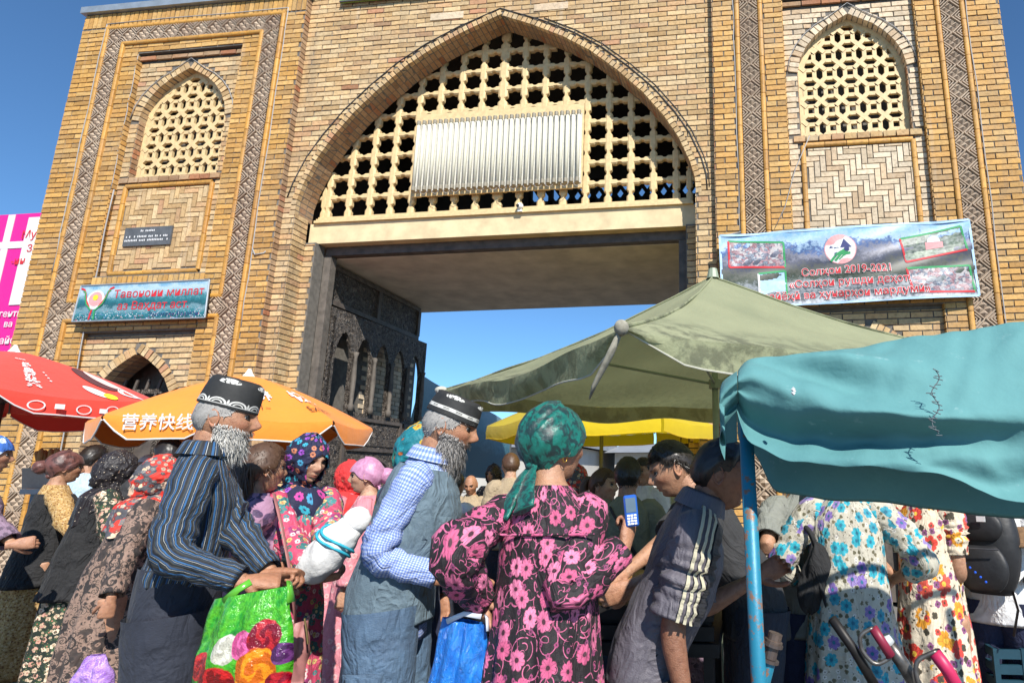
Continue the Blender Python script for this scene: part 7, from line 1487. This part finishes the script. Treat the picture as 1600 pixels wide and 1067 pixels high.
for k in range(22):
    o = bpy.data.objects.new('fried_pastry', PM); COL.objects.link(o); o.location = (x0 + .1 + rgp.random() * .55, y0 + .1 + rgp.random() * .5, .97 + rgp.random() * .05); o.rotation_euler = (rgp.uniform(-.4, .4), rgp.uniform(-.4, .4), rgp.uniform(0, 3)); tag(o, 'golden fried pastry heaped on the black griddle', 'pastry', 'fried pastries on the griddle')
bs_ = empty('basin', (2.66, 2.4, .45)); tag(bs_, 'white enamel basin with worn rim under the griddle', 'basin'); mb = MB(); cB = Vector((2.70, 2.48, .46)); prof = [(.10, 0), (.18, .06), (.22, .16), (.235, .2), (.25, .2), (.25, .19), (.235, .185), (.21, .15), (.16, .04), (.01, .012)]
mb.loft([[cB + Vector((r * cos(a), r * sin(a), z)) for a in np.linspace(0, 2 * pi, 36, endpoint=False)] for r, z in prof]); mb.build('bowl', M['white_paint'], bs_, True)
MB().tube([cB + Vector((.25 * cos(a), .25 * sin(a), .198)) for a in np.linspace(0, 2 * pi, 37)], .006, 6).build('rim', flat('worn rim', (.30, .26, .20), .5), bs_)
cx_ = empty('carton', (2.65, 2.42, .05)); tag(cx_, 'plain white carton under the griddle stall', 'box'); MB().box(2.5, 2.86, 2.36, 2.7, .0, .36).build('body', flat('white card', (.42, .42, .47), .8), cx_)
for s in (-1, 1): mb = MB(); mb.obox((2.68 , 2.53 + s * .17 + s * .06, .355), (.18, 0, 0), (0, .07, -.02 * s * s), (0, 0, .003)); mb.build('flap', flat('white card flap', (.45, .45, .5), .8), cx_)
# stall at the far left with a tub of bread sticks
ls = empty('market_counter', (-2.3, 5.6, 0)); tag(ls, 'blue grey market counter under the red umbrella', 'counter'); MB().box(-3.7, -1.75, 5.5, 6.2, .95, 1.32).build('front_panel', M['bluegrey'], ls); MB().box(-3.75, -1.7, 5.44, 6.25, 1.32, 1.37).build('top', flat('counter top', (.30, .34, .38), .5), ls); MB().box(-3.68, -1.77, 5.52, 6.18, 0, .95).build('base', M['bluegrey'], ls)
tb = empty('plastic_tub', at(78, 745, 5.6)); tag(tb, 'clear grey plastic tub of bread sticks on the counter', 'tub'); tc = at(80, 748, 5.6); tc.z = 1.372; mb = MB(); mb.loft([[tc + Vector((w_ * sx, (w_ - .06) * sy, z)) for sx, sy in ((-1, -1), (1, -1), (1, 1), (-1, 1))] for w_, z in ((.17, 0), (.19, .2), (.185, .2), (.165, .01))]); mb.build('tub', flat('cloudy plastic', (.30, .28, .26), .3), tb)
rgp = random.Random(2); STM = MB().tube([(0, 0, 0), (0, 0, .15), (0, 0, .34), (0, 0, .36)], [.022, .025, .023, .010], 9).mesh('bread_stick', True); STM.materials.append(flat('toasted bread', (.42, .25, .10), .8, var=.3))
for k in range(11):
    o = bpy.data.objects.new('bread_stick', STM); COL.objects.link(o); o.location = tc + Vector((-.13 + .026 * k, rgp.uniform(-.06, .06), .03)); o.rotation_euler = (rgp.uniform(-.15, .15), rgp.uniform(-.35, .25), 0); tag(o, 'long toasted bread stick standing in the grey tub', 'bread', 'bread sticks in the tub')
# right edge: rack with tray, melons, crates
rk = empty('market_rack', at(1590, 950, 3.6)); tag(rk, 'white metal rack behind the backpack', 'rack'); c0_ = atz(1590, 1000, .35); c0_ = at(1600, 900, 3.5)
for z in (.62, 1.02, 1.32): MB().box(c0_.x - .22, c0_.x + .9, 3.4, 3.9, z - .015, z + .015).build('shelf', M['white_paint'], rk)
for x in (c0_.x - .2, c0_.x + .88):
    for y in (3.42, 3.88): MB().box(x - .015, x + .015, y - .015, y + .015, 0, 1.5).build('upright', M['white_paint'], rk)
MB().box(c0_.x - .2, c0_.x + .9, 3.9, 3.92, .6, 1.5).build('back_panel', M['white_paint'], rk)
tr_ = empty('foil_tray', (c0_.x, 3.5, 1.04)); tag(tr_, 'crumpled silver foil tray on the rack', 'tray'); mb = MB(); mb.grid([[(c0_.x - .16 + .04 * i, 3.42 + .04 * j, 1.05 + .05 * abs(mnoise.noise((i * .7, j * .7, 3)))) for i in range(14)] for j in range(9)]); mb.build('foil', flat('silver foil', (.6, .6, .6), .2, .95), tr_)
g = G('watermelon rind'); s_ = g.sep(g.ob()); n = g.noise(g.ob(), 9, 3); M['melon'] = g.out(g.ramp(g.m('SINE', g.m('ADD', g.m('MULTIPLY', g.m('ARCTAN2', s_[1], s_[0]), 9.), g.m('MULTIPLY', n, 5.))), [(.2, (.02, .09, .015)), (.6, (.12, .32, .05))]), .35)
for k, (px_, py_, r_) in enumerate(((1541, 812, .09), (1556, 826, .08))):
    o = MB().sphere((0, 0, 0), (r_, r_, r_ * .95), 22, 14).build('watermelon', M['melon'], None, True); q = at(px_, py_, 3.75); o.location = (q.x, q.y, 1.335 + r_ * .95); tag(o, 'striped green watermelon on the upper shelf of the rack', 'watermelon', 'watermelons on the rack')
M['cratenavy'] = flat('dark teal crate plastic', (.012, .05, .075), .45); M['crategreen'] = flat('dark green crate plastic', (.02, .05, .045), .45)
def crate(c, w_, d_, h, mat, label):
    r = empty('crate', c); tag(r, label, 'crate', None); x, y, z = c
    MB().box(x - w_, x + w_, y - d_, y + d_, z, z + .015).build('floor', mat, r)
    for s in (-1, 1):
        for k in range(4): MB().box(x - w_, x + w_, y + s * d_ - .008, y + s * d_ + .008, z + .02 + k * h / 4, z + .02 + k * h / 4 + h / 4 * .62).build('slat', mat, r); MB().box(x + s * w_ - .008, x + s * w_ + .008, y - d_, y + d_, z + .021 + k * h / 4, z + .02 + k * h / 4 + h / 4 * .6).build('slat', mat, r)
        for t in (-1, -.5, 0, .5, 1): MB().box(x + t * w_ - .012, x + t * w_ + .012, y + s * d_ - .012, y + s * d_ + .012, z, z + h).build('rib', mat, r)
    return r
q = at(1585, 1015, 3.15); crate((q.x + .12, 3.25, .0), .27, .18, .30, M['crategreen'], 'dark green slatted crate standing on the ground below the blue one'); crate((q.x + .2, 3.42, .40), .25, .17, .26, M['cratenavy'], 'dark blue slatted crate above the green one')
MB_ = MB(); MB_.box(q.x - .1, q.x + .5, 3.25, 3.6, .34, .395); pl_ = MB_.build('plank', M['woodplank']); tag(pl_, 'rough plank between the two crates', 'plank'); 
ht = empty('straw_hat', at(1592, 850, 3.1)); tag(ht, 'brown straw hat at the edge of the rack', 'hat'); hc = at(1596, 848, 3.2); mb = MB(); mb.loft([[hc + Vector((r * cos(a), r * .8 * sin(a), z)) for a in np.linspace(0, 2 * pi, 30, endpoint=False)] for r, z in ((.115, -.012), (.12, -.004), (.07, .01), (.065, .05), (.05, .07), (.01, .075))]); mb.build('hat', flat('woven straw', (.20, .11, .05), .85, var=.4, scale=60, bump=.5), ht, True)
# trolley handles at the lower right and the pipe clamp at the post
tl_ = empty('hand_trolley', at(1400, 1060, 1.9)); tag(tl_, 'hand trolley with chipped steel tubes and red grips before the rose dresses', 'trolley'); M['chip'] = flat('chipped steel tube', (.16, .15, .14), .4, .7, var=.5, scale=40)
def tb_(pts, r, nm, mt): MB().tube(pts, r, 10).build(nm, mt, tl_, True)
Yt = 1.95
tb_([at(1300, 965, Yt), at(1335, 1015, Yt), at(1370, 1075, Yt)], .014, 'tube', M['blackiron']); tb_([at(1383, 998, Yt), at(1410, 1035, Yt), at(1440, 1085, Yt)], .019, 'tube', M['chip']); tb_([at(1380, 994, Yt), at(1388, 1006, Yt)], .021, 'end_cap', flat('white cap', (.5, .52, .52), .4))
tb_([at(1364, 980, Yt - .02), at(1378, 1002, Yt - .02), at(1392, 1024, Yt - .02)], .014, 'grip', flat('dark red grip', (.22, .015, .04), .45)); tb_([at(1460, 1018, Yt - .04), at(1480, 1045, Yt - .04), at(1505, 1090, Yt - .04)], .018, 'grip', flat('red grip', (.50, .02, .09), .45))
tb_(bez([at(1364, 980, Yt - .02), at(1343, 990, Yt - .02), at(1345, 1015, Yt - .02), at(1368, 1040, Yt - .02), at(1392, 1026, Yt - .02)], 20, .4), .006, 'loop', M['chip']); tb_(bez([at(1464, 1016, Yt - .04), at(1430, 1030, Yt - .04), at(1432, 1060, Yt - .04), at(1445, 1090, Yt - .04)], 16, .4), .007, 'loop', M['chip'])
for x_ in (1370, 1440): e = at(x_, 1080, Yt); tb_([e, Vector((e.x + .1, e.y + .1, .12))], .017, 'shaft', M['chip'])
for s in (-1, 1):
    wc = Vector((at(1400, 1080, Yt).x + .12 + s * .17, Yt + .12, .1)); mb = MB(); mb.tube([wc + Vector((0, .08 * cos(a), .08 * sin(a))) for a in np.linspace(0, 2 * pi, 21)], .02, 8); mb.build('wheel', M['blackiron'], tl_, True)
MB().box(at(1400, 1080, Yt).x - .05, at(1400, 1080, Yt).x + .29, Yt + .1, Yt + .34, .02, .04).build('toe_plate', M['chip'], tl_)
cp_ = empty('pipe_fitting', at(1200, 1050, 1.8)); tag(cp_, 'rusty threaded pipe fitting leaning by the foot of the blue post', 'pipe'); a_, b_ = at(1212, 988, 1.78), at(1190, 1075, 1.78); ax = (b_ - a_)
MB().tube([a_, a_ + ax * .12, a_ + ax * .13, a_ + ax * .2], [.019, .019, .024, .024], 14).build('threaded_end', flat('rusty iron', (.15, .11, .09), .55, .6, var=.4, scale=40), cp_); MB().tube([a_ + ax * .2, a_ + ax * .45], .018, 14).build('sleeve', flat('brown iron', (.13, .10, .09), .5, .6), cp_)
for t in (.18, .46): MB().tube([a_ + ax * t, a_ + ax * (t + .05)], .027, 14).build('collar', flat('iron collar', (.14, .11, .10), .5, .7), cp_)
MB().tube([a_ + ax * .5, b_, Vector((b_.x, b_.y, 0))], .019, 12).build('pipe', M['postblue'], cp_)
# white cap
cpo = [o for o in bpy.data.objects if o.get('label') == 'man in a white cap beside the stall under the orange umbrella'][0]; P = q_cap
rows = []
for i in range(12):
    rows.append([P.H(Vector(head_pts(dirs(np.array(cos(1.15 * max(i / 11, .02))), np.array(-pi + 2 * pi * j / 30)), False, False)) * 1.07 + Vector((0, 0, .004))) for j in range(31)])
mb = MB(); mb.grid(rows); k = mb.build('cap', M['white_ink'], None, True); put_under(k, cpo)
# ================================================================ beyond the gate
sh3 = Sheet(at(655, 584, 11.5), at(800, 662, 17.), at(795, 750, 17.), at(625, 735, 11.5), .05, .4); g, c, n2 = landscape('faded teal banner', [(0, (.02, .10, .12)), (.4, (.02, .08, .10)), (.7, (.08, .20, .25)), (1, (.20, .30, .36))], 2.); M['tealprint'] = g.out(c, .6)
fb_ = sh3.grid(0, sh3.w, 0, sh3.h, 24, 8).build('banner', M['tealprint'], None, True); tag(fb_, 'faded teal street banner with pale red lettering beyond the gateway', 'banner'); e3 = side(sh3) * .03
for s_, u_, v_, z_ in (('Даҳсо', .5, .72, .50), ('рушд', 1.2, .50, .46), ('2020', sh3.w * .74, .42, .6)): text_on('lettering', s_, z_, M['pink_ink'], fb_, lambda x, y, u_=u_, v_=v_: sh3(u_ + x, sh3.h * v_ + y, e3))
for pt_ in (sh3(0, 0), sh3(sh3.w, 0)): MB().tube([(pt_.x, pt_.y, 0), (pt_.x, pt_.y, pt_.z + sh3.h)], .05, 8).build('pole', M['iron'], fb_)
M['farwhite'] = flat('pale far wall', (.52, .50, .46), .9, var=.15, scale=1); M['farroof'] = flat('grey sheet roof', (.26, .27, .28), .6, var=.2, scale=2); M['farglass'] = flat('dark window', (.04, .05, .06), .2)
def shed(x0, x1, y, h, rh, label, n):
    r = empty('market_hall', ((x0 + x1) / 2, y, 0)); tag(r, label, 'building'); MB().box(x0, x1, y, y + 8, 0, h).build('wall', M['farwhite'], r); mb = MB(); mb.add([(x0 - .4, y - .5, h), (x1 + .4, y - .5, h), (x1 + .4, y + 4, h + rh), (x0 - .4, y + 4, h + rh), (x0 - .4, y + 8.5, h), (x1 + .4, y + 8.5, h)], [(0, 1, 2, 3), (3, 2, 5, 4), (0, 3, 4), (1, 5, 2)]); mb.build('roof', M['farroof'], r)
    for k in range(n):
        xa = x0 + (x1 - x0) * (k + .25) / n; xb = x0 + (x1 - x0) * (k + .75) / n; w_ = MB().box(xa, xb, y - .04, y - .005, .9, h - .35).build('window', M['farwhite'], r); MB().box(xa + .08, xb - .08, y - .06, y - .045, .98, h - .43).build('pane', M['farglass'], w_)
shed(-16, -3.4, 24, 2.6, .7, 'long pale market hall with grey sheet roof beyond the gate', 7); shed(-2.6, 8.5, 28, 2.5, .6, 'low pale market hall with grey roof behind the yellow umbrella', 6); shed(10, 26, 26, 2.8, .8, 'pale market hall hidden mostly behind the right tower', 6); shed(-46, -17, 34, 3., .8, 'far pale market hall behind the billboard', 9)
bpy.data.scenes.remove(TMP)
